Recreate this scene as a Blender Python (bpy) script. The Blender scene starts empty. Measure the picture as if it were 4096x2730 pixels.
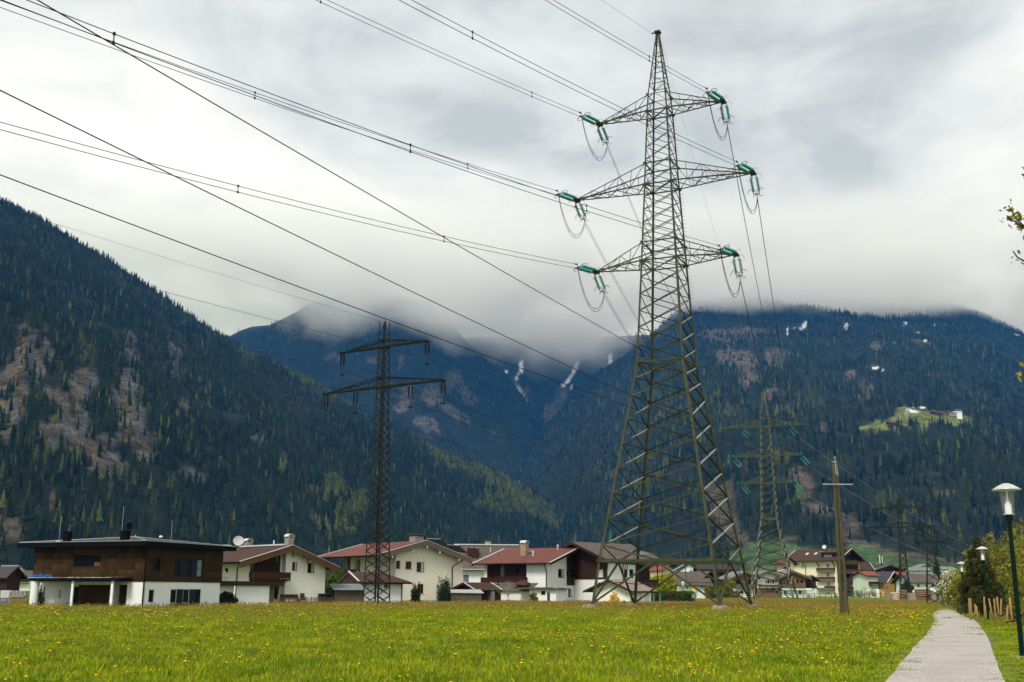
import bpy, bmesh, math, random
import numpy as np
from mathutils import Vector, Matrix, Euler, noise as mnoise

scene = bpy.context.scene
COL = scene.collection

# ------------------------------------------------------------------ camera
FPX, CX, CY = 4408.0, 2048.0, 1365.0          # focal length and centre in pixels of the 4096 wide photograph
HORIZON = 2372.0
PITCH = math.atan((HORIZON - CY) / FPX)
ROLL = math.radians(0.2)
EYE = 1.6
cam_data = bpy.data.cameras.new("camera")
cam_data.sensor_width = 36.0
cam_data.lens = FPX / 4096.0 * 36.0
cam_data.clip_start = 0.1
cam_data.clip_end = 60000.0
cam = bpy.data.objects.new("camera", cam_data)
COL.objects.link(cam)
cam.location = (0, 0, EYE)
_fw = Vector((0, math.cos(PITCH), math.sin(PITCH)))
_up0 = Vector((0, -math.sin(PITCH), math.cos(PITCH)))
_rt0 = Vector((1, 0, 0))
_up = _up0 * math.cos(ROLL) - _rt0 * math.sin(ROLL)
_rt = _rt0 * math.cos(ROLL) + _up0 * math.sin(ROLL)
_m = Matrix((_rt, _up, -_fw)).transposed()
cam.rotation_euler = _m.to_euler()
scene.camera = cam

# ------------------------------------------------------------------ light
SUN_EL, SUN_AZ = math.radians(48), math.radians(205)   # azimuth clockwise from +Y (north)
world = bpy.data.worlds.new("World")
scene.world = world
world.use_nodes = True
wn, wl = world.node_tree.nodes, world.node_tree.links
wn.clear()
w_out = wn.new("ShaderNodeOutputWorld")
w_bg = wn.new("ShaderNodeBackground")
w_bg.inputs[1].default_value = 1.0
wl.new(w_bg.outputs[0], w_out.inputs[0])
w_sky = wn.new("ShaderNodeTexSky")
w_sky.sky_type = 'NISHITA'
w_sky.sun_disc = False
w_sky.sun_elevation = SUN_EL
w_sky.sun_rotation = SUN_AZ
w_skys = wn.new("ShaderNodeVectorMath"); w_skys.operation = 'SCALE'; w_skys.inputs[3].default_value = 0.08
wl.new(w_sky.outputs[0], w_skys.inputs[0])
w_tc = wn.new("ShaderNodeTexCoord")
w_sep = wn.new("ShaderNodeSeparateXYZ")
wl.new(w_tc.outputs['Generated'], w_sep.inputs[0])
def wmath(op, a, b=None, c=None, clamp=False):
    n = wn.new("ShaderNodeMath"); n.operation = op; n.use_clamp = clamp
    for i, v in enumerate((a, b, c)):
        if v is None: continue
        if isinstance(v, (int, float)): n.inputs[i].default_value = v
        else: wl.new(v, n.inputs[i])
    return n.outputs[0]
_zc = wmath('ADD', wmath('MAXIMUM', w_sep.outputs[2], 0.0), 0.16)   # cloud ceiling: a plane seen in perspective
w_cmb = wn.new("ShaderNodeCombineXYZ")
wl.new(wmath('DIVIDE', w_sep.outputs[0], _zc), w_cmb.inputs[0])
wl.new(wmath('DIVIDE', w_sep.outputs[1], _zc), w_cmb.inputs[1])
w_cmb.inputs[2].default_value = 3.7
def wnoise(scale, detail, rough, dist=0.0, off=0.0):
    n = wn.new("ShaderNodeTexNoise")
    n.inputs['Scale'].default_value = scale; n.inputs['Detail'].default_value = detail
    n.inputs['Roughness'].default_value = rough; n.inputs['Distortion'].default_value = dist
    mp = wn.new("ShaderNodeMapping"); mp.inputs['Location'].default_value = (off, off * 1.7, off * .3)
    wl.new(w_cmb.outputs[0], mp.inputs[0]); wl.new(mp.outputs[0], n.inputs['Vector'])
    return n.outputs[0]
_n1 = wnoise(1.25, 9.0, 0.5, 0.3, 4.1)
_n2 = wnoise(4.0, 8.0, 0.58, 0.4, 11.0)
_mix = wmath('ADD', wmath('MULTIPLY', _n1, 0.62), wmath('MULTIPLY', _n2, 0.38))
w_ramp = wn.new("ShaderNodeValToRGB")
wl.new(_mix, w_ramp.inputs[0])
cr = w_ramp.color_ramp
cr.elements[0].position = 0.36; cr.elements[0].color = (0.27, 0.29, 0.30, 1)
cr.elements[1].position = 0.60; cr.elements[1].color = (0.52, 0.525, 0.52, 1)
e = cr.elements.new(0.44); e.color = (0.365, 0.385, 0.39, 1)
e = cr.elements.new(0.52); e.color = (0.44, 0.452, 0.452, 1)
w_low = wn.new("ShaderNodeMix"); w_low.data_type = 'RGBA'
w_low.inputs[6].default_value = (0.44, 0.45, 0.455, 1)        # duller, even cloud towards the horizon
wl.new(w_ramp.outputs[0], w_low.inputs[7])
wl.new(wmath('MULTIPLY_ADD', w_sep.outputs[2], 8.0, -1.6, clamp=True), w_low.inputs[0])
w_cover = wn.new("ShaderNodeMix"); w_cover.data_type = 'RGBA'
w_cover.inputs[0].default_value = 0.96
wl.new(w_skys.outputs[0], w_cover.inputs[6]); wl.new(w_low.outputs[2], w_cover.inputs[7])
wl.new(w_cover.outputs[2], w_bg.inputs[0])

sun_data = bpy.data.lights.new("sun", 'SUN')
sun_data.energy = 1.5
sun_data.angle = math.radians(18)
sun_data.color = (1.0, 0.96, 0.9)
sun = bpy.data.objects.new("sun", sun_data)
COL.objects.link(sun)
_sd = Vector((math.sin(SUN_AZ) * math.cos(SUN_EL), math.cos(SUN_AZ) * math.cos(SUN_EL), math.sin(SUN_EL)))
sun.rotation_euler = _sd.to_track_quat('Z', 'Y').to_euler()

vs = scene.view_settings
vs.view_transform = 'Standard'; vs.look = 'None'; vs.exposure = 1.08; vs.gamma = 1.0
try: vs.use_curve_mapping = False
except Exception: pass
scene.render.engine = 'CYCLES'
cy = scene.cycles
cy.use_denoising = True
try: cy.denoiser = 'OPENIMAGEDENOISE'
except Exception: pass
cy.max_bounces = 12; cy.diffuse_bounces = 2; cy.glossy_bounces = 2; cy.transmission_bounces = 4
cy.transparent_max_bounces = 6; cy.volume_bounces = 12
cy.volume_step_rate = 1.0; cy.volume_max_steps = 128
cy.use_adaptive_sampling = True; cy.adaptive_threshold = 0.02

# ------------------------------------------------------------------ picture <-> place
def ray(px, py):
    return _fw + _rt * ((px - CX) / FPX) + _up * ((CY - py) / FPX)
def at(px, py, Y):
    d = ray(px, py); return Vector((0, 0, EYE)) + d * (Y / d.y)
def gnd(px, py, z=0.0):
    d = ray(px, py); return Vector((0, 0, EYE)) + d * ((z - EYE) / d.z)
def toplane(px, py, P, n):
    d = ray(px, py); o = Vector((0, 0, EYE)); return o + d * ((P - o).dot(n) / d.dot(n))
def proj(x, y, z):                       # numpy arrays -> photograph pixels
    dz = z - EYE
    f = y * _fw.y + dz * _fw.z
    r = x * _rt.x + y * _rt.y + dz * _rt.z
    u = x * _up.x + y * _up.y + dz * _up.z
    f = np.where(f > 1e-3, f, 1e-3)
    return CX + FPX * r / f, CY - FPX * u / f

# ------------------------------------------------------------------ numpy value noise
def _hash2(ix, iy, seed):
    h = (ix.astype(np.int64) * 374761393 + iy.astype(np.int64) * 668265263 + seed * 2147483647) & 0xFFFFFFFF
    h = ((h ^ (h >> 13)) * 1274126177) & 0xFFFFFFFF
    return ((h ^ (h >> 16)) & 0xFFFFFF) / float(0xFFFFFF)
def vnoise(x, y, seed=0):
    ix, iy = np.floor(x), np.floor(y)
    fx, fy = x - ix, y - iy
    fx = fx * fx * (3 - 2 * fx); fy = fy * fy * (3 - 2 * fy)
    a = _hash2(ix, iy, seed); b = _hash2(ix + 1, iy, seed); c = _hash2(ix, iy + 1, seed); d = _hash2(ix + 1, iy + 1, seed)
    return (a + (b - a) * fx) * (1 - fy) + (c + (d - c) * fx) * fy
def fbm(x, y, seed=0, octv=5, lac=2.03, gain=.5):
    s = 0; amp = 1; tot = 0
    for o in range(octv):
        s = s + amp * (vnoise(x, y, seed + o * 17) * 2 - 1); tot += amp
        x = x * lac + 13.7; y = y * lac + 7.1; amp *= gain
    return s / tot
def ridged(x, y, seed=0, octv=4):
    s = 0; amp = 1; tot = 0
    for o in range(octv):
        s = s + amp * (1 - np.abs(vnoise(x, y, seed + o * 31) * 2 - 1)); tot += amp
        x = x * 2.1 + 5.3; y = y * 2.1 + 9.1; amp *= .5
    return s / tot
def sstep(a, b, x):
    t = np.clip((x - a) / (b - a), 0, 1); return t * t * (3 - 2 * t)

# ------------------------------------------------------------------ object bookkeeping
def tag(o, label=None, cat=None, group=None, kind=None):
    if label: o["label"] = label
    if cat: o["category"] = cat
    if group: o["group"] = group
    if kind: o["kind"] = kind
    return o
def empty(name, loc=(0, 0, 0), rz=0.0, label=None, cat=None, group=None, parent=None):
    o = bpy.data.objects.new(name, None); COL.objects.link(o)
    o.location = loc; o.rotation_euler = (0, 0, rz); o.empty_display_size = .3
    if parent: o.parent = parent
    return tag(o, label, cat, group)
def copy_tree(o, parent=None, loc=None, rz=None):
    c = o.copy(); COL.objects.link(c); c.parent = parent
    if loc is not None: c.location = loc
    if rz is not None: c.rotation_euler = (0, 0, rz)
    for ch in list(o.children): copy_tree(ch, c)
    return c

# ------------------------------------------------------------------ materials
def _mat(name):
    m = bpy.data.materials.new(name); m.use_nodes = True
    return m, m.node_tree.nodes, m.node_tree.links, m.node_tree.nodes["Principled BSDF"]
def mat_noise(name, c1, c2, scale=4.0, detail=5.0, rough=.8, bump=0.0, metallic=0.0, stretch=(1, 1, 1), spread=.22, spec=.3, rand=0.0, coat=0):
    m, n, l, b = _mat(name)
    tc = n.new("ShaderNodeTexCoord"); mp = n.new("ShaderNodeMapping"); mp.inputs['Scale'].default_value = stretch
    l.new(tc.outputs['Object'], mp.inputs[0])
    t = n.new("ShaderNodeTexNoise"); t.inputs['Scale'].default_value = scale; t.inputs['Detail'].default_value = detail
    t.inputs['Roughness'].default_value = .6
    l.new(mp.outputs[0], t.inputs['Vector'])
    r = n.new("ShaderNodeValToRGB"); l.new(t.outputs[0], r.inputs[0])
    r.color_ramp.elements[0].position = .5 - spread; r.color_ramp.elements[0].color = (*c1, 1)
    r.color_ramp.elements[1].position = .5 + spread; r.color_ramp.elements[1].color = (*c2, 1)
    col = r.outputs[0]
    if rand > 0:
        oi = n.new("ShaderNodeObjectInfo"); hs = n.new("ShaderNodeHueSaturation")
        mr = n.new("ShaderNodeMapRange"); mr.inputs[3].default_value = 1 - rand; mr.inputs[4].default_value = 1 + rand
        l.new(oi.outputs['Random'], mr.inputs[0]); l.new(mr.outputs[0], hs.inputs['Value']); l.new(col, hs.inputs['Color'])
        col = hs.outputs[0]
    l.new(col, b.inputs['Base Color'])
    b.inputs['Roughness'].default_value = rough; b.inputs['Metallic'].default_value = metallic
    b.inputs['Specular IOR Level'].default_value = spec
    if bump > 0:
        bp = n.new("ShaderNodeBump"); bp.inputs['Strength'].default_value = bump; bp.inputs['Distance'].default_value = .02
        l.new(t.outputs[0], bp.inputs['Height']); l.new(bp.outputs[0], b.inputs['Normal'])
    return m
def mat_plain(name, c, rough=.6, metallic=0.0, spec=.3):
    return mat_noise(name, tuple(x * .88 for x in c), tuple(min(1, x * 1.08) for x in c), 3.0, 4.0, rough, 0, metallic, spec=spec)

# ------------------------------------------------------------------ mesh builder
class MB:
    def __init__(s): s.v = []; s.f = []; s.m = []
    def add(s, vs, fs, mi=0):
        b = len(s.v); s.v.extend([tuple(v) for v in vs]); s.f.extend([tuple(b + i for i in f) for f in fs]); s.m.extend([mi] * len(fs)); return s
    def box(s, x0, x1, y0, y1, z0, z1, mi=0):
        return s.add([(x0, y0, z0), (x1, y0, z0), (x1, y1, z0), (x0, y1, z0), (x0, y0, z1), (x1, y0, z1), (x1, y1, z1), (x0, y1, z1)],
                     [(0, 3, 2, 1), (4, 5, 6, 7), (0, 1, 5, 4), (1, 2, 6, 5), (2, 3, 7, 6), (3, 0, 4, 7)], mi)
    def quad(s, a, b, c, d, mi=0): return s.add([a, b, c, d], [(0, 1, 2, 3)], mi)
    def poly(s, pts, mi=0): return s.add(pts, [tuple(range(len(pts)))], mi)
    def slab(s, pts, off, mi=0):      # polygon extruded by a vector
        n = len(pts); pts = [Vector(p) for p in pts]; off = Vector(off)
        fs = [tuple(range(n)), tuple(range(2 * n - 1, n - 1, -1))] + [(i, i + n, (i + 1) % n + n, (i + 1) % n) for i in range(n)]
        return s.add(pts + [p + off for p in pts], fs, mi)
    def beam(s, a, b, w, h=None, up=(0, 0, 1), mi=0):
        h = h or w; a = Vector(a); b = Vector(b); d = (b - a).normalized(); u = Vector(up)
        if abs(d.dot(u)) > .97: u = Vector((1, 0, 0))
        r = d.cross(u).normalized(); u = r.cross(d).normalized()
        r = r * (w / 2); u = u * (h / 2)
        return s.add([a - r - u, a + r - u, a + r + u, a - r + u, b - r - u, b + r - u, b + r + u, b - r + u],
                     [(0, 1, 2, 3), (7, 6, 5, 4), (0, 4, 5, 1), (1, 5, 6, 2), (2, 6, 7, 3), (3, 7, 4, 0)], mi)
    def angle(s, a, b, w, t, n1, n2, mi=0):   # L section: two thin legs along n1 and n2
        a = Vector(a); b = Vector(b); d = (b - a).normalized()
        n1 = Vector(n1); n1 = (n1 - d * n1.dot(d)).normalized()
        n2 = Vector(n2); n2 = (n2 - d * n2.dot(d)); n2 = (n2 - n1 * n2.dot(n1)).normalized()
        for p, q in ((n1 * w, n2 * t), (n2 * w, n1 * t)):
            s.add([a, a + p, a + p + q, a + q, b, b + p, b + p + q, b + q],
                  [(0, 1, 2, 3), (7, 6, 5, 4), (0, 4, 5, 1), (1, 5, 6, 2), (2, 6, 7, 3), (3, 7, 4, 0)], mi)
        return s
    def tube(s, pts, r, n=6, mi=0, cap=True):
        pts = [Vector(p) for p in pts]; k = len(pts); rr = r if isinstance(r, (list, tuple)) else [r] * k
        vs = []; prev = None
        for i, p in enumerate(pts):
            d = (pts[min(i + 1, k - 1)] - pts[max(i - 1, 0)]).normalized()
            if prev is None:
                u = Vector((0, 0, 1)) if abs(d.z) < .9 else Vector((1, 0, 0))
                u = (u - d * u.dot(d)).normalized()
            else:
                u = (prev - d * prev.dot(d)).normalized()
            prev = u; w = d.cross(u)
            for j in range(n):
                a = 2 * math.pi * j / n; vs.append(p + (u * math.cos(a) + w * math.sin(a)) * rr[i])
        fs = [(i * n + j, i * n + (j + 1) % n, (i + 1) * n + (j + 1) % n, (i + 1) * n + j) for i in range(k - 1) for j in range(n)]
        if cap: fs += [tuple(range(n - 1, -1, -1)), tuple((k - 1) * n + j for j in range(n))]
        return s.add(vs, fs, mi)
    def lathe(s, prof, c=(0, 0, 0), n=16, mi=0, axis=None):
        c = Vector(c); vs = []
        for r, z in prof:
            for j in range(n):
                a = 2 * math.pi * j / n; vs.append(c + Vector((r * math.cos(a), r * math.sin(a), z)))
        k = len(prof)
        fs = [(i * n + j, i * n + (j + 1) % n, (i + 1) * n + (j + 1) % n, (i + 1) * n + j) for i in range(k - 1) for j in range(n)]
        return s.add(vs, fs, mi)
    def mesh(s, name, mats, smooth=False):
        me = bpy.data.meshes.new(name); me.from_pydata(s.v, [], s.f)
        for m in (mats if isinstance(mats, (list, tuple)) else [mats]): me.materials.append(m)
        me.polygons.foreach_set("material_index", s.m)
        if smooth: me.polygons.foreach_set("use_smooth", [True] * len(s.f))
        me.update(); return me
    def build(s, name, mats, parent=None, smooth=False, **kw):
        o = bpy.data.objects.new(name, s.mesh(name, mats, smooth)); COL.objects.link(o)
        if parent: o.parent = parent
        return tag(o, **kw)
def inst(me, name, parent=None, loc=(0, 0, 0), rot=None, **kw):
    o = bpy.data.objects.new(name, me); COL.objects.link(o); o.location = loc
    if rot is not None: o.rotation_euler = rot
    if parent: o.parent = parent
    return tag(o, **kw)

# ------------------------------------------------------------------ scattering of uncountable stuff
def scatter(name, pts, rotz, scl, protos, which, mat=None, label=None, cat=None, tilt=None):
    me = bpy.data.meshes.new(name); n = len(pts)
    me.vertices.add(n); me.vertices.foreach_set("co", np.asarray(pts, dtype=np.float32).ravel())
    a = me.attributes.new("rot", 'FLOAT_VECTOR', 'POINT')
    rv = np.zeros((n, 3), dtype=np.float32); rv[:, 2] = rotz
    if tilt is not None: rv[:, 0] = tilt[0]; rv[:, 1] = tilt[1]
    a.data.foreach_set("vector", rv.ravel())
    a = me.attributes.new("scl", 'FLOAT_VECTOR', 'POINT'); s3 = np.asarray(scl, dtype=np.float32)
    if s3.ndim == 1: s3 = np.repeat(s3[:, None], 3, 1)
    a.data.foreach_set("vector", s3.ravel())
    a = me.attributes.new("idx", 'INT', 'POINT'); a.data.foreach_set("value", np.asarray(which, dtype=np.int32))
    me.update()
    o = bpy.data.objects.new(name, me); COL.objects.link(o)
    ng = bpy.data.node_groups.new(name, 'GeometryNodeTree')
    ng.interface.new_socket("Geometry", in_out='INPUT', socket_type='NodeSocketGeometry')
    ng.interface.new_socket("Geometry", in_out='OUTPUT', socket_type='NodeSocketGeometry')
    N, L = ng.nodes, ng.links
    gi, go = N.new("NodeGroupInput"), N.new("NodeGroupOutput")
    ip = N.new("GeometryNodeInstanceOnPoints"); ip.inputs['Pick Instance'].default_value = True
    gg = N.new("GeometryNodeGeometryToInstance")
    for p in reversed(protos):
        oi = N.new("GeometryNodeObjectInfo"); oi.inputs['Object'].default_value = p; oi.inputs['As Instance'].default_value = False
        L.new(oi.outputs['Geometry'], gg.inputs[0])
    def na(nm, t):
        x = N.new("GeometryNodeInputNamedAttribute"); x.data_type = t; x.inputs[0].default_value = nm; return x.outputs[0]
    L.new(gi.outputs[0], ip.inputs['Points']); L.new(gg.outputs[0], ip.inputs['Instance'])
    L.new(na("idx", 'INT'), ip.inputs['Instance Index']); L.new(na("rot", 'FLOAT_VECTOR'), ip.inputs['Rotation'])
    L.new(na("scl", 'FLOAT_VECTOR'), ip.inputs['Scale']); L.new(ip.outputs[0], go.inputs[0])
    md = o.modifiers.new("scatter", 'NODES'); md.node_group = ng
    return tag(o, label, cat, None, 'stuff')
# ================================================================== LAND
rng = np.random.default_rng(7)
random.seed(7)

def groundz(x, y):
    x = np.asarray(x, float); y = np.asarray(y, float)
    z = 0.9 * sstep(250, 420, y) + 5.0 * sstep(480, 900, y) * 0
    z = z + 0.05 * fbm(x / 9, y / 9, 3, 3) * sstep(10, 40, y)
    rightdrop = sstep(2.4, 6.0, x - np.interp(y, [0, 21, 60, 110, 200], [11.2, 11.2, 24.5, 43.0, 80.0])) * sstep(50, 95, y) * (1 - sstep(230, 300, y))
    return z - .5 * rightdrop
def gz(x, y): return float(groundz(np.array([x]), np.array([y]))[0])

# ---------------- the valley floor: one sheet to the mountains and behind the camera
def grid_mesh(name, X, Y, Z, mats, smooth=True, attrs=None):
    ny, nx = X.shape
    me = bpy.data.meshes.new(name)
    co = np.stack([X, Y, Z], -1).reshape(-1, 3).astype(np.float32)
    i = np.arange(nx - 1); j = np.arange(ny - 1); I, J = np.meshgrid(i, j)
    a = (J * nx + I).ravel()
    fs = np.stack([a, a + 1, a + nx + 1, a + nx], -1).astype(np.int32)
    me.vertices.add(len(co)); me.vertices.foreach_set("co", co.ravel())
    me.loops.add(fs.size); me.loops.foreach_set("vertex_index", fs.ravel())
    me.polygons.add(len(fs)); me.polygons.foreach_set("loop_start", np.arange(0, fs.size, 4, dtype=np.int32))
    me.update(calc_edges=True); me.validate()
    me.polygons.foreach_set("use_smooth", [smooth] * len(me.polygons))
    for m in mats: me.materials.append(m)
    for k, v in (attrs or {}).items():
        v = np.asarray(v, dtype=np.float32)
        if v.ndim == 3:
            at_ = me.color_attributes.new(k, 'FLOAT_COLOR', 'POINT')
            c4 = np.concatenate([v.reshape(-1, 3), np.ones((co.shape[0], 1), np.float32)], 1)
            at_.data.foreach_set("color", c4.ravel())
        else:
            at_ = me.attributes.new(k, 'FLOAT', 'POINT'); at_.data.foreach_set("value", v.ravel())
    o = bpy.data.objects.new(name, me); COL.objects.link(o)
    return o

m_meadow, n, l, b = _mat("meadow_soil_and_sward")
geo = n.new("ShaderNodeNewGeometry")
t1 = n.new("ShaderNodeTexNoise"); t1.inputs['Scale'].default_value = .12; t1.inputs['Detail'].default_value = 6
t2 = n.new("ShaderNodeTexNoise"); t2.inputs['Scale'].default_value = 3.0; t2.inputs['Detail'].default_value = 6
l.new(geo.outputs['Position'], t1.inputs['Vector']); l.new(geo.outputs['Position'], t2.inputs['Vector'])
r1 = n.new("ShaderNodeValToRGB"); l.new(t2.outputs[0], r1.inputs[0])
r1.color_ramp.elements[0].position = .35; r1.color_ramp.elements[0].color = (.06, .10, .010, 1)
r1.color_ramp.elements[1].position = .65; r1.color_ramp.elements[1].color = (.17, .22, .016, 1)
mx = n.new("ShaderNodeMix"); mx.data_type = 'RGBA'; mx.blend_type = 'MIX'
r2 = n.new("ShaderNodeValToRGB"); l.new(t1.outputs[0], r2.inputs[0])
r2.color_ramp.elements[0].position = .4; r2.color_ramp.elements[0].color = (0, 0, 0, 1)
r2.color_ramp.elements[1].position = .7; r2.color_ramp.elements[1].color = (.5, .5, .5, 1)
l.new(r2.outputs[0], mx.inputs[0]); l.new(r1.outputs[0], mx.inputs[6]); mx.inputs[7].default_value = (.17, .16, .03, 1)
sepy = n.new("ShaderNodeSeparateXYZ"); l.new(geo.outputs['Position'], sepy.inputs[0])
mr = n.new("ShaderNodeMapRange"); mr.inputs[1].default_value = 268; mr.inputs[2].default_value = 276; l.new(sepy.outputs[1], mr.inputs[0])
mx2 = n.new("ShaderNodeMix"); mx2.data_type = 'RGBA'; l.new(mr.outputs[0], mx2.inputs[0]); l.new(mx.outputs[2], mx2.inputs[6])
mx2.inputs[7].default_value = (.085, .19, .012, 1)
l.new(mx2.outputs[2], b.inputs['Base Color']); b.inputs['Roughness'].default_value = .95; b.inputs['Specular IOR Level'].default_value = .1

ys = np.concatenate([np.linspace(-400, 10, 8), np.linspace(14, 120, 107), np.linspace(123, 460, 110), np.linspace(480, 12000, 20)])
xs = np.concatenate([np.linspace(-9000, -300, 10), np.linspace(-280, -60, 22), np.linspace(-58, 120, 150), np.linspace(125, 300, 25), np.linspace(350, 9000, 10)])
X, Y = np.meshgrid(xs, ys)
tag(grid_mesh("ground", X, Y, groundz(X, Y), [m_meadow]), kind='structure')

# ---------------- mountains
def blob(px, py, cx, cyy, rx, ry, ang=0, nz=None):
    a = math.radians(ang); dx, dy = px - cx, py - cyy
    u = (dx * math.cos(a) + dy * math.sin(a)) / rx; v = (-dx * math.sin(a) + dy * math.cos(a)) / ry
    d = np.sqrt(u * u + v * v)
    if nz is not None: d = d + nz
    return 1 - sstep(.75, 1.1, d)

# surface features: (kind, centre px, centre py, rx, ry, angle)
ROCK, GRASS, SNOW, MEADOW, LIGHT = 0, 1, 2, 3, 4
FEAT = {
 'left': [
  (ROCK, 40, 1600, 75, 190, 10), (ROCK, 120, 1420, 90, 110, 0), (ROCK, 300, 1730, 75, 190, -30), (ROCK, 410, 1830, 70, 150, -38),
  (ROCK, 525, 1650, 62, 190, -8), (ROCK, 590, 1790, 55, 110, -12), (ROCK, 520, 1440, 45, 110, 0), (ROCK, 700, 1440, 40, 70, 10), (ROCK, 330, 1560, 55, 120, 0),
  (ROCK, 735, 1620, 42, 35, 20), (ROCK, 775, 1910, 70, 32, 10), (ROCK, 875, 1850, 10, 30, 20), (ROCK, 200, 1750, 80, 50, 30),
  (GRASS, 20, 2090, 75, 60, 35), (ROCK, 210, 1990, 14, 50, 0), (ROCK, 1130, 1850, 22, 40, 0), (ROCK, 1040, 1750, 30, 20, 0),
  (GRASS, 2270, 2105, 95, 40, 32), (GRASS, 1240, 1955, 40, 18, 30), (GRASS, 1290, 2090, 55, 28, 40),
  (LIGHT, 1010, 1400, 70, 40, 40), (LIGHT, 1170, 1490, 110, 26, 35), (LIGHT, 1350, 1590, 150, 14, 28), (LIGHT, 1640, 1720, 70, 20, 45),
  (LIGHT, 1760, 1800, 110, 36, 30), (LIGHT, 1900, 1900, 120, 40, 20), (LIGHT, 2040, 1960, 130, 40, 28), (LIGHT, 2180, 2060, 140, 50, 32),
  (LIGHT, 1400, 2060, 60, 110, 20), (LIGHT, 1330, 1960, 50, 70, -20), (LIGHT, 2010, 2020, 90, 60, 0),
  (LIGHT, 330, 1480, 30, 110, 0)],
 'peak': [
  (GRASS, 1190, 1280, 110, 42, -8), (GRASS, 1270, 1330, 60, 34, 20), (GRASS, 1440, 1310, 60, 34, 0), (GRASS, 1810, 1520, 40, 45, 30), (GRASS, 1862, 1570, 22, 42, -10), (GRASS, 1730, 1580, 40, 45, 35),
  (GRASS, 1900, 1600, 22, 24, 30), (ROCK, 1700, 1700, 62, 32, 38), (GRASS, 1800, 1640, 75, 20, 35), (GRASS, 1600, 1450, 14, 30, 0), (GRASS, 1330, 1430, 30, 20, 0), (GRASS, 1480, 1440, 25, 14, 30),
  (GRASS, 1620, 1600, 30, 60, 20)],
 'back': [
  (SNOW, 2085, 1470, 9, 26, 0), (SNOW, 2072, 1505, 6, 16, 20), (SNOW, 2022, 1490, 7, 12, 20), (SNOW, 2300, 1475, 9, 34, 22), (SNOW, 2272, 1522, 9, 22, 30), (SNOW, 2253, 1540, 8, 8, 0), (SNOW, 2283, 1548, 4, 9, 0), (SNOW, 2440, 1440, 10, 28, 0),
  (GRASS, 2235, 1600, 22, 66, 24), (GRASS, 2200, 1650, 26, 38, 30), (GRASS, 2085, 1590, 26, 66, -28), (SNOW, 2080, 1560, 5, 30, -35), (SNOW, 2104, 1625, 4, 30, 0), (SNOW, 2093, 1665, 5, 38, 12), (SNOW, 2085, 1740, 5, 34, 10), (GRASS, 2092, 1680, 14, 110, 8), (GRASS, 2060, 1800, 18, 26, 10)],
 'right': [
  (GRASS, 2960, 1440, 130, 44, 5), (GRASS, 2900, 1340, 110, 26, 0), (GRASS, 3040, 1330, 90, 18, 5), (GRASS, 3110, 1425, 60, 30, 0), (GRASS, 2990, 1510, 42, 60, -40), (GRASS, 3080, 1570, 35, 40, -30), (ROCK, 2950, 1460, 60, 18, 5),
  (SNOW, 3218, 1300, 11, 18, 20), (SNOW, 3190, 1316, 20, 5, 0), (SNOW, 3385, 1305, 7, 11, 0), (SNOW, 3150, 1330, 5, 20, 0), (SNOW, 3500, 1474, 17, 4, 4), (SNOW, 3524, 1478, 12, 4, 22), (SNOW, 3490, 1340, 6, 5, 0), (SNOW, 3740, 1300, 14, 5, 10), (SNOW, 3670, 1333, 8, 5, 0), (SNOW, 3620, 1295, 14, 6, 0), (SNOW, 4066, 1340, 18, 4, 18), (SNOW, 3700, 1365, 8, 6, 0),
  (GRASS, 3400, 1503, 26, 18, -30), (GRASS, 3455, 1575, 42, 42, 10), (GRASS, 3500, 1470, 32, 9, 4), (GRASS, 3580, 1375, 28, 9, 10), (GRASS, 3680, 1370, 50, 10, 10), (GRASS, 3710, 1445, 22, 14, 0), (GRASS, 3510, 1395, 20, 30, -20),
  (MEADOW, 3620, 1690, 140, 24, -6), (MEADOW, 3560, 1700, 120, 20, -12), (MEADOW, 3640, 1650, 60, 26, 0), (MEADOW, 3780, 1672, 110, 24, 10), (MEADOW, 3480, 1710, 60, 12, -10), (MEADOW, 3690, 1700, 30, 18, 0),
  (SNOW, 3640, 1637, 26, 3.5, -14), (SNOW, 3690, 1631, 14, 4, 0), (SNOW, 3655, 1646, 24, 3.5, 6), (SNOW, 3640, 1651, 12, 3, 0), (SNOW, 3625, 1642, 8, 5, -20), (SNOW, 3885, 1657, 8, 2, 0),
  (GRASS, 2910, 1640, 20, 26, 0), (GRASS, 2960, 1860, 60, 18, -8), (GRASS, 3110, 1830, 40, 20, 10), (GRASS, 3200, 1930, 45, 70, -30), (GRASS, 3280, 2040, 70, 28, 10), (GRASS, 3290, 1700, 14, 20, 0),
  (GRASS, 2880, 1990, 62, 75, 0), (GRASS, 2905, 2090, 40, 70, -15), (GRASS, 2960, 2150, 30, 60, -30), (GRASS, 3770, 1978, 55, 16, 0), (GRASS, 3140, 2160, 55, 15, -14), (GRASS, 3400, 2110, 50, 42, 30), (GRASS, 3450, 2180, 70, 18, 12), (GRASS, 3850, 1900, 16, 12, 0),
  (GRASS, 2990, 2175, 70, 14, 0), (GRASS, 3550, 2210, 160, 12, 6), (GRASS, 3750, 2245, 120, 12, 4),
  (LIGHT, 3180, 2000, 60, 70, 20), (LIGHT, 3560, 2010, 90, 60, 30), (LIGHT, 3350, 1880, 60, 40, 0), (LIGHT, 3600, 2060, 60, 50, 0), (LIGHT, 2700, 2000, 200, 90, 0), (LIGHT, 3250, 1590, 60, 50, 0), (LIGHT, 2520, 1900, 160, 110, 0), (LIGHT, 3850, 1560, 160, 26, 20), (LIGHT, 3150, 1660, 90, 50, 0), (LIGHT, 2700, 1690, 300, 110, 0)],
}
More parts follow.
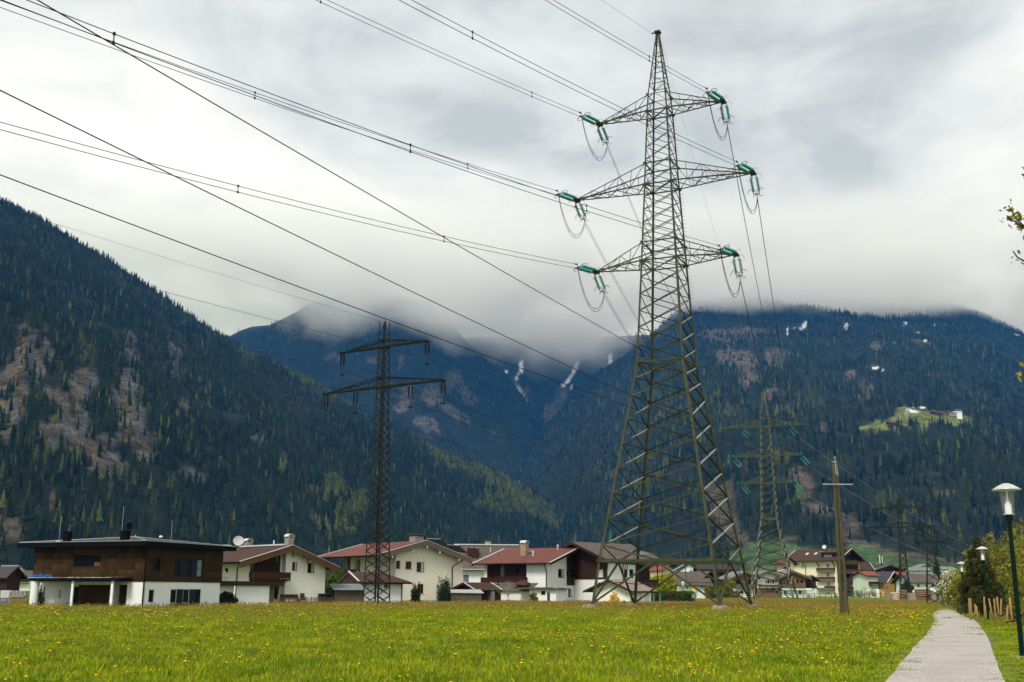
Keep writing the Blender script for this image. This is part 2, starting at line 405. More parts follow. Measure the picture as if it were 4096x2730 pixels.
MOUNT = {
 # px: ridge (py, distance), foot (py at distance)
 'left':  dict(px=[-900, -300, 0, 150, 300, 450, 600, 700, 800, 900, 1000, 1150, 1300, 1450, 1600, 1750, 1900, 2050, 2200, 2300, 2380, 2480, 2620],
               ry=[640, 700, 800, 870, 962, 1055, 1150, 1220, 1290, 1350, 1410, 1480, 1560, 1665, 1725, 1810, 1862, 1915, 2010, 2085, 2170, 2300, 2375],
               rd=[2300, 2300, 2300, 2300, 2300, 2320, 2340, 2360, 2400, 2420, 2450, 2480, 2500, 2550, 2600, 2650, 2700, 2750, 2800, 2800, 2750, 2700, 2650],
               fd=[700, 700, 800, 800, 820, 850, 880, 900, 950, 1000, 1000, 1050, 1100, 1150, 1250, 1350, 1450, 1600, 1800, 2000, 2200, 2500, 2600], n=(420, 170)),
 'peak':  dict(px=[500, 850, 970, 1010, 1080, 1180, 1240, 1330, 1420, 1500, 1620, 1720, 1800, 1870, 1950, 2020, 2100, 2200, 2350, 2600],
               ry=[1500, 1380, 1320, 1308, 1300, 1252, 1218, 1196, 1180, 1175, 1185, 1215, 1280, 1375, 1445, 1490, 1600, 1780, 2000, 2300],
               rd=[4600] * 13 + [4550, 4500, 4450, 4400, 4300, 4000, 3800], fd=[2900] * 20, n=(260, 130)),
 'back':  dict(px=[1500, 1800, 1950, 2050, 2150, 2250, 2350, 2450, 2550, 2700, 3000],
               ry=[1350, 1350, 1350, 1352, 1350, 1348, 1350, 1348, 1345, 1340, 1340],
               rd=[5300] * 11, fd=[3700, 3700, 3800, 4000, 4300, 4100, 3800, 3700, 3600, 3500, 3500], n=(200, 120)),
 'right': dict(px=[1700, 1900, 2020, 2100, 2200, 2300, 2400, 2500, 2600, 2700, 2800, 2950, 3200, 3500, 3700, 3900, 4096, 4300, 4700, 5300],
               ry=[2330, 2120, 1960, 1830, 1700, 1590, 1485, 1420, 1350, 1250, 1205, 1190, 1188, 1195, 1205, 1245, 1335, 1430, 1560, 1700],
               rd=[3600, 3700, 3800, 3900, 4050, 4200, 4300, 4450, 4600, 4700, 4800, 4900, 5000, 5000, 5000, 4900, 4800, 4700, 4600, 4400],
               fd=[2900, 2700, 2300, 2100, 1900, 1700, 1600, 1500, 1400, 1300, 1200, 1050, 1000, 950, 950, 950, 950, 950, 950, 950], n=(520, 260)),
}
COLS = np.array([(.21, .19, .165), (.066, .054, .036), (.55, .59, .64), (.11, .13, .035), (.05, .06, .025)])
m_mtn, n, l, b = _mat("mountain_slope")
vc = n.new("ShaderNodeVertexColor"); vc.layer_name = "cover"
geo = n.new("ShaderNodeNewGeometry")
t1 = n.new("ShaderNodeTexNoise"); t1.inputs['Scale'].default_value = .035; t1.inputs['Detail'].default_value = 8; t1.inputs['Roughness'].default_value = .68
mp = n.new("ShaderNodeMapping"); mp.inputs['Scale'].default_value = (1, 1, .45)
l.new(geo.outputs['Position'], mp.inputs[0]); l.new(mp.outputs[0], t1.inputs['Vector'])
mr = n.new("ShaderNodeMapRange"); mr.inputs[1].default_value = .36; mr.inputs[2].default_value = .64; mr.inputs[3].default_value = .25; mr.inputs[4].default_value = 1.5
l.new(t1.outputs[0], mr.inputs[0])
mm = n.new("ShaderNodeMix"); mm.data_type = 'RGBA'; mm.blend_type = 'MULTIPLY'; mm.inputs[0].default_value = 1
t3 = n.new("ShaderNodeTexNoise"); t3.inputs['Scale'].default_value = .16; t3.inputs['Detail'].default_value = 6; t3.inputs['Roughness'].default_value = .7; mp3 = n.new("ShaderNodeMapping"); mp3.inputs['Scale'].default_value = (1.6, 1, .4)
l.new(geo.outputs['Position'], mp3.inputs[0]); l.new(mp3.outputs[0], t3.inputs['Vector']); mr3 = n.new("ShaderNodeMapRange"); mr3.inputs[1].default_value = .38; mr3.inputs[2].default_value = .62; mr3.inputs[3].default_value = .45; mr3.inputs[4].default_value = 1.5; l.new(t3.outputs[0], mr3.inputs[0])
mu = n.new("ShaderNodeMath"); mu.operation = 'MULTIPLY'; l.new(mr.outputs[0], mu.inputs[0]); l.new(mr3.outputs[0], mu.inputs[1])
l.new(vc.outputs[0], mm.inputs[6]); l.new(mu.outputs[0], mm.inputs[7]); l.new(mm.outputs[2], b.inputs['Base Color'])
b.inputs['Roughness'].default_value = .95; b.inputs['Specular IOR Level'].default_value = .1

def interp(px, tab, key): return np.interp(px, tab['px'], tab[key])
tree_pts, tree_info = [], []
MCLAMP = {'left': 300, 'peak': 420, 'back': 420, 'right': 420}
def surf_dist(key, PX, T):
    tab = MOUNT[key]; return interp(PX, tab, 'fd') + (interp(PX, tab, 'rd') - interp(PX, tab, 'fd')) * T
def mountain_surface(key, PX, T):
    """T in 0..1 foot to ridge, above 1 the far side going down."""
    tab = MOUNT[key]; RD, RY = interp(PX, tab, 'rd'), interp(PX, tab, 'ry')
    FD = interp(PX, tab, 'fd')
    ys_ = np.array(tab['ry']); 
    # ridge height from its elevation in the photograph
    up = (CY - RY - (PX - CX) * math.tan(ROLL) * 0 ) / FPX; X0 = (PX - CX) / FPX
    def dirs(up):
        dx = _rt.x * X0 + _up.x * up; dy = _fw.y + _rt.y * X0 + _up.y * up; dz = _fw.z + _rt.z * X0 + _up.z * up
        return dx / dy, dz / dy
    sx, sz = dirs(up)
    RZ = EYE + sz * RD
    D = FD + (RD - FD) * T
    if key == 'right': prof = np.where(T < .07, T * .55, .0385 + (np.clip((T - .07) / .93, 0, None)) ** 1.12 * .9615)
    elif key == 'left': prof = T ** .9
    else: prof = T ** 1.05
    prof = np.where(T > 1, 1 - (T - 1) * 1.6, prof)
    Z = RZ * prof
    x = sx * D
    amp = (.028 if key != 'left' else .045) * np.maximum(RZ, 60)
    w = np.clip(T * 5, 0, 1) * np.clip(np.abs(1 - T) * 5 + .12, 0, 1)
    rel = (ridged(x / 420 + D / 1600, D / 900 + 3, 5, 4) - .55) * 2.4 * amp
    rel = rel + fbm(x / 160, D / 160, 8, 4) * amp * .5
    if key == 'left':   # rocky steps in the scars
        rel = rel + fbm(x / 45, D / 60, 12, 4) * 9
    Z = Z + rel * w
    return x, D, Z
for key, tab in MOUNT.items():
    nx, nt = tab['n']
    pxs = np.linspace(tab['px'][0], tab['px'][-1], nx); ts = np.concatenate([np.linspace(0, 1, nt), np.linspace(1.02, 1.5, 14)])
    PX, T = np.meshgrid(pxs, ts)
    X, Yv, Z = mountain_surface(key, PX, T)
    ppx, ppy = proj(X, Yv, Z)
    nz = fbm(ppx / 26, ppy / 42, 21, 4) * .75
    base = np.zeros(PX.shape + (3,)) + np.array([.010, .014, .008])
    dens = np.ones(PX.shape); light = np.zeros(PX.shape)
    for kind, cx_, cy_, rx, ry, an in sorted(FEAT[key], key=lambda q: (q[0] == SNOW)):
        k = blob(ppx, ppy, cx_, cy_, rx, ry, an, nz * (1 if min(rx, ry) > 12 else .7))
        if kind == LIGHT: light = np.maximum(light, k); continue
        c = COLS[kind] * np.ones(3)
        col = c
        if kind == ROCK:
            q = np.clip(fbm(ppx / 30, ppy / 60, 33, 3) * 1.6 + .5, 0, 1)[..., None]
            col = np.array([.060, .063, .065]) * (1 - q) + np.array([.068, .053, .032]) * q
        base = base * (1 - k[..., None]) + col * k[..., None]
        dens = dens * (1 - k * {ROCK: .62, GRASS: .68, SNOW: .95, MEADOW: .99}[kind])
    if key == 'right':   # valley side meadow at the foot, forest edge above it
        edge = np.interp(ppx, [2700, 2960, 3060, 3200, 3300, 3440, 3600, 3800, 4096], [2290, 2190, 2155, 2185, 2200, 2175, 2225, 2255, 2290])
        k = sstep(-4, 6, ppy - edge + fbm(ppx / 30, ppy / 30, 41, 3) * 8) * sstep(2850, 2960, ppx)
        gc = np.array([.045, .080, .024]); k3 = k[..., None]
        base = base * (1 - k3) + gc * k3; dens = dens * (1 - k)
    o = grid_mesh({'left': 'mountain', 'peak': 'mountain', 'back': 'mountain', 'right': 'mountain'}[key], X, Yv, Z, [m_mtn], attrs={'cover': base})
    tag(o, kind='structure', label={'left': 'steep forested mountain flank with rocky scars', 'peak': 'blue forested mountain whose peak touches the clouds',
        'back': 'distant mountain with snowy gullies behind the valley', 'right': 'long forested mountain with an alpine meadow under low cloud'}[key])
    # trees
    spacing = {'left': 6.6, 'peak': 13.5, 'back': 17.0, 'right': 12.5}[key]
    lo, hi = max(tab['px'][0], -160), min(tab['px'][-1], 4300)
    nt_ = 0
    # sample uniformly in world area: draw (px, T), accept with weight ~ distance
    fdm, rdm = np.min(tab['fd']), np.max(tab['rd'])
    area = 0.5 * (rdm ** 2 - fdm ** 2) * (hi - lo) / FPX
    N = int(area / spacing ** 2 * 1.0)
    pr = rng.uniform(lo, hi, N); dr = np.sqrt(rng.uniform(fdm ** 2, rdm ** 2 * 1.02, N))
    fdv, rdv = interp(pr, tab, 'fd'), interp(pr, tab, 'rd')
    T = (dr - fdv) / (rdv - fdv)
    ok = (T > 0.0) & (T < 1.01); pr, T, dr = pr[ok], T[ok], dr[ok]
    x, y, z = mountain_surface(key, pr, T)
    jx = (pr - tab['px'][0]) / (tab['px'][-1] - tab['px'][0]) * (nx - 1); jt = np.clip(T, 0, 1) * (nt - 1)
    i0 = np.clip(jx.astype(int), 0, nx - 1); j0 = np.clip(jt.astype(int), 0, nt - 1)
    de, li = dens[j0, i0], light[j0, i0]
    clump = fbm(x / 70, y / 70, 51, 3)
    ok = (rng.uniform(0, 1, len(x)) < de * np.clip(.85 + clump * 1.3, .2, 1))
    x, y, z, li, clump = x[ok], y[ok], z[ok], li[ok], clump[ok]
    ppx, ppy = proj(x, y, z)
    ok = (ppx > -120) & (ppx < 4220); x, y, z, li, clump = x[ok], y[ok], z[ok], li[ok], clump[ok]
    tree_pts.append((key, x, y, z, li, clump))

# ---------------- tree prototypes (shared by the instances of the far woods)
m_needle = mat_noise("spruce_needles", (.003, .007, .0045), (.017, .029, .012), .35, 4, .9, spread=.15, spec=.1, rand=.6)
m_needle_l = mat_noise("larch_needles", (.035, .050, .014), (.085, .100, .024), .35, 4, .9, spread=.15, spec=.1, rand=.5)
m_leaf_y = mat_noise("spring_leaves", (.085, .10, .012), (.19, .205, .022), .35, 4, .9, spread=.15, spec=.1, rand=.45)
def stand_variation(m, sc, lo, hi):
    n, l = m.node_tree.nodes, m.node_tree.links; b = n["Principled BSDF"]; lk = b.inputs['Base Color'].links[0]; src = lk.from_socket
    g = n.new("ShaderNodeNewGeometry"); t = n.new("ShaderNodeTexNoise"); t.inputs['Scale'].default_value = sc; t.inputs['Detail'].default_value = 5; t.inputs['Roughness'].default_value = .6; l.new(g.outputs['Position'], t.inputs['Vector'])
    r = n.new("ShaderNodeValToRGB"); l.new(t.outputs[0], r.inputs[0]); r.color_ramp.elements[0].position = .38; r.color_ramp.elements[0].color = lo; r.color_ramp.elements[1].position = .62; r.color_ramp.elements[1].color = hi
    x = n.new("ShaderNodeMix"); x.data_type = 'RGBA'; x.blend_type = 'MULTIPLY'; x.inputs[0].default_value = 1; l.new(src, x.inputs[6]); l.new(r.outputs[0], x.inputs[7]); l.new(x.outputs[2], b.inputs['Base Color'])
stand_variation(m_needle, .0065, (.45, .55, .7, 1), (1.7, 1.45, 1.0, 1)); stand_variation(m_needle_l, .008, (.6, .65, .7, 1), (1.35, 1.25, 1.0, 1))
m_bark_grey = mat_noise("dead_trunk", (.16, .14, .12), (.3, .28, .25), 1.0, 3, .9)
def proto(name, mb, mats):
    return bpy.data.objects.new(name, mb.mesh(name, mats))
def spruce_mb(seed, rounds=5, h=1.0, r=.17):
    rd = random.Random(seed); mb = MB()
    for k in range(rounds):
        z0 = .06 + .80 * k / rounds; z1 = z0 + .33 * (1 - k / (rounds + 3)); rr = r * (1 - k / (rounds + .2)) ** .8
        n_ = 7; base = []; a0 = rd.random() * 6
        for j in range(n_):
            a = a0 + 2 * math.pi * j / n_; q = rr * (1 if j % 2 else .62) * rd.uniform(.8, 1.15)
            base.append((q * math.cos(a), q * math.sin(a), z0 - (.03 if j % 2 else -.02)))
        tip = (rd.uniform(-.01, .01), rd.uniform(-.01, .01), min(z1, 1.0))
        vs_ = base + [tip]; mb.add(vs_, [(j, (j + 1) % n_, n_) for j in range(n_)])
    mb.add([(.012, 0, 0), (-.008, .01, 0), (-.008, -.01, 0), (0, 0, .3)], [(0, 1, 3), (1, 2, 3), (2, 0, 3)], 1)
    return mb
def leafy_mb(seed, n_=80, cards=True):
    rd = random.Random(seed); mb = MB()
    for k in range(n_):
        t = rd.random(); z = .22 + .75 * t; rr = .27 * math.sin(math.pi * min(1, .12 + t * .88)) ** .7
        a = rd.random() * 6.28; q = rr * math.sqrt(rd.random()); c = Vector((q * math.cos(a), q * math.sin(a), z))
        u = Vector((rd.gauss(0, 1), rd.gauss(0, 1), rd.gauss(0, .6))).normalized(); v = u.cross(Vector((rd.gauss(0, 1), rd.gauss(0, 1), rd.gauss(0, 1)))).normalized()
        s_ = rd.uniform(.035, .065)
        mb.add([c - u * s_, c - v * s_ * .8, c + u * s_, c + v * s_ * .9 + Vector((0, 0, .02))], [(0, 1, 2), (0, 2, 3)])
    mb.add([(.015, 0, 0), (-.01, .012, 0), (-.01, -.012, 0), (0, 0, .6)], [(0, 1, 3), (1, 2, 3), (2, 0, 3)], 1)
    return mb
P_TREES = [proto("spruce_shape", spruce_mb(1, 5, 1, .15), [m_needle, m_bark_grey]), proto("spruce_shape", spruce_mb(2, 6, 1, .19), [m_needle, m_bark_grey]),
           proto("spruce_shape", spruce_mb(3, 4, 1, .13), [m_needle, m_bark_grey]), proto("larch_shape", spruce_mb(4, 6, 1, .17), [m_needle_l, m_bark_grey]),
           proto("larch_shape", leafy_mb(5), [m_needle_l, m_bark_grey]), proto("birch_shape", leafy_mb(6), [m_leaf_y, m_bark_grey]), proto("birch_shape", leafy_mb(7), [m_leaf_y, m_bark_grey])]
FOREST_LABEL = {'left': 'dense dark spruce forest covering the near mountain flank on the left', 'peak': 'bluish spruce forest on the middle mountain that meets the clouds',
                'back': 'hazy forest in the high valley with snowy gullies', 'right': 'dark blue spruce forest covering the long mountain behind the village'}
for key, x, y, z, li, clump in tree_pts:
    N = len(x); u = rng.uniform(0, 1, N); which = rng.integers(0, 3, N)
    plt_ = .05 + .10 * np.clip(clump + .2, 0, 1)
    which = np.where(u < plt_, 3, which); which = np.where((u >= plt_) & (u < plt_ * 1.5), 4, which)
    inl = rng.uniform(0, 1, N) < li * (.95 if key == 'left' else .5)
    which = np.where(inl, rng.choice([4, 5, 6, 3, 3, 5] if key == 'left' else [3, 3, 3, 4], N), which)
    hgt = (rng.uniform(9, 27, N) ** 1.0) * (1 + .35 * fbm(x / 120, y / 120, 66, 3)) * np.where(which >= 4, .55, 1.0)
    if key == 'left': hgt = hgt * .82
    wd = hgt * rng.uniform(.85, 1.25, N) * np.where(which >= 4, 1.35, 1.0)
    o = scatter("forest", np.stack([x, y, z - 1.0], 1), rng.uniform(0, 6.28, N), np.stack([wd, wd, hgt], 1), P_TREES, which,
                label=FOREST_LABEL[key])
    print("FOREST", key, N)

# ---------------- air and low cloud
def vol_box(name, x0, x1, y0, y1, z0, z1, mat, **kw):
    mb = MB(); mb.box(x0, x1, y0, y1, z0, z1); return mb.build(name, mat, **kw)
m_haze = bpy.data.materials.new("haze_air"); m_haze.use_nodes = True
n, l = m_haze.node_tree.nodes, m_haze.node_tree.links
n.clear(); out = n.new("ShaderNodeOutputMaterial"); pv = n.new("ShaderNodeVolumePrincipled")
pv.inputs['Color'].default_value = (.05, .34, .95, 1); pv.inputs['Density'].default_value = 4.8e-5; pv.inputs['Absorption Color'].default_value = (.96, .97, .98, 1)
pv.inputs['Anisotropy'].default_value = 0.0
l.new(pv.outputs[0], out.inputs['Volume'])
vol_box("haze", -9500, 9500, -900, 9500, -3, 1600, m_haze, kind='stuff')

m_cloud = bpy.data.materials.new("low_cloud"); m_cloud.use_nodes = True
n, l = m_cloud.node_tree.nodes, m_cloud.node_tree.links
n.clear(); out = n.new("ShaderNodeOutputMaterial"); pv = n.new("ShaderNodeVolumePrincipled")
pv.inputs['Color'].default_value = (1, 1, 1, 1); pv.inputs['Anisotropy'].default_value = 0.0
geo = n.new("ShaderNodeNewGeometry"); sp = n.new("ShaderNodeSeparateXYZ"); l.new(geo.outputs['Position'], sp.inputs[0])
tn = n.new("ShaderNodeTexNoise"); tn.inputs['Scale'].default_value = .0019; tn.inputs['Detail'].default_value = 5; tn.inputs['Roughness'].default_value = .55
l.new(geo.outputs['Position'], tn.inputs['Vector'])
def cm(op, a, b_=None, c=None, clamp=False):
    q = n.new("ShaderNodeMath"); q.operation = op; q.use_clamp = clamp
    for i, v in enumerate((a, b_, c)):
        if v is None: continue
        if isinstance(v, (int, float)): q.inputs[i].default_value = v
        else: l.new(v, q.inputs[i])
    return q.outputs[0]
nn = cm('MULTIPLY_ADD', tn.outputs[0], 820.0, -410.0)
bx = cm('MULTIPLY', cm('ADD', sp.outputs[0], 280.0), 1 / 620.0); bias = cm('MULTIPLY', cm('EXPONENT', cm('MULTIPLY', cm('MULTIPLY', bx, bx), -1.0)), cm('MULTIPLY', cm('MULTIPLY', cm('SUBTRACT', 5000.0, sp.outputs[1]), 1 / 400.0, clamp=True), 150.0))
zz = cm('ADD', cm('ADD', sp.outputs[2], nn), bias)                       # ragged underside
low = cm('MULTIPLY', cm('SUBTRACT', zz, 1090.0), 1 / 190.0, clamp=True)
top = cm('MULTIPLY', cm('SUBTRACT', 1390.0, sp.outputs[2]), 1 / 120.0, clamp=True)
front = cm('MULTIPLY', cm('SUBTRACT', sp.outputs[1], 3300.0), 1 / 900.0, clamp=True)
den = cm('MULTIPLY', cm('MULTIPLY', cm('POWER', low, 1.6), top), cm('MULTIPLY', front, 0.012))
l.new(den, pv.inputs['Density']); l.new(pv.outputs[0], out.inputs['Volume'])
try: m_cloud.cycles.volume_step_rate = 1.0
except Exception as ex: print(ex)
vol_box("low_clouds", -7000, 7000, 3300, 8600, 880, 1390, m_cloud, kind='stuff', label='bank of grey low cloud lying on the mountain tops')
# ================================================================== LATTICE TOWERS AND WIRES
m_olive = mat_noise("olive_green_tower_paint", (.028, .031, .014), (.068, .072, .034), 1.2, 6, .65, bump=.1, spec=.2)
m_sheen = mat_noise("sky_sheen_brace", (.24, .23, .17), (.42, .40, .32), 2.0, 5, .55, spec=.3)  # sky reflection on the side braces put into the base colour
m_dark = mat_noise("weathered_dark_steel", (.008, .010, .009), (.022, .026, .020), 1.5, 5, .65, spec=.15)
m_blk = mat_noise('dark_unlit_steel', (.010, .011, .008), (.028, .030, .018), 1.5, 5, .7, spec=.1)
m_dark2 = mat_noise("grey_side_brace", (.04, .042, .038), (.11, .11, .10), 2.0, 5, .6, spec=.2)  # greyer tone for one diagonal of each side face
m_tower2 = mat_noise("mossy_green_steel", (.030, .042, .024), (.075, .09, .05), 1.2, 5, .5, spec=.4)
m_conc = mat_noise("weathered_concrete", (.16, .14, .12), (.34, .31, .27), 3.0, 8, .95, bump=.6, spec=.1)
m_wire = mat_plain("dark_aluminium_wire", (.018, .016, .019), .7, 0, .1)
m_wire_cu = mat_plain("dark_copper_wire", (.022, .010, .008), .7, 0, .1)
m_wire_pale = mat_plain("pale_aluminium_wire", (.30, .32, .34), .4, .6)
m_ring = mat_plain("grey_ring_steel", (.05, .05, .05), .4, .7)
m_glass, n, l, b = _mat("teal_insulator_glass")
b.inputs['Base Color'].default_value = (.003, .33, .32, 1); b.inputs['Roughness'].default_value = .12; b.inputs['Specular IOR Level'].default_value = .6
b.inputs['Transmission Weight'].default_value = .15
m_porc = mat_plain("dark_brown_porcelain", (.010, .007, .006), .5, 0, .1)

def pw(tab, z): return float(np.interp(z, [t[0] for t in tab], [t[1] for t in tab]))
def corner(tab, z, i):
    h = pw(tab, z); return Vector((h if i in (0, 1) else -h, -h if i in (0, 3) else h, z))    # 0:+- 1:++ 2:-+ 3:--
def legs(T, tab, mats, w0, w1, zt):
    zs_ = [t[0] for t in tab if t[0] <= zt] 
    if zs_[-1] < zt: zs_.append(zt)
    for i in range(4):
        mb = MB()
        for k in range(len(zs_) - 1):
            a, b_ = corner(tab, zs_[k], i), corner(tab, zs_[k + 1], i)
            w = w0 + (w1 - w0) * zs_[k] / zt
            mb.angle(a, b_, w, w * .16, (-math.copysign(1, a.x), 0, 0), (0, -math.copysign(1, a.y), 0))
        mb.build("leg", mats, T)
FACES = ((3, 0, (0, 1, 0)), (0, 1, (-1, 0, 0)), (1, 2, (0, -1, 0)), (2, 3, (1, 0, 0)))
def face_braces(T, tab, levels, w0, w1, mat, mat_pale, name="brace", style='x', skip_first=False, joined=False):
    n_ = len(levels) - 1; zmax = levels[-1]
    out = MB() if joined else None
    for k in range(n_):
        z0, z1 = levels[k], levels[k + 1]; w = w0 + (w1 - w0) * k / max(1, n_ - 1)
        for fi, (i, j, nin) in enumerate(FACES):
            nin = Vector(nin)
            prs = [(corner(tab, z0, i), corner(tab, z1, j), 0), (corner(tab, z0, j), corner(tab, z1, i), 1)]
            if style == 'z': prs = prs[:1] if (k + fi) % 2 else prs[1:]
            for a, b_, q in prs:
                off = nin * (.02 + .05 * q)
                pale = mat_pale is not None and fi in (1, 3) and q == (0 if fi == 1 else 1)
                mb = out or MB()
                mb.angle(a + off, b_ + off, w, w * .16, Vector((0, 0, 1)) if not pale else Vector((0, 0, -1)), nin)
                dk = mat_pale is m_sheen and not pale and (fi in (1, 3) or q == 1)
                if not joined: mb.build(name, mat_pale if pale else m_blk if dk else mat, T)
    if joined: out.build(name, mat, T)
def ring(T, tab, z, w, mat, name="horizontal_frame", x=False):
    mb = MB()
    for i in range(4): mb.beam(corner(tab, z, i), corner(tab, z, (i + 1) % 4), w)
    if x: mb.beam(corner(tab, z + .01, 0), corner(tab, z + .01, 2), w * .7); mb.beam(corner(tab, z + .02, 1), corner(tab, z + .02, 3), w * .7)
    return mb.build(name, mat, T)
def crossarm(T, tab, zb, zt, L, side, mat, w=.13, nb=4, tip=.25, name="cross_arm"):
    """one half arm: two bottom chords level, two top chords falling to the tip, lattice between."""
    s = side; hb = pw(tab, zb); ht = pw(tab, zt)
    A = empty(name, (0, 0, 0), 0, parent=T)
    mb = MB(); nd = {}
    for q in (-1, 1):
        b0, b1 = Vector((s * hb, q * hb, zb)), Vector((s * (L - .1), q * tip, zb)); t0 = Vector((s * ht, q * ht, zt)); t1 = Vector((s * (L - .55), q * (tip + .03), zb + .22))
        MB().angle(b0, b1, w, w * .18, (0, -q, 0), (0, 0, 1)).build("bottom_chord", mat, A)
        MB().angle(t0, t1, w * .8, w * .16, (0, -q, 0), (0, 0, -1)).build("top_chord", mat, A)
        nd[q] = [(b0.lerp(b1, f), t0.lerp(t1, f)) for f in np.linspace(0, 1, nb + 1)]
    for q in (-1, 1):
        for k in range(nb):
            (b0, t0), (b1, t1) = nd[q][k], nd[q][k + 1]
            MB().beam(t0 if k % 2 == 0 else b0, b1 if k % 2 == 0 else t1, w * .42).build("arm_brace", mat, A)
            if k: MB().beam(b0, t0, w * .4).build("arm_brace", mat, A)
    for k in range(nb):
        MB().beam(nd[-1][k][0] if k % 2 == 0 else nd[1][k][0], nd[1][k + 1][0] if k % 2 == 0 else nd[-1][k + 1][0], w * .55).build("arm_brace", mat, A)
        MB().beam(nd[1][k][0] if k % 2 == 0 else nd[-1][k][0], nd[-1][k + 1][0] if k % 2 == 0 else nd[1][k + 1][0], w * .45).build("arm_brace", mat, A)
    mb = MB()
    mb.box(s * L - .28, s * L + .28, -tip - .12, tip + .12, zb - .16, zb + .02); mb.box(s * L - .22, s * L + .22, -tip - .3, tip + .3, zb + .02, zb + .12)
    for q in (-1, 1): mb.box(s * L - .33, s * L - .18, q * .35 - .08, q * .35 + .08, zb - .24, zb + .2)
    mb.build("tip_plate", mat, A)
    return A
def disc_string(a, b_, nd_, r, core, mats, name, parent):
    a, b_ = Vector(a), Vector(b_); d = b_ - a; Lg = d.length; q = d.to_track_quat('Z', 'Y').to_matrix()
    prof = []; 
    mb = MB(); m0 = .06 * Lg; stp = (Lg - 2 * m0) / nd_
    pr = [(core, 0)]
    for k in range(nd_):
        z = m0 + k * stp
        pr += [(core, z), (r, z + stp * .25), (r * .94, z + stp * .5), (core * 1.6, z + stp * .62), (core, z + stp * .95)]
    pr += [(core, Lg)]
    mb.lathe(pr, n=10)
    mb.v = [tuple(a + q @ Vector(v)) for v in mb.v]
    return mb.build(name, mats, parent, smooth=True)
def ring_mb(c, nrm, R, r, arc=1.0, n=18, start=0.0):
    c = Vector(c); nrm = Vector(nrm).normalized(); u = nrm.orthogonal().normalized(); v = nrm.cross(u)
    pts = [c + (u * math.cos(start + 2 * math.pi * arc * k / n) + v * math.sin(start + 2 * math.pi * arc * k / n)) * R for k in range(n + (1 if arc < 1 else 1))]
    return MB().tube(pts, r, 5)
def insulator_pair(a, d, Lg, gapv, label, group, mat=None, r=.18, nd_=13, rings=True, cat="insulator", weight=False, r_ring=.42):
    """two parallel strings from point a along direction d (world space)."""
    mat = mat or m_glass; a = Vector(a); d = Vector(d).normalized(); gv = Vector(gapv)
    E = empty("insulator_set", a, 0, label, cat, group)
    o = Vector((0, 0, 0)); hl = .22 * Lg / 1.9; s0 = o + d * hl; s1 = o + d * (hl + Lg)
    fit = MB()
    for q in (-1, 1):
        g = gv * q
        disc_string(s0 + g, s1 + g, nd_, r, r * .28, mat, "insulator_string", E)
        fit.tube([o + g * .8, s0 + g], .03, 5)
        fit.tube([s1 + g, s1 + g * .95 + d * .12], .03, 5)
    fit.build("hanger", m_dark, E)
    yk = MB(); yk.beam(s1 + d * .12 - gv * 1.15, s1 + d * .12 + gv * 1.15, .07); yk.beam(s1 + d * .12, s1 + d * .5, .06)
    yk.build("yoke", m_dark, E)
    if rings:
        for q in (-1, 1):
            ring_mb(s0 + gv * q * 1.5 + d * .05, d.cross(gv), r_ring * .85, .016, .7, 14, 1.0 + q).build("grading_ring", m_ring, E)
            ring_mb(s1 + gv * q * 1.5 - d * .05, d.cross(gv), r_ring, .03, .75, 14, 2.0 + q).build("grading_ring", m_ring, E)
    if weight:
        MB().lathe([(0, 0), (.32, 0), (.34, .06), (.32, .16), (0, .2)], s1 + d * 1.25 - Vector((0, 0, .1)), 12).tube([s1 + d * .4, s1 + d * 1.2], .03, 5).build("counterweight", m_dark, E)
    return E, a + s1 + d * .5
def sagpts(a, b_, sag, n=24):
    a, b_ = Vector(a), Vector(b_)
    return [a.lerp(b_, k / n) - Vector((0, 0, 4 * sag * (k / n) * (1 - k / n))) for k in range(n + 1)]
def single_wire(a, b_, sag, r, mat, label, group, n=28, name="wire"):
    return MB().tube(sagpts(a, b_, sag, n), r, 5).build(name, mat, None, True, label=label, cat="power line", group=group)
def bundle(pts, r, sep, mat, label, group, spacers=(), name="conductor_pair"):
    E = empty(name, pts[0], 0, label, "power line", group); o = Vector(pts[0])
    up = Vector((0, 0, sep / 2)); P = [Vector(p) - o for p in pts]
    for q in (1, -1): MB().tube([p + up * q for p in P], r, 5).build("wire", mat, E, True)
    for f in spacers:
        k = f * (len(P) - 1); i = int(k); p = P[i].lerp(P[min(i + 1, len(P) - 1)], k - i)
        MB().beam(p - up * 1.05, p + up * 1.05, .045).box(p.x - .06, p.x + .06, p.y - .06, p.y + .06, p.z + up.z - .06, p.z + up.z + .08).box(p.x - .06, p.x + .06, p.y - .06, p.y + .06, p.z - up.z - .08, p.z - up.z + .06).build("spacer", m_dark, E)
    return E

# ---------------- the big tower in front
TC = Vector((16.35, 113.7, 0)); TYAW = math.radians(-25.2)
T1 = empty("transmission_tower", TC, TYAW, "tallest olive green lattice pylon with three cross arms standing on concrete blocks in the meadow", "pylon")
tab1 = [(.35, 6.42), (4.7, 5.85), (25.1, 2.56), (36.2, 1.98), (44.9, 1.56), (53.6, 1.18), (55.6, 1.05), (63.4, .16)]
legs(T1, tab1, m_olive, .26, .12, 63.4)
lv = [6.2, 8.8, 11.4, 13.95, 16.5, 19.0, 21.5, 23.4, 25.1]
face_braces(T1, tab1, lv, .135, .11, m_olive, m_sheen)
face_braces(T1, tab1, list(np.linspace(25.1, 36.2, 7)), .095, .085, m_olive, m_sheen)
face_braces(T1, tab1, list(np.linspace(36.2, 44.9, 7)), .075, .07, m_olive, None)
face_braces(T1, tab1, list(np.linspace(44.9, 53.6, 7)), .065, .06, m_olive, None)
face_braces(T1, tab1, list(np.linspace(53.6, 62.8, 7)), .055, .045, m_olive, None, style='z')
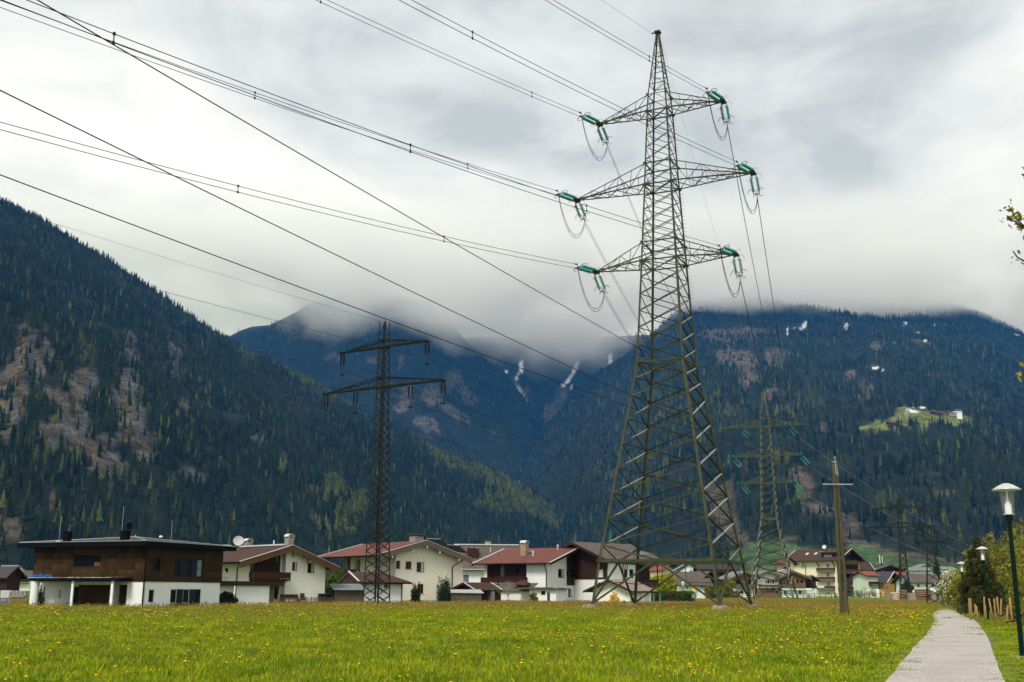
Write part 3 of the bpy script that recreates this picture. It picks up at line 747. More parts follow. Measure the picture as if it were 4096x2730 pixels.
for z in np.linspace(55.6, 62.0, 6): ring(T1, tab1, float(z), .06, m_olive)
ring(T1, tab1, 4.7, .26, m_olive, x=True); ring(T1, tab1, 25.1, .16, m_olive, x=True)
for z in (36.2, 38.3, 44.9, 47.4, 53.6): ring(T1, tab1, z, .12, m_olive, x=(z in (36.2, 44.9, 53.6)))
for fi, (i, j, nin) in enumerate(FACES):      # bottom bay: K braces to the feet and stiffeners
    a, b_ = corner(tab1, 4.7, i), corner(tab1, 4.7, j); m = (a + b_) / 2
    nin = Vector(nin)
    for c, cc in ((i, a), (j, b_)):
        MB().angle(corner(tab1, 6.2, c) + nin * .03, m + nin * .03, .15, .025, (0, 0, 1), nin).build("brace", m_sheen if (fi in (1,) and c == j) else m_olive, T1)
        ft = corner(tab1, .55, c)
        MB().beam(m + nin * .03, ft, .17).build("brace", m_olive, T1)
        q = m.lerp(ft, .5); lg = corner(tab1, 2.55, c)
        MB().beam(q, lg, .08).build("brace", m_olive, T1)
        MB().beam(q, cc.lerp(m, .5), .07).build("brace", m_olive, T1)
for q, (zb, zt, L, nb) in enumerate(((36.2, 38.3, 7.8, 4), (44.9, 47.4, 10.0, 5), (53.6, 55.6, 7.15, 4))):
    for s in (-1, 1): crossarm(T1, tab1, zb, zt, L, s, m_olive, .125, nb)
g = MB()
for z in (36.2, 38.3, 44.9, 47.4, 53.6, 55.6, 25.1, 4.7):
    for i in range(4):
        c = corner(tab1, z, i); sx, sy = math.copysign(1, c.x), math.copysign(1, c.y)
        g.box(c.x - .16, c.x + .16, c.y + sy * .012, c.y + sy * .03, z - .16, z + .16); g.box(c.x + sx * .012, c.x + sx * .03, c.y - .16, c.y + .16, z - .16, z + .16)
g.build("gusset_plates", m_olive, T1)
st = MB()
for z in np.arange(4, 61, .42):               # climbing steps on one leg
    c = corner(tab1, float(z), 1); st.tube([c, c + Vector((.26, .12, 0))], .014, 4)
st.build("climbing_steps", m_olive, T1)
MB().box(-.32, .32, -.32, .32, 63.3, 63.55).beam((-.7, 0, 63.45), (.3, 0, 63.45), .12).build("top_plate", m_dark, T1)
for i in range(4):
    c = corner(tab1, .3, i)
    hs = .62; mb = MB(); mb.add([(c.x - hs * 1.25, c.y - hs * 1.25, -.4), (c.x + hs * 1.25, c.y - hs * 1.25, -.4), (c.x + hs * 1.25, c.y + hs * 1.25, -.4), (c.x - hs * 1.25, c.y + hs * 1.25, -.4),
                  (c.x - hs, c.y - hs, .52), (c.x + hs, c.y - hs, .52), (c.x + hs, c.y + hs, .52), (c.x - hs, c.y + hs, .52)],
                 [(0, 3, 2, 1), (4, 5, 6, 7), (0, 1, 5, 4), (1, 2, 6, 5), (2, 3, 7, 6), (3, 0, 4, 7)]).build("concrete_foot", m_conc, T1)

T1M = Matrix.Translation(TC) @ Matrix.Rotation(TYAW, 4, 'Z')
BACK = Vector((-.571, -.821, 0)); OUT = Vector((.27, .963, 0))
T2C = Vector((62.6, 270, 0)); T2YAW = math.radians(-20)
T2M = Matrix.Translation(T2C) @ Matrix.Rotation(T2YAW, 4, 'Z')
ARMS = [(53.6, -7.15, 'top left'), (53.6, 7.15, 'top right'), (44.9, -10.0, 'middle left'), (44.9, 10.0, 'middle right'), (36.2, -7.8, 'bottom left'), (36.2, 7.8, 'bottom right')]
T2ARM = [(41.8, -5.9), (41.8, 5.7), (34.5, -8.2), (34.5, 8.1), (27.9, -6.4), (27.9, 6.3)]
t2_ends = []
for k, (z, xx, nm) in enumerate(ARMS):
    tipw = T1M @ Vector((xx, 0, z))
    dT = (BACK + Vector((0, 0, -.10))).normalized()
    _, eT = insulator_pair(tipw + BACK * .25, dT, 2.9, T1M.to_3x3() @ Vector((.24, 0, 0)) + Vector((0, 0, .10)),
                   f"teal glass insulators stretched sideways from the {nm} arm of the tallest pylon", "insulators on the tallest pylon", nd_=15)
    dS = (Vector((0, 0, -1)) + OUT * .2 + T1M.to_3x3() @ Vector((.34 if xx < 0 else .12, 0, 0))).normalized()
    _, eS = insulator_pair(tipw + Vector((0, 0, -.22)), dS, 1.75, T1M.to_3x3() @ Vector((.31, 0, 0)),
                   f"teal glass insulators hanging below the {nm} arm of the tallest pylon", "insulators on the tallest pylon", nd_=11)
    # conductors coming from the left behind the camera
    pts = []
    for t in np.linspace(0, 165, 34):
        pts.append(eT + BACK * t - Vector((0, 0, .147 * t - .00047 * t * t)))
    bundle(pts, .024, .46, m_wire, f"pair of dark cables running left from the {nm} arm of the tallest pylon", "cable pairs of the big power line", (.06 + .02 * k, .245 + .01 * k, .43, .62))
    # jumper loop
    J = empty("jumper_cable", eT, 0, f"slack loop of cable under the {nm} arm of the tallest pylon", "power cable", "jumper loops on the tallest pylon")
    for q in (.2, -.2):
        a = eT + Vector((0, 0, q)); b_ = eS + Vector((0, 0, q * .8 - .15)); p = []
        for s in np.linspace(0, 1, 15):
            w = 4 * s * (1 - s); v = a.lerp(b_, s); v = v - Vector((0, 0, 3.0 * w ** .8)) ; p.append(v - eT)
        MB().tube(p, .026, 5).build("wire", m_wire, J, True)
    for s in (.4, .6):
        w = 4 * s * (1 - s); v = eT.lerp(eS, s) - Vector((0, 0, 3.0 * w ** .8 + .07)) - eT
        MB().beam(v - Vector((0, 0, .2)), v + Vector((0, 0, .2)), .04).build("spacer", m_dark, J)
    for q in (.23, -.23):
        p = eT + Vector((0, 0, q)) - eT; MB().beam(p - dT * -.1, p + dT * .45, .11, .14).build("dead_end_clamp", m_dark, J)
    # onward to the next tower
    z2, x2 = T2ARM[k]; e2 = T2M @ Vector((x2, -.4, z2 - .3))
    b2 = bundle(sagpts(eS, e2, 3.2, 26), .021, .4, m_wire, f"cable pair from the {nm} arm of the tallest pylon to the pylon behind", "cable pairs of the big power line", (.5, .8))
top = T1M @ Vector((-.65, 0, 63.45))
single_wire(top, top + BACK * 165 - Vector((0, 0, 9)), 2.5, .016, m_wire_pale, "thin earth wire rising left from the tip of the tallest pylon", None)
single_wire(T1M @ Vector((.2, 0, 63.4)), T2M @ Vector((0, 0, 50.3)), 2.2, .013, m_wire_pale, "thin earth wire falling from the tip of the tallest pylon to the next one", None)

# ---------------- second pylon of the same line
T2 = empty("transmission_tower", T2C, T2YAW, "green lattice pylon with three arms and small teal insulators in front of the chalets", "pylon")
tab2 = [(0, 5.3), (3.5, 4.7), (19.3, 1.95), (27.9, 1.65), (34.5, 1.42), (41.8, 1.15), (43.9, 1.05), (50.4, .15)]
legs(T2, tab2, m_tower2, .30, .16, 50.4)
face_braces(T2, tab2, [3.5, 5.8, 8.0, 10.2, 12.4, 14.6, 16.9, 19.3], .15, .14, m_tower2, m_sheen)
face_braces(T2, tab2, list(np.linspace(19.3, 41.8, 14)), .13, .11, m_tower2, m_sheen)
face_braces(T2, tab2, list(np.linspace(43.9, 50, 4)), .09, .07, m_tower2, None, style='z')
for z in (3.5, 19.3, 27.9, 34.5, 41.8, 43.9): ring(T2, tab2, z, .2, m_tower2, x=(z < 20))
for (i, j, nin) in FACES:
    m = (corner(tab2, 3.5, i) + corner(tab2, 3.5, j)) / 2
    for c in (i, j): MB().beam(m, corner(tab2, .1, c), .18).build("brace", m_tower2, T2)
for zb, zt, L, nb in ((27.9, 29.6, 6.4, 4), (34.5, 36.3, 8.2, 4), (41.8, 43.5, 10.4, 5)):
    for s in (-1, 1): crossarm(T2, tab2, zb, zt, L, s, m_tower2, .2, nb)
for i in range(4):
    c = corner(tab2, 0, i); MB().box(c.x - .5, c.x + .5, c.y - .5, c.y + .5, -.3, .3).build("concrete_foot", m_conc, T2)
NXT = at(4060, 2300, 560)
for k, (z, xx) in enumerate(T2ARM):
    nm = ('top left', 'top right', 'middle left', 'middle right', 'bottom left', 'bottom right')[k]
    tipw = T2M @ Vector((xx, 0, z))
    dS = Vector((.62, .25, -.62)).normalized()
    _, eS = insulator_pair(tipw + Vector((0, 0, -.25)), dS, 2.7, Vector((.30, 0, .25)), f"short teal insulators at the {nm} arm of the pylon before the chalets", "insulators on the second pylon", r=.22, nd_=9, rings=False)
    dS2 = Vector((-.25, -.95, .1)).normalized()
    insulator_pair(tipw + Vector((-.3, -.2, -.1)), dS2, 2.2, Vector((.45, 0, 0)), f"teal insulators facing forward on the {nm} arm of the pylon before the chalets", "insulators on the second pylon", r=.24, nd_=8, rings=False)
    a = tipw + Vector((-.4, -2, -.3)); p = []
    for s in np.linspace(0, 1, 13):
        w = 4 * s * (1 - s); p.append(a.lerp(eS, s) - Vector((0, 0, 4.2 * w ** .8)))
    MB().tube(p, .04, 4).build("jumper_cable", m_wire, None, True, label=f"slack cable loop below the {nm} arm of the pylon before the chalets", cat="power cable", group="jumper loops on the second pylon")
    if k % 2:
        q = NXT + Vector((2 * k, 0, 7 - 2.5 * k)); single_wire(eS, q, 4, .035, m_wire_pale, f"pale cable falling right from the {nm} arm of the pylon before the chalets", "pale cables beyond the second pylon")

# ---------------- slender dark pylons with hanging insulators
def slim_tower(name, C, yaw, tab, zt, arms, npan, label, mat, w=.14, ins=True, scale=1.0, who="", igroup=None, insz=3.3, xfrac=()):
    T = empty(name, C, yaw, label, "pylon"); M = Matrix.Translation(C) @ Matrix.Rotation(yaw, 4, 'Z'); ends = []
    legs(T, tab, mat, w * 1.25, w, zt)
    top = arms[-1][0]
    face_braces(T, tab, list(np.linspace(tab[0][0], top, npan + 1)), w * .62, w * .5, mat, m_dark2 if w > .13 else None)
    mb = MB()
    for i in range(4):
        mb.beam(corner(tab, top + 1.2, i), Vector((0, 0, zt)), w * .7)
    mb.build("peak", mat, T)
    for zb, L, frac in arms:
        ring(T, tab, zb, w * 1.2, mat); ring(T, tab, zb + L * .14, w * 1.2, mat)
        for s in (-1, 1):
            crossarm(T, tab, zb, zb + L * .14, L, s, mat, w * 1.1, 4, .12)
            for f in (frac if isinstance(frac, tuple) else (frac,)):
                p = M @ Vector((s * L * f, 0, zb))
                if ins:
                    nm = ('left' if s < 0 else 'right') + (' end' if f == 1 else ' middle') + (' of the lower arm' if zb == arms[0][0] and len(arms) > 1 else ' of the upper arm' if len(arms) > 1 else ' of the arm')
                    _, e = insulator_pair(p + Vector((0, 0, -.1)), (0, 0, -1), insz * .48, M.to_3x3() @ Vector((.28 * scale, 0, 0)), f"dark insulators at the {nm} on {who}", igroup, m_porc, .18 * scale, 8, False, weight=(scale >= 1))
                    ends.append(e)
    return T, M, ends
MC = Vector((-17.9, 150.5, 0)); MYAW = math.radians(-32)
TM, MM, mends = slim_tower("transmission_tower", MC, MYAW, [(0, 1.31), (28, .66), (36.5, .55)], 38.6, [(29.3, 10.3, (1, .47)), (35.0, 7.5, 1)], 30,
    "slender dark lattice pylon with two cross arms before the cream gabled house", m_dark, .15, who="the slender pylon", igroup="insulators on the slender dark pylon")
pl = MB()
for z in (9, 14, 20, 25.5): pl.box(-.2, 1.1, -.9, -.5, z, z + .12)
pl.build("rest_platforms", m_dark, TM)
T4C = at(3622, 2377, 300); T4C.z = .5
T4, M4, e4 = slim_tower("transmission_tower", T4C, math.radians(-26), [(0, 1.35), (17.5, .62), (23.5, .5)], 26.3, [(18.6, 8.9, (1, .45)), (23.6, 6.6, 1)], 15,
    "small dark lattice pylon with two arms standing behind the timber stacks", m_dark, .19, scale=1.2, who="the small pylon", igroup="insulators on the small pylon behind the timber")
T5C = at(3737, 2378, 163); T5C.z = 0
T5, M5, e5 = slim_tower("transmission_tower", T5C, math.radians(-18), [(0, 1.15), (8.4, .55), (9.9, .30)], 11.5, [(9.0, 1.75, 1)], 8,
    "lowest lattice pylon with one short arm beside the gravel path", m_dark, .12, scale=.8, who="the lowest pylon by the path", igroup="insulators on the lowest pylon", insz=1.2)
MB().box(-1.5, 1.5, -1.5, 1.5, -.2, .12).build("concrete_foot", m_conc, T5)
MBACK = Vector((-.53, -.848, 0))
nmM = ['lower left end', 'lower left middle', 'lower right end', 'lower right middle', 'upper left end', 'upper right end']
for k, e in enumerate(mends):
    single_wire(e, e + MBACK * 175 - Vector((0, 0, 2.0)), 1.6 if k < 4 else 1.0, .02, m_wire, f"single dark wire running left from the {nmM[k]} of the slender pylon", "wires of the slender dark pylon")
    single_wire(e, e4[k], 5.0, .026, m_wire, f"dark wire from the {nmM[k]} of the slender pylon to the far small pylon", "wires of the slender dark pylon")
tp = MM @ Vector((0, 0, 38.6))
single_wire(tp, tp + MBACK * 175 + Vector((0, 0, 1)), 1.5, .014, m_wire, "thin earth wire running left from the tip of the slender pylon", None)
single_wire(tp, M4 @ Vector((0, 0, 26.3)), 4, .016, m_wire, "thin earth wire running right from the tip of the slender pylon", None)

# ---------------- wooden double pole with three wires
m_wood_pole = mat_noise("greenish_weathered_wood", (.038, .036, .022), (.11, .095, .056), 3.0, 8, .9, bump=.5, stretch=(2.5, 2.5, .18), spec=.15)
m_steel = mat_plain("galvanised_steel", (.42, .44, .46), .4, .5, .5)
PC = at(3368, 2377, 80); PC.z = 0
UP = empty("utility_pole", PC, math.radians(4), "weathered double wooden utility pole with one cross bar standing in the meadow", "utility pole")
for s in (-1, 1):
    a, b_ = Vector((s * .155 + .12, -s * .06, -.4)), Vector((s * .10 + .06, -s * .02, 10.9 + .12 * s))
    MB().tube([a.lerp(b_, k / 12) + Vector((random.uniform(-.008, .008), 0, 0)) for k in range(13)], [.150 - .0045 * k for k in range(13)], 12).build("pole", m_wood_pole, UP, True)
hd = MB(); hd.box(-.11, .22, -.10, .10, 10.92, 10.99); hd.build("pole_cap", m_steel, UP)
MB().box(-1.00, 1.20, -.24, -.17, 9.28, 9.35).build("cross_bar", m_steel, UP)
MB().tube([(.06, -.12, 10.0), (.06, -.12, 11.35)], .035, 6).build("top_spindle", m_steel, UP)
ptips = [Vector((-.94, -.2, 9.35)), Vector((1.14, -.2, 9.35)), Vector((.06, -.12, 11.3))]
for p in ptips:
    MB().lathe([(.03, 0), (.03, .12), (.12, .14), (.13, .22), (.08, .25), (.11, .28), (.12, .36), (.06, .42), (0, .43)], p, 10).build("pin_insulator", m_porc, UP, True)
for i in range(3): MB().tube([(.12 + .02 * i, -.17, 10.6 - i * .1), (.16 + .02 * i, -.2, 9.9)], .012, 4).build("strap", m_steel, UP)
UM = Matrix.Translation(PC) @ Matrix.Rotation(math.radians(4), 4, 'Z')
pw_ = [UM @ (p + Vector((0, 0, .36))) for p in ptips]
def nearpt(px, py, z):
    d = ray(px, py); return Vector((0, 0, EYE)) + d * ((z - EYE) / d.z)
ends = [nearpt(0, 362, 9.8), nearpt(0, 700, 9.6), nearpt(148, 0, 11.3)]
mids = [(2490, 1592), (2480, 1700), (2520, 1430)]
nm3 = ['left insulator', 'right insulator', 'top']
for k in range(3):
    a, b_ = pw_[k], ends[k]; d = (b_ - a); b2 = b_ + d * .5
    pts = []
    # gentle sag matched at the left edge of the span
    for s in np.linspace(0, 1.5, 40):
        v = a + d * s; v.z -= 1.3 * 4 * (s / 1.5) * (1 - s / 1.5) * .55 - (1.3 * .55 * 4 * (1 / 1.5) * (1 - 1 / 1.5)) * s
        pts.append(v)
    MB().tube(pts, .013, 6).build("wire", m_wire_cu, None, True, label=f"thick dark wire crossing the sky down to the {nm3[k]} of the wooden pole", cat="power line", group="three wires of the wooden pole")
    q = at(3930 + 20 * k, 2285 + (0, 4, -10)[k], 260)
    single_wire(a, q, 2.2, .014, m_wire_cu, f"dark wire running right and down from the {nm3[k]} of the wooden pole", "three wires of the wooden pole")
# ================================================================== HOUSES
def plaster(name, c, v=.05):
    return mat_noise(name, tuple(x * (1 - v * 2.2) for x in c), tuple(min(.92, x * (1 + v)) for x in c), .9, 9, .92, bump=.15, spec=.15, spread=.3)
m_white = plaster("white_plaster", (.80, .81, .80)); m_cream = plaster("cream_plaster", (.82, .77, .64)); m_cream2 = plaster("pale_cream_plaster", (.82, .80, .71))
m_hotel = plaster("yellow_cream_plaster", (.80, .72, .52)); m_orange = plaster("orange_plaster", (.72, .38, .13)); m_grn = plaster("pale_green_plaster", (.55, .62, .50)); m_pink = plaster("salmon_plaster", (.62, .44, .30))
m_wood_dk = mat_noise("dark_stained_timber", (.016, .007, .005), (.05, .022, .013), 2.2, 7, .75, bump=.3, stretch=(5, 5, .35), spec=.2)
m_wood_rd = mat_noise("red_brown_timber", (.026, .008, .005), (.055, .018, .010), 2.2, 7, .7, bump=.3, stretch=(6, 6, .3), spec=.2)
m_wood_md = mat_noise("brown_carved_timber", (.055, .027, .013), (.13, .065, .03), 2.5, 7, .8, bump=.4, stretch=(5, 5, .6), spec=.2)
m_wood_lt = mat_noise("honey_timber", (.16, .075, .028), (.30, .16, .07), 2.5, 7, .75, stretch=(6, 6, .4), spec=.2)
m_wood_gr = mat_noise("grey_weathered_boards", (.06, .045, .033), (.19, .15, .11), 2.5, 8, .9, bump=.4, stretch=(7, 7, .3), spec=.1)
m_roof_br = mat_noise("brown_roof_tiles", (.040, .020, .015), (.085, .045, .034), 1.6, 8, .85, bump=.4, spec=.15)
m_roof_rd = mat_noise("red_brown_metal_roof", (.105, .030, .020), (.155, .052, .036), .6, 7, .75, bump=.1, spec=.25)
m_roof_gr = mat_noise("grey_brown_shingle_roof", (.060, .048, .042), (.13, .105, .09), 1.8, 8, .85, bump=.4, spec=.15)
m_roof_sl = mat_noise("dark_slate_roof", (.022, .020, .024), (.06, .055, .06), 1.6, 8, .7, bump=.3, spec=.25)
m_roof_gy = mat_noise("grey_green_sheet_roof", (.10, .12, .12), (.19, .21, .20), .9, 7, .55, spec=.35)
m_roof_or = mat_noise("orange_clay_tiles", (.15, .045, .028), (.25, .085, .052), 1.8, 8, .85, spec=.15)
m_trim = mat_plain("pale_metal_trim", (.62, .63, .64), .4, .3, .5)
m_anth = mat_plain("anthracite_panel", (.014, .020, .034), .6, 0, .06)
m_black = mat_plain("black_gutter_metal", (.004, .005, .007), .7, 0, .05)
m_stone = mat_noise("rough_stone", (.14, .13, .12), (.36, .33, .30), 2.0, 8, .95, bump=.8)
m_brown_p = mat_plain("brown_painted_pipe", (.05, .025, .018), .5, .1)
m_pane, n, l, b = _mat("window_glass")
b.inputs['Base Color'].default_value = (.004, .005, .006, 1); b.inputs['Roughness'].default_value = .25; b.inputs['Specular IOR Level'].default_value = .05
m_pane_lt = mat_plain("curtained_glass", (.15, .19, .21), .25, 0, .2)
m_curt = mat_plain("white_curtain", (.5, .52, .53), .8)
m_fr_w = mat_plain("white_window_frame", (.62, .63, .62), .5); m_fr_b = mat_plain("brown_window_frame", (.085, .035, .018), .6); m_fr_o = mat_plain("amber_window_frame", (.24, .10, .025), .6)
m_fr_d = mat_plain("dark_window_frame", (.008, .009, .011), .6, 0, .15)

class House:
    def __init__(s, name, px, d, yaw, label, cat="house", group=None, z0=None):
        P = at(px, HORIZON + 4, d); P.z = gz(P.x, P.y) if z0 is None else z0
        s.P = P; a = math.radians(yaw); s.ux = Vector((math.cos(a), math.sin(a), 0)); s.uy = Vector((-math.sin(a), math.cos(a), 0))
        s.E = empty(name, P, a, label, cat, group)
    def loc(s, w): v = w - s.P; return Vector((v.dot(s.ux), v.dot(s.uy), v.z))
    def F(s, px, py, y=0.0):            # photograph pixel -> (x, z) on the plane local y
        v = s.loc(toplane(px, py, s.P + s.uy * y, s.uy)); return v.x, v.z
    def S(s, px, py, x=0.0):            # -> (y, z) on the plane local x
        v = s.loc(toplane(px, py, s.P + s.ux * x, s.ux)); return v.y, v.z
def P3(face, c, q, z, off=0.0):
    return Vector((q, c - off, z)) if face == 'F' else Vector((c - off, q, z)) if face == 'L' else Vector((c + off, q, z)) if face == 'R' else Vector((q, c + off, z))
def wallface(mb, face, c, q0, q1, z0, top, holes=(), depth=.16, mi=0):
    """top: list of (q, z) breakpoints. holes: (q0, q1, z0, z1)."""
    tq = [t[0] for t in top]; tz = [t[1] for t in top]; T_ = lambda q: float(np.interp(q, tq, tz))
    qs = sorted({q0, q1, *[q for q in tq if q0 < q < q1], *[h[0] for h in holes], *[h[1] for h in holes]})
    for a, b_ in zip(qs, qs[1:]):
        if b_ - a < 1e-4: continue
        m = (a + b_) / 2; hs = sorted([h for h in holes if h[0] - 1e-6 <= m <= h[1] + 1e-6], key=lambda h: h[2]); z = z0
        for h in hs:
            if h[2] > z + 1e-4: mb.poly([P3(face, c, a, z), P3(face, c, b_, z), P3(face, c, b_, h[2]), P3(face, c, a, h[2])], mi)
            z = h[3]
        mb.poly([P3(face, c, a, z), P3(face, c, b_, z), P3(face, c, b_, T_(b_)), P3(face, c, a, T_(a))], mi)
    for h in holes:
        A = [(h[0], h[2]), (h[1], h[2]), (h[1], h[3]), (h[0], h[3])]
        for (a, za), (b_, zb) in zip(A, A[1:] + A[:1]):
            mb.poly([P3(face, c, a, za), P3(face, c, b_, zb), P3(face, c, b_, zb, -depth), P3(face, c, a, za, -depth)], mi)
def pbox(mb, face, c, q0, q1, z0, z1, o0, o1, mi=0):
    a, b_ = P3(face, c, q0, z0, o0), P3(face, c, q1, z1, o1)
    return mb.box(min(a.x, b_.x), max(a.x, b_.x), min(a.y, b_.y), max(a.y, b_.y), min(a.z, b_.z), max(a.z, b_.z), mi)
def window(E, face, c, h, fr=None, pane=None, bars=(1, 0), sill=True, surround=None, curtain=0, name="window", fw=.07):
    fr = fr or m_fr_b; pane = pane or m_pane; q0, q1, z0, z1 = h; mb = MB(); dp = (-.15, -.08)
    fw = min(fw, (q1 - q0) * .2)
    pbox(mb, face, c, q0 + .002, q0 + fw, z0 + .002, z1 - .002, *dp); pbox(mb, face, c, q1 - fw, q1 - .002, z0 + .002, z1 - .002, *dp)
    pbox(mb, face, c, q0 + fw, q1 - fw, z0 + .002, z0 + fw, *dp); pbox(mb, face, c, q0 + fw, q1 - fw, z1 - fw, z1 - .002, *dp)
    for k in range(bars[0]):
        q = q0 + (q1 - q0) * (k + 1) / (bars[0] + 1); pbox(mb, face, c, q - fw * .45, q + fw * .45, z0 + fw, z1 - fw, -.14, -.09)
    for k in range(bars[1]):
        z = z0 + (z1 - z0) * (k + 1) / (bars[1] + 1); pbox(mb, face, c, q0 + fw, q1 - fw, z - fw * .4, z + fw * .4, -.138, -.092)
    W = mb.build(name, fr, E)
    pbox(MB(), face, c, q0 + fw * .5, q1 - fw * .5, z0 + fw * .5, z1 - fw * .5, -.128, -.112).build("pane", pane, W)
    if sill: pbox(MB(), face, c, q0 - .06, q1 + .06, z0 - .05, z0 - .003, -.02, .07).build("sill", fr, W)
    if surround is not None:
        s = .12; mb = MB()
        pbox(mb, face, c, q0 - s, q0 - .001, z0 - .0, z1 + s, .001, .015); pbox(mb, face, c, q1 + .001, q1 + s, z0, z1 + s, .001, .015); pbox(mb, face, c, q0 - .001, q1 + .001, z1 + .001, z1 + s, .001, .015)
        mb.build("surround", surround, W)
    if curtain:
        w = (q1 - q0) * .3
        for s in ((-1, 1) if curtain == 2 else (1,)):
            a = q0 + fw if s < 0 else q1 - fw - w
            pbox(MB(), face, c, a, a + w, z0 + fw, z1 - fw, -.110, -.106).build("curtain", m_curt, W)
    return W
def rafters_ends(mb, x0, x1, y, z, n_, w=.16, L=.5, axis='x'):
    for k in range(n_):
        t = x0 + (x1 - x0) * (k + .5) / n_
        if axis == 'x': mb.box(t - w / 2, t + w / 2, y - L, y + L, z - .2, z)
        else: mb.box(y - L, y + L, t - w / 2, t + w / 2, z - .2, z)
def gable_roof(E, axis, a0, a1, b0, b1, bm, z0, z1, zr, top, under=None, t=.10, name="roof", verge=None, trim=None, vh=.30, gutter=None):
    """ridge runs along `axis`, from a0 to a1; across it eaves at b0 (z0) and b1 (z1), ridge at bm (zr)."""
    under = under or m_wood_dk
    V = (lambda a, b_, z: Vector((a, b_, z))) if axis == 'x' else (lambda a, b_, z: Vector((b_, a, z)))
    up = Vector((0, 0, t)); mb = MB()
    L1 = [V(a0, b0, z0), V(a1, b0, z0), V(a1, bm, zr), V(a0, bm, zr)]; L2 = [V(a0, b1, z1), V(a1, b1, z1), V(a1, bm, zr), V(a0, bm, zr)]
    mb.slab(L1, up); mb.slab(L2, up)
    R = mb.build(name, top, E)
    dn = Vector((0, 0, -.14)); e = Vector((0, 0, -.003)); mb = MB()
    ins = .05
    mb.slab([V(a0 + ins, b0 + ins, z0), V(a1 - ins, b0 + ins, z0), V(a1 - ins, bm, zr - .003), V(a0 + ins, bm, zr - .003)], dn); mb.slab([V(a0 + ins, b1 - ins, z1), V(a1 - ins, b1 - ins, z1), V(a1 - ins, bm, zr - .003), V(a0 + ins, bm, zr - .003)], dn)
    mb.v = [(x, y, z - .004) for x, y, z in mb.v]
    mb.build("roof_boards", under, R)
    if verge is not None:
        for a, s in ((a0, -1), (a1, 1)):
            for bb, zz in ((b0, z0), (b1, z1)):
                mb = MB(); o = (V(s * .06, 0, 0) if True else 0)
                mb.slab([V(a, bb, zz - vh + .05), V(a, bm, zr - vh + .05), V(a, bm, zr + .06), V(a, bb, zz + .06)], V(s * .07, 0, 0)); mb.build("verge_board", verge, R)
    if trim is not None:
        for a, s in ((a0, -1), (a1, 1)):
            for bb, zz in ((b0, z0), (b1, z1)):
                MB().slab([V(a - s * .15, bb, zz + t + .002), V(a - s * .15, bm, zr + t + .002), V(a + s * .12, bm, zr + t + .002), V(a + s * .12, bb, zz + t + .002)], Vector((0, 0, .05))).build("verge_trim", trim, R)
    if gutter is not None:
        for bb, zz in ((b0, z0), (b1, z1)):
            s = -1 if bb < bm else 1
            MB().beam(V(a0, bb + s * .08, zz + .0), V(a1, bb + s * .08, zz + .0), .16, .15).build("gutter", gutter, R)
    return R
def hip_roof(E, x0, x1, y0, y1, z0, zr, inset, top, name="roof", t=.12, edge=None):
    m = (y0 + y1) / 2; mb = MB(); a = Vector((x0 + inset, m, zr)); b_ = Vector((x1 - inset, m, zr))
    c = [Vector((x0, y0, z0)), Vector((x1, y0, z0)), Vector((x1, y1, z0)), Vector((x0, y1, z0))]; u = Vector((0, 0, t))
    mb.poly([c[0] + u, c[1] + u, b_ + u, a + u]); mb.poly([c[1] + u, c[2] + u, b_ + u]); mb.poly([c[2] + u, c[3] + u, a + u, b_ + u]); mb.poly([c[3] + u, c[0] + u, a + u])
    mb.poly([c[3], c[2], c[1], c[0]])
    for i in range(4): mb.poly([c[i], c[(i + 1) % 4], c[(i + 1) % 4] + u, c[i] + u], 1)
    return mb.build(name, [top, edge or top], E)
def chimney(R, x, y, z0, z1, w=.35, mat=None, cap='arch', capm=None):
    c = MB().box(x - w, x + w, y - w, y + w, z0, z1).build("chimney", mat or m_stone, R); mb = MB()
    if cap == 'arch':
        n_ = 8; pr = [(x + w * 1.15 * math.cos(math.pi * k / n_), z1 + .18 + w * .8 * math.sin(math.pi * k / n_)) for k in range(n_ + 1)]
        for (xa, za), (xb, zb) in zip(pr, pr[1:]): mb.slab([(xa, y - w * 1.2, za), (xb, y - w * 1.2, zb), (xb, y + w * 1.2, zb), (xa, y + w * 1.2, za)], (0, 0, .03))
        for sx in (-1, 1):
            for sy in (-1, 1): mb.box(x + sx * w * .9 - .03, x + sx * w * .9 + .03, y + sy * w * .9 - .03, y + sy * w * .9 + .03, z1, z1 + .2)
    elif cap == 'slab':
        mb.box(x - w * 1.35, x + w * 1.35, y - w * 1.35, y + w * 1.35, z1 + .22, z1 + .32)
        for sx in (-1, 1):
            for sy in (-1, 1): mb.box(x + sx * w * .8 - .06, x + sx * w * .8 + .06, y + sy * w * .8 - .06, y + sy * w * .8 + .06, z1, z1 + .22)
    else: mb.tube([(x, y, z1), (x, y, z1 + .35)], w * .45, 8)
    mb.build("chimney_cap", capm or m_trim, R)
def dish(R, p, r, nrm, mat=None):
    n_ = Vector(nrm).normalized(); q = n_.to_track_quat('Z', 'Y').to_matrix(); mb = MB()
    mb.lathe([(0, 0), (r * .5, .04), (r * .85, .12), (r, .18), (r * .98, .20), (r * .5, .06), (0, .02)], n=18); mb.v = [tuple(Vector(p) + q @ Vector(v)) for v in mb.v]
    mb.tube([Vector(p), Vector(p) + n_ * .5 * r + Vector((0, 0, -r * .4))], .02, 4); mb.tube([Vector(p) - n_ * .05, Vector(p) - n_ * .1 - Vector((0, 0, r + .5))], .035, 5)
    mb.build("satellite_dish", mat or m_fr_w, R)
def pipe(E, pts, r=.06, mat=None, name="downpipe"): MB().tube(pts, r, 6).build(name, mat or m_brown_p, E)
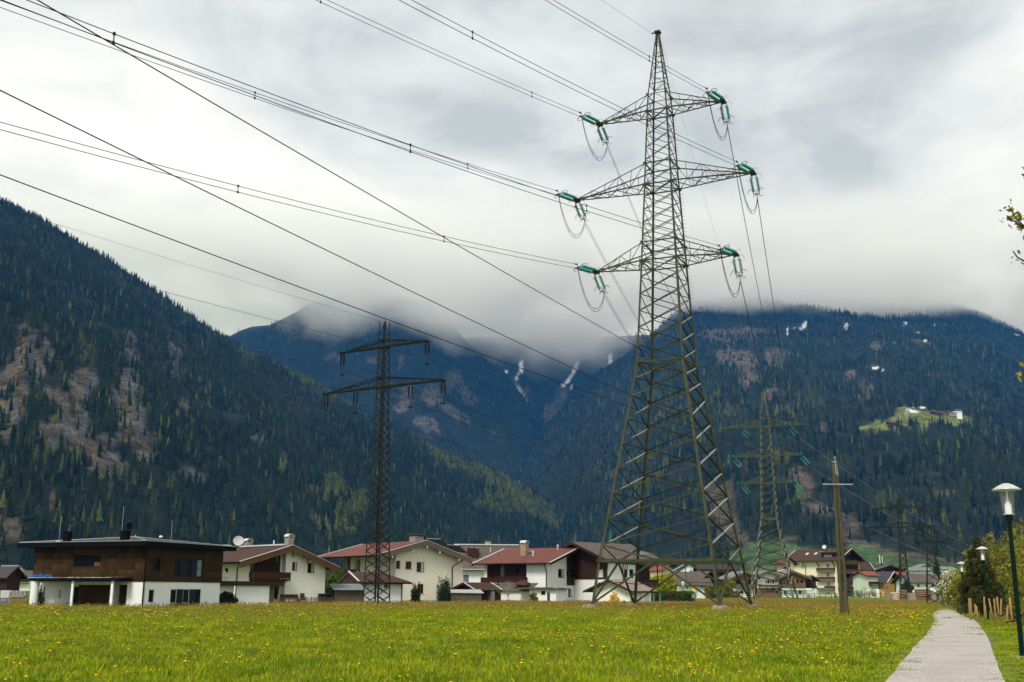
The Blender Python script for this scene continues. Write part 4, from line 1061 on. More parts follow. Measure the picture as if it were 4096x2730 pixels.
def balcony(E, face, c, q0, q1, z0, h=1.0, d=1.3, mat=None, name="balcony", boards=False, posts=0):
    mat = mat or m_wood_dk; mb = MB()
    pbox(mb, face, c, q0, q1, z0 - .18, z0, .003, d)
    B_ = mb.build(name, mat, E)
    mb = MB(); pbox(mb, face, c, q0, q1, z0 + .10, z0 + h - .12, d - .06, d - .01); pbox(mb, face, c, q0, q0 + .05, z0 + .1, z0 + h - .12, .02, d - .06); pbox(mb, face, c, q1 - .05, q1, z0 + .1, z0 + h - .12, .02, d - .06)
    mb.build("balcony_panel", mat, B_)
    mb = MB(); pbox(mb, face, c, q0 - .05, q1 + .05, z0 + h - .12, z0 + h, d - .12, d + .05); pbox(mb, face, c, q0 - .05, q0 + .09, z0 + h - .12, z0 + h, .02, d - .12); pbox(mb, face, c, q1 - .09, q1 + .05, z0 + h - .12, z0 + h, .02, d - .12)
    mb.build("handrail", mat, B_)
    if boards:
        n_ = int((q1 - q0) / .35); me = None
        for k in range(n_):
            q = q0 + (q1 - q0) * (k + .5) / n_; mb = MB(); pbox(mb, face, c, q - .13, q + .13, z0 + .04, z0 + h - .13, d, d + .03); mb.build("balcony_board", mat, B_)
    for k in range(posts):
        q = q0 + (q1 - q0) * k / max(1, posts - 1); pbox(MB(), face, c, q - .07, q + .07, z0 - .3, z0 + h + .02, d - .02, d + .09).build("baluster_post", mat, B_)
    return B_
# ---------------- 1: modern flat-roofed house with brown cladding
H = House("modern_house", 570, 112, 69.3, "modern two storey house with brown clad upper floor and low dark roof", z0=-.05)
E = H.E
W1, D1 = 13.1, 14.1          # right face along x (y=0), left face along y (x=0)
m_clad = mat_noise("mottled_brown_cladding", (.013, .007, .003), (.062, .034, .011), .8, 8, .85, bump=.3, spread=.26, rand=.35, spec=.12)
zc, zt = 2.62, 6.05
wR = [(*sorted((H.F(a, 2350)[0], H.F(c, 2350)[0])), z0, z1) for a, c, z0, z1 in ((601, 624, .55, 1.85), (688, 809, .02, 1.9))]
win_up = [(*sorted((H.F(a, 2260)[0], H.F(c, 2260)[0])), z0, z1) for a, c, z0, z1 in ((613, 641, 3.65, 5.0), (699, 814, 3.15, 5.05))]
wl = sorted((H.S(295, 2250)[0], H.S(402, 2250)[0])); win_l = (wl[0], wl[1], 4.05, 5.3)
mb = MB()
wallface(mb, 'F', .12, .12, W1 - .12, 0, [(0, zc), (W1, zc)], wR); wallface(mb, 'R', W1 - .12, .12, D1, 0, [(0, zc), (D1, zc)])
mb.box(.12, W1 - .12, 4.0, 4.1, 0, zc)      # recessed ground floor front wall behind the canopy, seen at an angle
mb.build("ground_floor_wall", m_white, E)
mb = MB(); wallface(mb, 'F', .04, .0, W1, zc, [(0, zt), (W1, zt)], win_up); wallface(mb, 'L', .04, 0, D1, zc, [(0, zt), (D1, zt)], [win_l]); wallface(mb, 'R', W1 - .04, 0, D1, zc, [(0, zt), (D1, zt)]); mb.box(.04, W1 - .04, D1 - .06, D1 - .04, zc, zt)
mb.quad((.04, .04, zc), (W1 - .04, .04, zc), (W1 - .04, D1, zc), (.04, D1, zc)); mb.build("upper_wall", m_wood_dk, E)
# cladding slabs, each its own piece
pw_a, pw_h = 1.17, .57
pm = MB().box(.006, pw_a - .006, -.035, 0, .006, pw_h - .006).mesh("panel", m_clad)
pmL = MB().box(-.035, 0, .006, pw_a - .006, .006, pw_h - .006).mesh("panel", m_clad)
def clad(face, q1, holes):
    rows = int(round((zt - zc) / pw_h))
    for r in range(rows):
        q = -(.35 if r % 2 else 0)
        while q < q1 - .05:
            a, b_, z = max(q, 0), min(q + pw_a, q1), zc + r * (zt - zc) / rows
            segs = [(a, b_)]
            for h in holes:
                if z + pw_h > h[2] + .02 and z < h[3] - .02:
                    ns = []
                    for s in segs:
                        if s[1] <= h[0] or s[0] >= h[1]: ns.append(s)
                        else:
                            if s[0] < h[0] - .05: ns.append((s[0], h[0]))
                            if s[1] > h[1] + .05: ns.append((h[1], s[1]))
                    segs = ns
            for s in segs:
                off = random.uniform(0, .012)
                if s == (q, q + pw_a):
                    inst(pm if face == 'F' else pmL, "panel", E, ((s[0], .04 - off, z) if face == 'F' else (.04 - off, s[0], z)))
                else:
                    mb = MB(); pbox(mb, face, .04, s[0] + .006, s[1] - .006, z + .006, z + pw_h - .006, 0.001, .035 + off); mb.build("panel", m_clad, E)
            q += pw_a
clad('F', W1, win_up); clad('L', D1, [win_l])
window(E, 'F', .12, wR[0], m_fr_w, bars=(0, 0), fw=.06, sill=True)
q0, q1, z0, z1 = wR[1]; s_ = (q1 - q0) / 6
for k, (a, c) in enumerate(((0, 1.25), (2.5, 3.75), (4.9, 6))): window(E, 'F', .12, (q0 + a * s_, q0 + c * s_, z0 + .45, z1), m_fr_w if k < 2 else m_fr_d, bars=(0, 0), sill=False, fw=.06)
mb = MB()
for a, c in ((1.25, 2.5), (3.75, 4.9)): pbox(mb, 'F', .12, q0 + a * s_, q0 + c * s_, z0, z1, -.14, -.06)
mb.build("door_panel", m_anth, E)
q0, q1, z0, z1 = win_up[1]; s_ = (q1 - q0) / 5
for a, c in ((0, 1), (2, 3), (4, 5)): window(E, 'F', .04, (q0 + a * s_, q0 + c * s_, z0 + .02, z1 - .02), m_fr_d, m_pane_lt if a == 4 else m_pane, (0, 1), False, fw=.09)
mb = MB()
for a, c in ((1, 2), (3, 4)): pbox(mb, 'F', .04, q0 + a * s_, q0 + c * s_, z0, z1, -.12, -.04)
mb.build("shutter_panel", m_anth, E)
window(E, 'F', .04, win_up[0], m_fr_d, bars=(0, 0), sill=False); window(E, 'L', .04, win_l, m_fr_d, bars=(1, 0), sill=False, fw=.09)
pbox(MB(), 'L', .04, win_l[0] + .15, win_l[0] + .9, win_l[2] + .1, win_l[2] + .5, -.105, -.10).build("blind", mat_plain("orange_blind", (.16, .06, .025), .8), E)
# roof
ov = 1.0; mb = MB(); mb.box(-ov - .25, W1 + ov, -ov, D1 + ov + .2, zt, zt + .5); R_ = mb.build("roof", m_black, E)
c0 = Vector((W1 * .42, D1 * .42, 7.35)); cs = [Vector((-ov - .2, -ov + .05, zt + .52)), Vector((W1 + ov - .05, -ov + .05, zt + .52)), Vector((W1 + ov - .05, D1 + ov, zt + .52)), Vector((-ov - .2, D1 + ov, zt + .52))]
c1 = Vector((W1 * .58, D1 * .58, 7.3))
mb = MB(); mb.poly([cs[0], cs[1], c0]).poly([cs[1], c1, c0]).poly([cs[1], cs[2], c1]).poly([cs[2], cs[3], c1]).poly([cs[3], c0, c1]).poly([cs[3], cs[0], c0]); mb.build("roof_covering", m_roof_sl, R_)
mb = MB()
for i in range(4):
    a, b_ = cs[i], cs[(i + 1) % 4]; mb.beam(a - Vector((0, 0, .02)), b_ - Vector((0, 0, .02)), .22, .05)
mb.build("roof_trim", mat_plain("dull_metal_trim", (.34, .34, .35), .45, .4), R_)
mb = MB(); mb.tube([cs[0], c0], .03, 5).tube([cs[1], c0], .02, 5).tube([cs[3], c0], .03, 5).tube([c0, c0 + Vector((0, 0, .18))], .04, 5); mb.build("lightning_wire", m_trim, R_)
for px, py, y, h, kind in ((268, 2166, 9.5, .75, 0), (500, 2160, 3.2, .8, 1), (643, 2158, 9, .75, 2)):
    x = H.F(px, py, y)[0]; zb = 6.55; w = .26 if kind == 0 else .36 if kind == 1 else .45
    MB().box(x - w, x + w, y - .34, y + .34, zb, zb + h + .25).box(x - w - .06, x + w + .06, y - .4, y + .4, zb + h + .25, zb + h + .33).build("chimney", m_black, R_)
    if kind == 2: MB().lathe([(.18, 0), (.24, .1), (.18, .22), (0, .28)], (x, y, zb + h + .33), 10).build("chimney_cap", m_trim, R_)
for px, y, top in ((235, 10.5, 9.2), (483, 4, 10.2), (683, 8, 9.6)):
    x = H.F(px, 2170, y)[0]; MB().tube([(x, y, 6.6), (x + .03, y, top)], .013, 5).box(x - .2, x + .2, y - .2, y + .2, 6.5, 6.72).build("lightning_rod", m_trim, R_)
xx = H.F(512, 2135, 4.0)[0]; dish(R_, (xx, 4.0, 8.15), .42, (-.3, -.9, .3), m_black)
pipe(E, [(-.02, -.09, 6.0), (-.02, -.09, 0)], .06, m_black)
# canopy, columns, curved entrance wall
yA, yB = H.S(560, 2318, -1.6)[0], H.S(118, 2318, -1.6)[0]
MB().box(-1.75, .04, 1.4, yB, 2.66, 2.95).build("canopy", m_black, E)
MB().box(-1.78, .0, H.S(450, 2318, -1.6)[0], yB + .02, 2.952, 3.02).build("canopy_edge", mat_noise("weathered_pale_edge", (.05, .045, .04), (.5, .48, .45), 1.3, 8, .8, spread=.16), E)
for px, w in ((133, .42), (288, .13), (447, .13)):
    y = H.S(px, 2380, -1.45)[0]; MB().box(-1.45 - w * .5, -1.45 + w * .5, y - w, y + w, 0, 2.66).build("column", m_white, E) if w < .3 else MB().tube([(-1.3, y, 0), (-1.3, y, 2.66)], w, 16).build("column", m_white, E)
ya, yb = H.S(165, 2380, .3)[0], H.S(262, 2380, .6)[0]
pts = [(.15, ya + .2), (.15, (ya + yb) / 2 + .8), (.35, (ya + yb) / 2 - .2), (.9, yb + .6), (1.6, yb)]
mb = MB()
for (xa, y_a), (xb, y_b) in zip(pts, pts[1:]): mb.quad((xa, y_a, 0), (xb, y_b, 0), (xb, y_b, 2.65), (xa, y_a, 2.65))
mb.build("curved_wall", m_white, E)
yd = yb
MB().box(1.6, 1.7, yd - .95, yd - .05, 0, 2.1).build("door", m_fr_d, E); MB().box(1.6, 1.66, yd - .05, yd + .05, 0, 2.2).build("door_frame", m_anth, E)
MB().box(1.72, 1.8, yd - 1.0, yd + .1, 0, 2.65).build("door_wall", m_white, E)
y_c = H.S(297, 2380, 1.4)[0]
mb = MB().box(1.4, 1.5, 2.0, yd - .9, 0, 2.3); mb.build("recess_wall", m_clad, E); MB().box(1.38, 1.5, 2.0, yd - .9, 2.3, 2.65).build("recess_beam", m_white, E)
MB().box(.1, 1.4, 1.4, 2.0, 0, 2.6).build("corner_wall", m_white, E); MB().box(.1, .5, .12, 1.4, 0, 2.6).build("corner_pier", m_white, E)
for k in range(4):
    yy = yb + .95 + .62 * (k % 2); MB().box(.62 - .3 * (k % 2), .70 - .3 * (k % 2), yy - .2, yy + .2, 1.0 + .42 * (k // 2), 1.32 + .42 * (k // 2)).build("letterbox", mat_plain("letterbox_steel", (.3, .3, .31), .4, .5), E)
# lettering above the canopy: flat blue letters, lower edge hidden behind the canopy edge
fc = bpy.data.curves.new("sign_lettering", 'FONT'); fc.body = "werbung"; fc.size = .82; fc.extrude = .03; fc.space_character = 1.0; fc.align_x = 'LEFT'
m_blue = mat_plain("bright_blue_letters", (.0, .16, .62), .4); fc.materials.append(m_blue)
_tmp = bpy.data.objects.new("sign_lettering", fc); COL.objects.link(_tmp); bpy.context.view_layer.update()
_me = bpy.data.meshes.new_from_object(_tmp); bpy.data.objects.remove(_tmp)
fo = bpy.data.objects.new("sign_lettering", _me); COL.objects.link(fo); fo.parent = E
yS = H.S(123, 2310, -1.5)[0]; wid = yS - H.S(211, 2310, -1.5)[0]
fo.location = (-1.70, yS, 2.94); fo.rotation_euler = (math.radians(90), 0, math.radians(-90))
bpy.context.view_layer.update(); fo.scale = (wid / max(fo.dimensions.x, .1), .92, 1)
MB().tube([(-1.5, yS - wid - .2, 2.97), (-1.5, yS + .2, 2.97)], .02, 4).build("sign_rail", m_black, E)

# ---------------- 2: cream house with carved balcony
H = House("gabled_house", 995, 145, 46, "cream house with brown gable, carved wooden balcony and two chimneys", z0=-.1); E = H.E
W = H.F(1300, 2330)[0]; D = 17.0
xm, zm = H.F(1172, 2181, -1.1); xl, zl = H.F(960, 2247, -1.1); xr, zr_ = H.F(1362, 2272, -1.1)
top = [(xl, zl), (xm, zm), (xr, zr_)]; xb = H.F(1140, 2330, 0)[0]; zbal = H.F(1060, 2345, -1)[1]
hl = [(*(H.F(a, 2280)[0] for a in (x0, x1)), H.F(x0, y1)[1], H.F(x0, y0)[1]) for x0, x1, y0, y1 in ((1168, 1188, 2249, 2282), (1230, 1257, 2253, 2291))]
mb = MB(); ctop = [(q, z - .15) for q, z in top]
wallface(mb, 'F', 0, xb, W, -.2, ctop, hl)
rec = .9                                             # gable left part stands back behind the balcony
wallface(mb, 'F', rec, 0, xb, -.2, [(q, z) for q, z in ctop]); mb.quad((xb, 0, -.2), (xb, rec, -.2), (xb, rec, float(np.interp(xb, [xl, xm, xr], [zl, zm, zr_])) - .15), (xb, 0, float(np.interp(xb, [xl, xm, xr], [zl, zm, zr_])) - .15))
zw = float(np.interp(0, [xl, xm, xr], [zl, zm, zr_])) - .15; zw2 = float(np.interp(W, [xl, xm, xr], [zl, zm, zr_])) - .15
hs = []; wallface(mb, 'L', 0, 0, D, -.2, [(0, zw), (D, zw)], hs); wallface(mb, 'R', W, 0, D, -.2, [(0, zw2), (D, zw2)]); wallface(mb, 'B', D, 0, W, -.2, ctop)
mb.build("wall", m_cream2, E)
mb = MB(); zf = H.F(1060, 2345, 0)[1]
wallface(mb, 'F', rec - .06, .02, xb - .3, zf - 1.1, [(q, z - .05) for q, z in ctop]); mb.build("timber_gable", m_wood_dk, E)
for h in hl: window(E, 'F', 0, h, m_fr_b, bars=(1, 1), curtain=1)
R_ = gable_roof(E, 'y', -1.1, D + .8, xl, xr, xm, zl - .1, zr_ - .1, zm - .1, m_roof_br, m_wood_dk, verge=m_wood_md, trim=m_trim, vh=.75, gutter=m_black)
y0_, y1_ = H.S(965, 2170, xm)[0], H.S(1140, 2170, xm)[0]
MB().box(xm - .28, xm + .28, .6, y0_ + 0, zm + .02, zm + .2).build("ridge_cap", m_trim, R_)
chimney(R_, xm + .3, H.S(1150, 2160, xm)[0] + .0, zm - .4, zm + .95, .45, m_stone); chimney(R_, xm + .3, H.S(985, 2170, xm)[0], zm - .4, zm + .65, .45, m_stone)
MB().box(xm - .45, xm + .45, H.S(905, 2180, xm)[0] - .6, H.S(870, 2180, xm)[0] + .4, zm + .15, zm + .45).build("ridge_vent", m_trim, R_)
ydd, zdd = H.S(954, 2166, xm - 2.0); dish(R_, (xm - 2.0, ydd, zdd), .72, (-.55, -.8, .35), mat_plain("dish_grey", (.45, .43, .43), .5))
MB().tube([(xm, H.S(1096, 2160, xm)[0], zm), (xm, H.S(1096, 2160, xm)[0], zm + .75)], .1, 8).build("vent_pipe", m_trim, R_)
mb = MB()
for px in (1010, 1108, 1172, 1232, 1320): # carved brackets under the verge
    x = H.F(px, 2260, -1.0)[0]; z = float(np.interp(x, [xl, xm, xr], [zl, zm, zr_])) - .55
    MB().box(x - .10, x + .10, -1.05, -.9, z - .75, z).box(x - .06, x + .06, -1.05, -.9, z - 1.0, z - .75).build("carved_bracket", m_wood_md, E)
    mb.box(x - .12, x + .12, -1.0, rec, z - .05, z + .25)
mb.build("purlins", m_wood_dk, E)
x1b = H.F(1160, 2300, -1.3)[0]; zb1, zb0 = H.F(1060, 2289, -1.3)[1], H.F(1060, 2316, -1.3)[1]
B_ = balcony(E, 'F', 0, -.15, x1b, zb0, zb1 - zb0, 1.3, m_wood_rd, boards=True, posts=4)
mb = MB()
for k in range(4): pbox(mb, 'F', 0, .1 + .15 * k, x1b - .15 - .2 * k, zb0 - .30 - .22 * k, zb0 - .10 - .22 * k, -rec + .02, 1.15 - .28 * k)
mb.build("balcony_console", m_wood_dk, E)
window(E, 'F', rec - .06, (xb * .55, xb * .72, zf + .5, zf + 1.7), m_fr_d, bars=(0, 0)); window(E, 'F', rec - .06, (xb * .2, xb * .3, zf + .7, zf + 1.6), m_fr_d, bars=(0, 0))
ya, za = H.S(968, 2262, 0); yb_, zb_ = H.S(951, 2275, 0)
pipe(E, [(-.7, ya - .6, zl - .1), (-.1, yb_, zb_), (-.1, yb_, .6)], .07); pipe(E, [(W + .08, .1, zw2 - .2), (W + .08, .1, 0)], .06)
yl, zl_ = H.S(910, 2283, 0); MB().box(-.12, 0, yl - .1, yl + .1, zl_ - .3, zl_ + .25).lathe([(.05, 0), (.14, .1), (.14, .3), (.03, .42)], (-.22, yl, zl_ - .1), 8).build("wall_lantern", m_black, E)
# low garage in front of it with flat brown roof
G = House("garage", 945, 131, 50, "low white garage with flat brown roof edge left of the cream house", "garage", z0=-.05); g = G.E
gx = G.F(1076, 2390)[0]; mb = MB(); wallface(mb, 'F', 0, 0, gx, -.1, [(0, 2.35), (gx, 2.35)]); mb.box(-5.5, 0, .5, .6, -.1, 2.35); mb.box(gx - .1, gx, .01, 4, -.1, 2.34); mb.build("wall", m_white, g)
gx2 = G.F(1103, 2390)[0]; MB().box(-5.6, gx2 + .8, -.35, 5, 2.36, 2.86).build("roof", m_wood_dk, g); MB().box(gx + .02, gx2, .3, .38, 0, 2.3).build("door", m_wood_gr, g)
mb = MB()
for k in range(14): mb.box(-5.5 + k * .32, -5.46 + k * .32, .2, .24, 2.86, 3.2)
mb.box(-5.6, -1.0, .18, .26, 3.2, 3.25); mb.build("railing", m_wood_md, g)
window(g, 'F', .9, (gx2 + .2, gx2 + 1.1, .8, 2.2), m_fr_b, bars=(0, 0))
# garden furniture and picket fence in front of house 2
def thing_at(name, px, d, label, cat, rz=0, group=None):
    P = at(px, HORIZON + 3, d); P.z = gz(P.x, P.y); return empty(name, P, math.radians(rz), label, cat, group)
t_ = thing_at("garden_table", 1163, 144, "brown wooden garden table and bench set against the cream wall", "table", 46)
MB().box(-1.5, 1.5, -.45, .45, .95, 1.03).build("table_top", m_wood_rd, t_)
for x in (-1.3, 1.3):
    for y in (-.35, .35): MB().box(x - .05, x + .05, y - .05, y + .05, -.1, .95).build("leg", m_wood_rd, t_)
t_ = thing_at("garden_bench", 1160, 145.3, "brown slatted garden bench behind the garden table", "bench", 46)
MB().box(-1.4, 1.4, -.25, .2, .6, .66).build("seat", m_wood_rd, t_); MB().box(-1.4, 1.4, .2, .25, .75, 1.3).build("backrest", m_wood_rd, t_)
for x in (-1.35, 1.35): MB().box(x - .04, x + .04, -.25, .22, -.1, .6).build("leg", m_wood_rd, t_)
t_ = thing_at("garden_chair", 1213, 147, "brown garden chair standing right of the garden table", "chair", 20)
MB().box(-.3, .3, -.3, .3, .55, .6).build("seat", m_wood_rd, t_); MB().slab([(-.3, .28, .6), (.3, .28, .6), (.25, .5, 1.45), (-.35, .5, 1.45)], (0, .05, 0)).build("backrest", m_wood_rd, t_)
MB().box(.3, .35, -.3, .3, .8, .86).box(-.35, -.3, -.3, .3, .8, .86).build("armrest", m_wood_rd, t_)
for x in (-.28, .28):
    for y in (-.28, .28): MB().box(x - .03, x + .03, y - .03, y + .03, -.1, .55).build("leg", m_wood_rd, t_)
t_ = thing_at("rubbish_bin", 1287, 153, "dark grey rubbish bin at the corner of the cream house", "bin", 40)
MB().slab([(-.45, -.4, -.1), (.45, -.4, -.1), (.45, .4, -.1), (-.45, .4, -.1)], (0, 0, 1.35)).build("body", m_anth, t_); MB().slab([(-.52, -.46, 1.26), (.52, -.46, 1.26), (.52, .46, 1.32), (-.52, .46, 1.32)], (0, 0, .1)).build("lid", m_black, t_)
t_ = thing_at("picket_fence", 1105, 141, "low brown picket fence along the garden before the cream house", "fence", 12)
pk = MB().box(-.05, .05, -.02, .02, -.05, .95).add([(-.05, -.02, .95), (.05, -.02, .95), (0, 0, 1.05)], [(0, 1, 2)]).mesh("picket", m_wood_md)
n_p = 46; x_end = (at(1345, 2376, 141).x - t_.location.x) * 1.04
for k in range(n_p):
    if k % 3 == 2 and k < 14: continue
    inst(pk, "picket", t_, (x_end * k / n_p, 0, random.uniform(-.12, .03)), (0, random.uniform(-.05, .05), 0))
MB().box(0, x_end, .02, .05, .3, .38).build("rail", m_wood_md, t_)

# ---------------- 3: large cream house behind the slender pylon
H = House("gabled_house", 1582, 171.4, 38.7, "large cream gabled house with carved verge boards and solar panels behind the slender pylon", z0=-.1); E = H.E
W = H.F(1850, 2300)[0]; D = 16.0
xm, zm = H.F(1707, 2162, -1.3); xl, zl = H.F(1505, 2220, -1.3); xr, zr_ = H.F(1888, 2236, -1.3); top = [(xl, zl), (xm, zm), (xr, zr_)]; ctop = [(q, z - .2) for q, z in top]
def holesF(H, L, c=0.0): return [(*(H.F(a, (y0 + y1) / 2, c)[0] for a in (x0, x1)), H.F((x0 + x1) / 2, y1, c)[1], H.F((x0 + x1) / 2, y0, c)[1]) for x0, x1, y0, y1 in L]
def holesL(H, L, c=0.0): return [(H.S(x1, (y0 + y1) / 2, c)[0], H.S(x0, (y0 + y1) / 2, c)[0], H.S((x0 + x1) / 2, y1, c)[1], H.S((x0 + x1) / 2, y0, c)[1]) for x0, x1, y0, y1 in L]
hF = holesF(H, ((1582.5, 1600, 2244, 2275), (1623, 1645, 2247, 2277), (1667, 1696, 2250, 2288), (1673, 1694, 2337, 2375)))
hL = holesL(H, ((1420, 1438, 2243, 2284),))
mb = MB(); wallface(mb, 'F', 0, 0, W, -.2, ctop, hF)
zwl = float(np.interp(0, [xl, xm, xr], [zl, zm, zr_])) - .2; zwr = float(np.interp(W, [xl, xm, xr], [zl, zm, zr_])) - .2
wallface(mb, 'L', 0, 0, D - 2.5, -.2, [(0, zwl), (D, zwl)], hL); wallface(mb, 'R', W, 0, D, -.2, [(0, zwr), (D, zwr)]); wallface(mb, 'B', D, 0, W, -.2, ctop); mb.box(1.2, 1.3, D - 2.5, D, -.2, zwl); mb.box(0, 1.2, D - 2.5, D - 2.4, -.2, zwl)
mb.build("wall", m_cream, E)
MB().box(1.0, 1.18, D - 2.4, D, 3.0, zwl - .1).build("timber_bay", m_wood_lt, E)
for k, h in enumerate(hF): window(E, 'F', 0, h, m_fr_o, bars=(1, 2) if k < 3 else (1, 0), surround=m_fr_w, curtain=1 if k == 2 else 0)
for h in hL: window(E, 'L', 0, h, m_fr_o, bars=(0, 0), surround=m_fr_w, curtain=2)
R_ = gable_roof(E, 'y', -1.3, D + 1.8, xl - 0, xr, xm, zl - .1, zr_ - .1, zm - .1, m_roof_rd, m_wood_dk, verge=m_wood_gr, trim=m_trim, vh=.75, gutter=m_black)
chimney(R_, xm - .2, H.S(1670, 2160, xm)[0], zm - .4, zm + .7, .8, m_stone, 'slab', m_wood_gr)
for px, py in ((1753, 2161), (1827, 2186)):
    x, z = H.F(px, py, 5.0); w = 2.6
    M_ = MB().slab([(x - w * .55, 3.6, z - 1.0), (x + w * .45, 3.6, z - 1.1), (x + w * .45, 6.0, z + .1), (x - w * .55, 6.0, z + .12)], (0, 0, .1)); S_ = M_.build("solar_panel", m_black, R_)
    MB().beam((x - w * .55, 6.02, z + .2), (x + w * .45, 6.02, z + .18), .1).beam((x, 6.05, z - 1.4), (x, 6.05, z + .1), .06).build("panel_rail", m_trim, S_) if False else MB().beam((x - w * .55, 6.02, z + .22), (x + w * .45, 6.02, z + .20), .1).build("panel_rail", m_trim, R_)
for px in (1571, 1653, 1709, 1760, 1838):
    x = H.F(px, 2200, -1.25)[0]; z = float(np.interp(x, [xl, xm, xr], [zl, zm, zr_])) - .55
    MB().box(x - .09, x + .09, -1.32, -1.2, z - .6, z).build("carved_bracket", m_fr_w, E); MB().box(x - .16, x + .16, -1.25, 0, z - .02, z + .3).build("purlin", m_wood_md, E)
a = H.F(1865, 2228, -1.2); b_ = H.F(1808, 2270, 0); pipe(E, [(a[0], -1.2, a[1]), (b_[0], -.1, b_[1]), (b_[0], -.1, 0)], .09)
y1, z1 = H.S(1436, 2225, 0); y2, z2 = H.S(1441, 2240, 0); pipe(E, [(-.6, y1, z1), (-.1, y2, z2 - .3), (-.1, y2, 3.2)], .08)
balcony(E, 'L', 0, D - 4.2, D + .8, H.S(1400, 2300, 0)[1], .8, 1.0, m_wood_md)
# its garage annex with a hipped roof, and a shed
A = House("garage", 1452, 160, 30, "white garage with brown hipped roof behind the feet of the slender pylon", "garage", z0=-.05); a_ = A.E
ax = A.F(1612, 2370)[0]; ze = A.F(1540, 2334)[1]; zr2 = A.F(1480, 2300, 3)[1]
hh = holesF(A, ((1536, 1549, 2340, 2350),)); mb = MB(); wallface(mb, 'F', 0, 0, ax, -.1, [(0, ze), (ax, ze)], hh); wallface(mb, 'L', 0, 0, 6.5, -.1, [(0, ze), (3.25, zr2 - .1), (6.5, ze)]); wallface(mb, 'R', ax, 0, 6.5, -.1, [(0, ze), (6.5, ze)]); mb.build("wall", m_white, a_)
for h in hh: window(a_, 'F', 0, h, m_fr_b, bars=(0, 0))
mb = MB(); x0r, x1r = -.9, ax + 1.0; mid = 3.25; u = Vector((0, 0, .16))
P_ = [Vector((x0r, -.8, ze)), Vector((x1r, -.8, ze)), Vector((x1r, 7.3, ze)), Vector((x0r, 7.3, ze)), Vector((x0r, mid, zr2 + .25)), Vector((x1r - 3.0, mid, zr2 + .25))]
mb.poly([P_[0] + u, P_[1] + u, P_[5] + u, P_[4] + u]).poly([P_[1] + u, P_[2] + u, P_[5] + u]).poly([P_[2] + u, P_[3] + u, P_[4] + u, P_[5] + u]).poly([P_[3], P_[2], P_[1], P_[0]]).poly([P_[0], P_[0] + u, P_[4] + u, P_[3] + u, P_[3]])
mb.poly([P_[0], P_[1], P_[1] + u, P_[0] + u]).poly([P_[1], P_[2], P_[2] + u, P_[1] + u]); Ra = mb.build("roof", m_roof_br, a_)
MB().beam(P_[0] + Vector((-.1, 0, .05)), P_[4] + Vector((-.1, 0, .05)), .1, .3).beam(P_[3] + Vector((-.1, 0, .05)), P_[4] + Vector((-.1, 0, .05)), .1, .3).build("verge_board", m_wood_md, Ra)
MB().beam(P_[0] + Vector((-.1, 0, .26)), P_[4] + Vector((-.1, 0, .26)), .25, .06).build("verge_trim", m_trim, Ra)
MB().beam(P_[0] + Vector((0, -.08, .0)), P_[1] + Vector((0, -.08, .0)), .16, .2).build("gutter", m_black, Ra)
q = A.F(1618, 2360)[0]; pipe(a_, [(ax - .25, -.08, ze - .1), (ax - .25, -.08, 0)], .06, m_black)
S_ = thing_at("garden_shed", 1395, 155, "weathered wooden shed with corrugated lean-to roof left of the white garage", "shed", 24)
for k in range(18): MB().box(-1.9 + k * .22, -1.9 + k * .22 + .2, -.02 + .01 * (k % 2), .02, -.1, 1.9 + .02 * (k % 3)).build("plank", m_wood_gr, S_)
MB().box(-1.9, 2.0, .03, 2.4, -.1, 1.85).build("body", m_wood_dk, S_)
mb = MB()
for k in range(24):
    x = -2.2 + k * .19; mb.slab([(x, -.6, 1.85), (x + .095, -.6, 1.91), (x + .095, 2.6, 2.75), (x, 2.6, 2.69)], (0, 0, .02)).slab([(x + .095, -.6, 1.91), (x + .19, -.6, 1.85), (x + .19, 2.6, 2.69), (x + .095, 2.6, 2.75)], (0, 0, .02))
mb.build("corrugated_roof", m_roof_gy, S_)

# ---------------- 4: house behind with grey brown roof
H = House("house", 1850, 222, 6, "white house with wide grey brown roof behind the red roofed house", z0=0); E = H.E
W = H.F(2075, 2300)[0]; ze = H.F(1900, 2272, -.8)[1]; zr2 = H.F(1950, 2182, 5)[1]
hh = holesF(H, ((1853, 1875, 2300, 2326),)); mb = MB(); wallface(mb, 'F', 0, 0, W, -.2, [(0, ze), (W, ze)], hh); wallface(mb, 'L', 0, 0, 10, -.2, [(0, ze), (5, zr2 - .2), (10, ze)]); wallface(mb, 'R', W, 0, 10, -.2, [(0, ze), (5, zr2 - .2), (10, ze)]); mb.build("wall", m_white, E)
for h in hh: window(E, 'F', 0, h, m_fr_b, m_pane_lt, (0, 0))
x0 = H.F(1822, 2200)[0]; R_ = gable_roof(E, 'x', x0, W + 1.0, -1.0, 11, 5, ze - .3, ze - .3, zr2 - .1, m_roof_gr, m_wood_dk, verge=m_wood_md, trim=m_trim, gutter=m_trim)
MB().box(x0, W + .6, 4.7, 5.3, zr2 + .01, zr2 + .22).build("ridge_cap", m_trim, R_); chimney(R_, H.F(1953, 2170, 5)[0], 5.8, zr2 - .2, zr2 + .8, .6, m_stone, 'slab', m_wood_gr)
xd, zd = H.F(1892, 2210, 2); MB().box(xd - 1.1, xd + 1.1, 1.6, 3.2, zd - 1.4, zd + .8).build("dormer", m_wood_dk, R_)
for px in (1908, 1962): x, z = H.F(px, 2190, 3); MB().tube([(x, 3, z - 1), (x, 3, z)], .1, 6).build("vent_pipe", m_trim, R_)
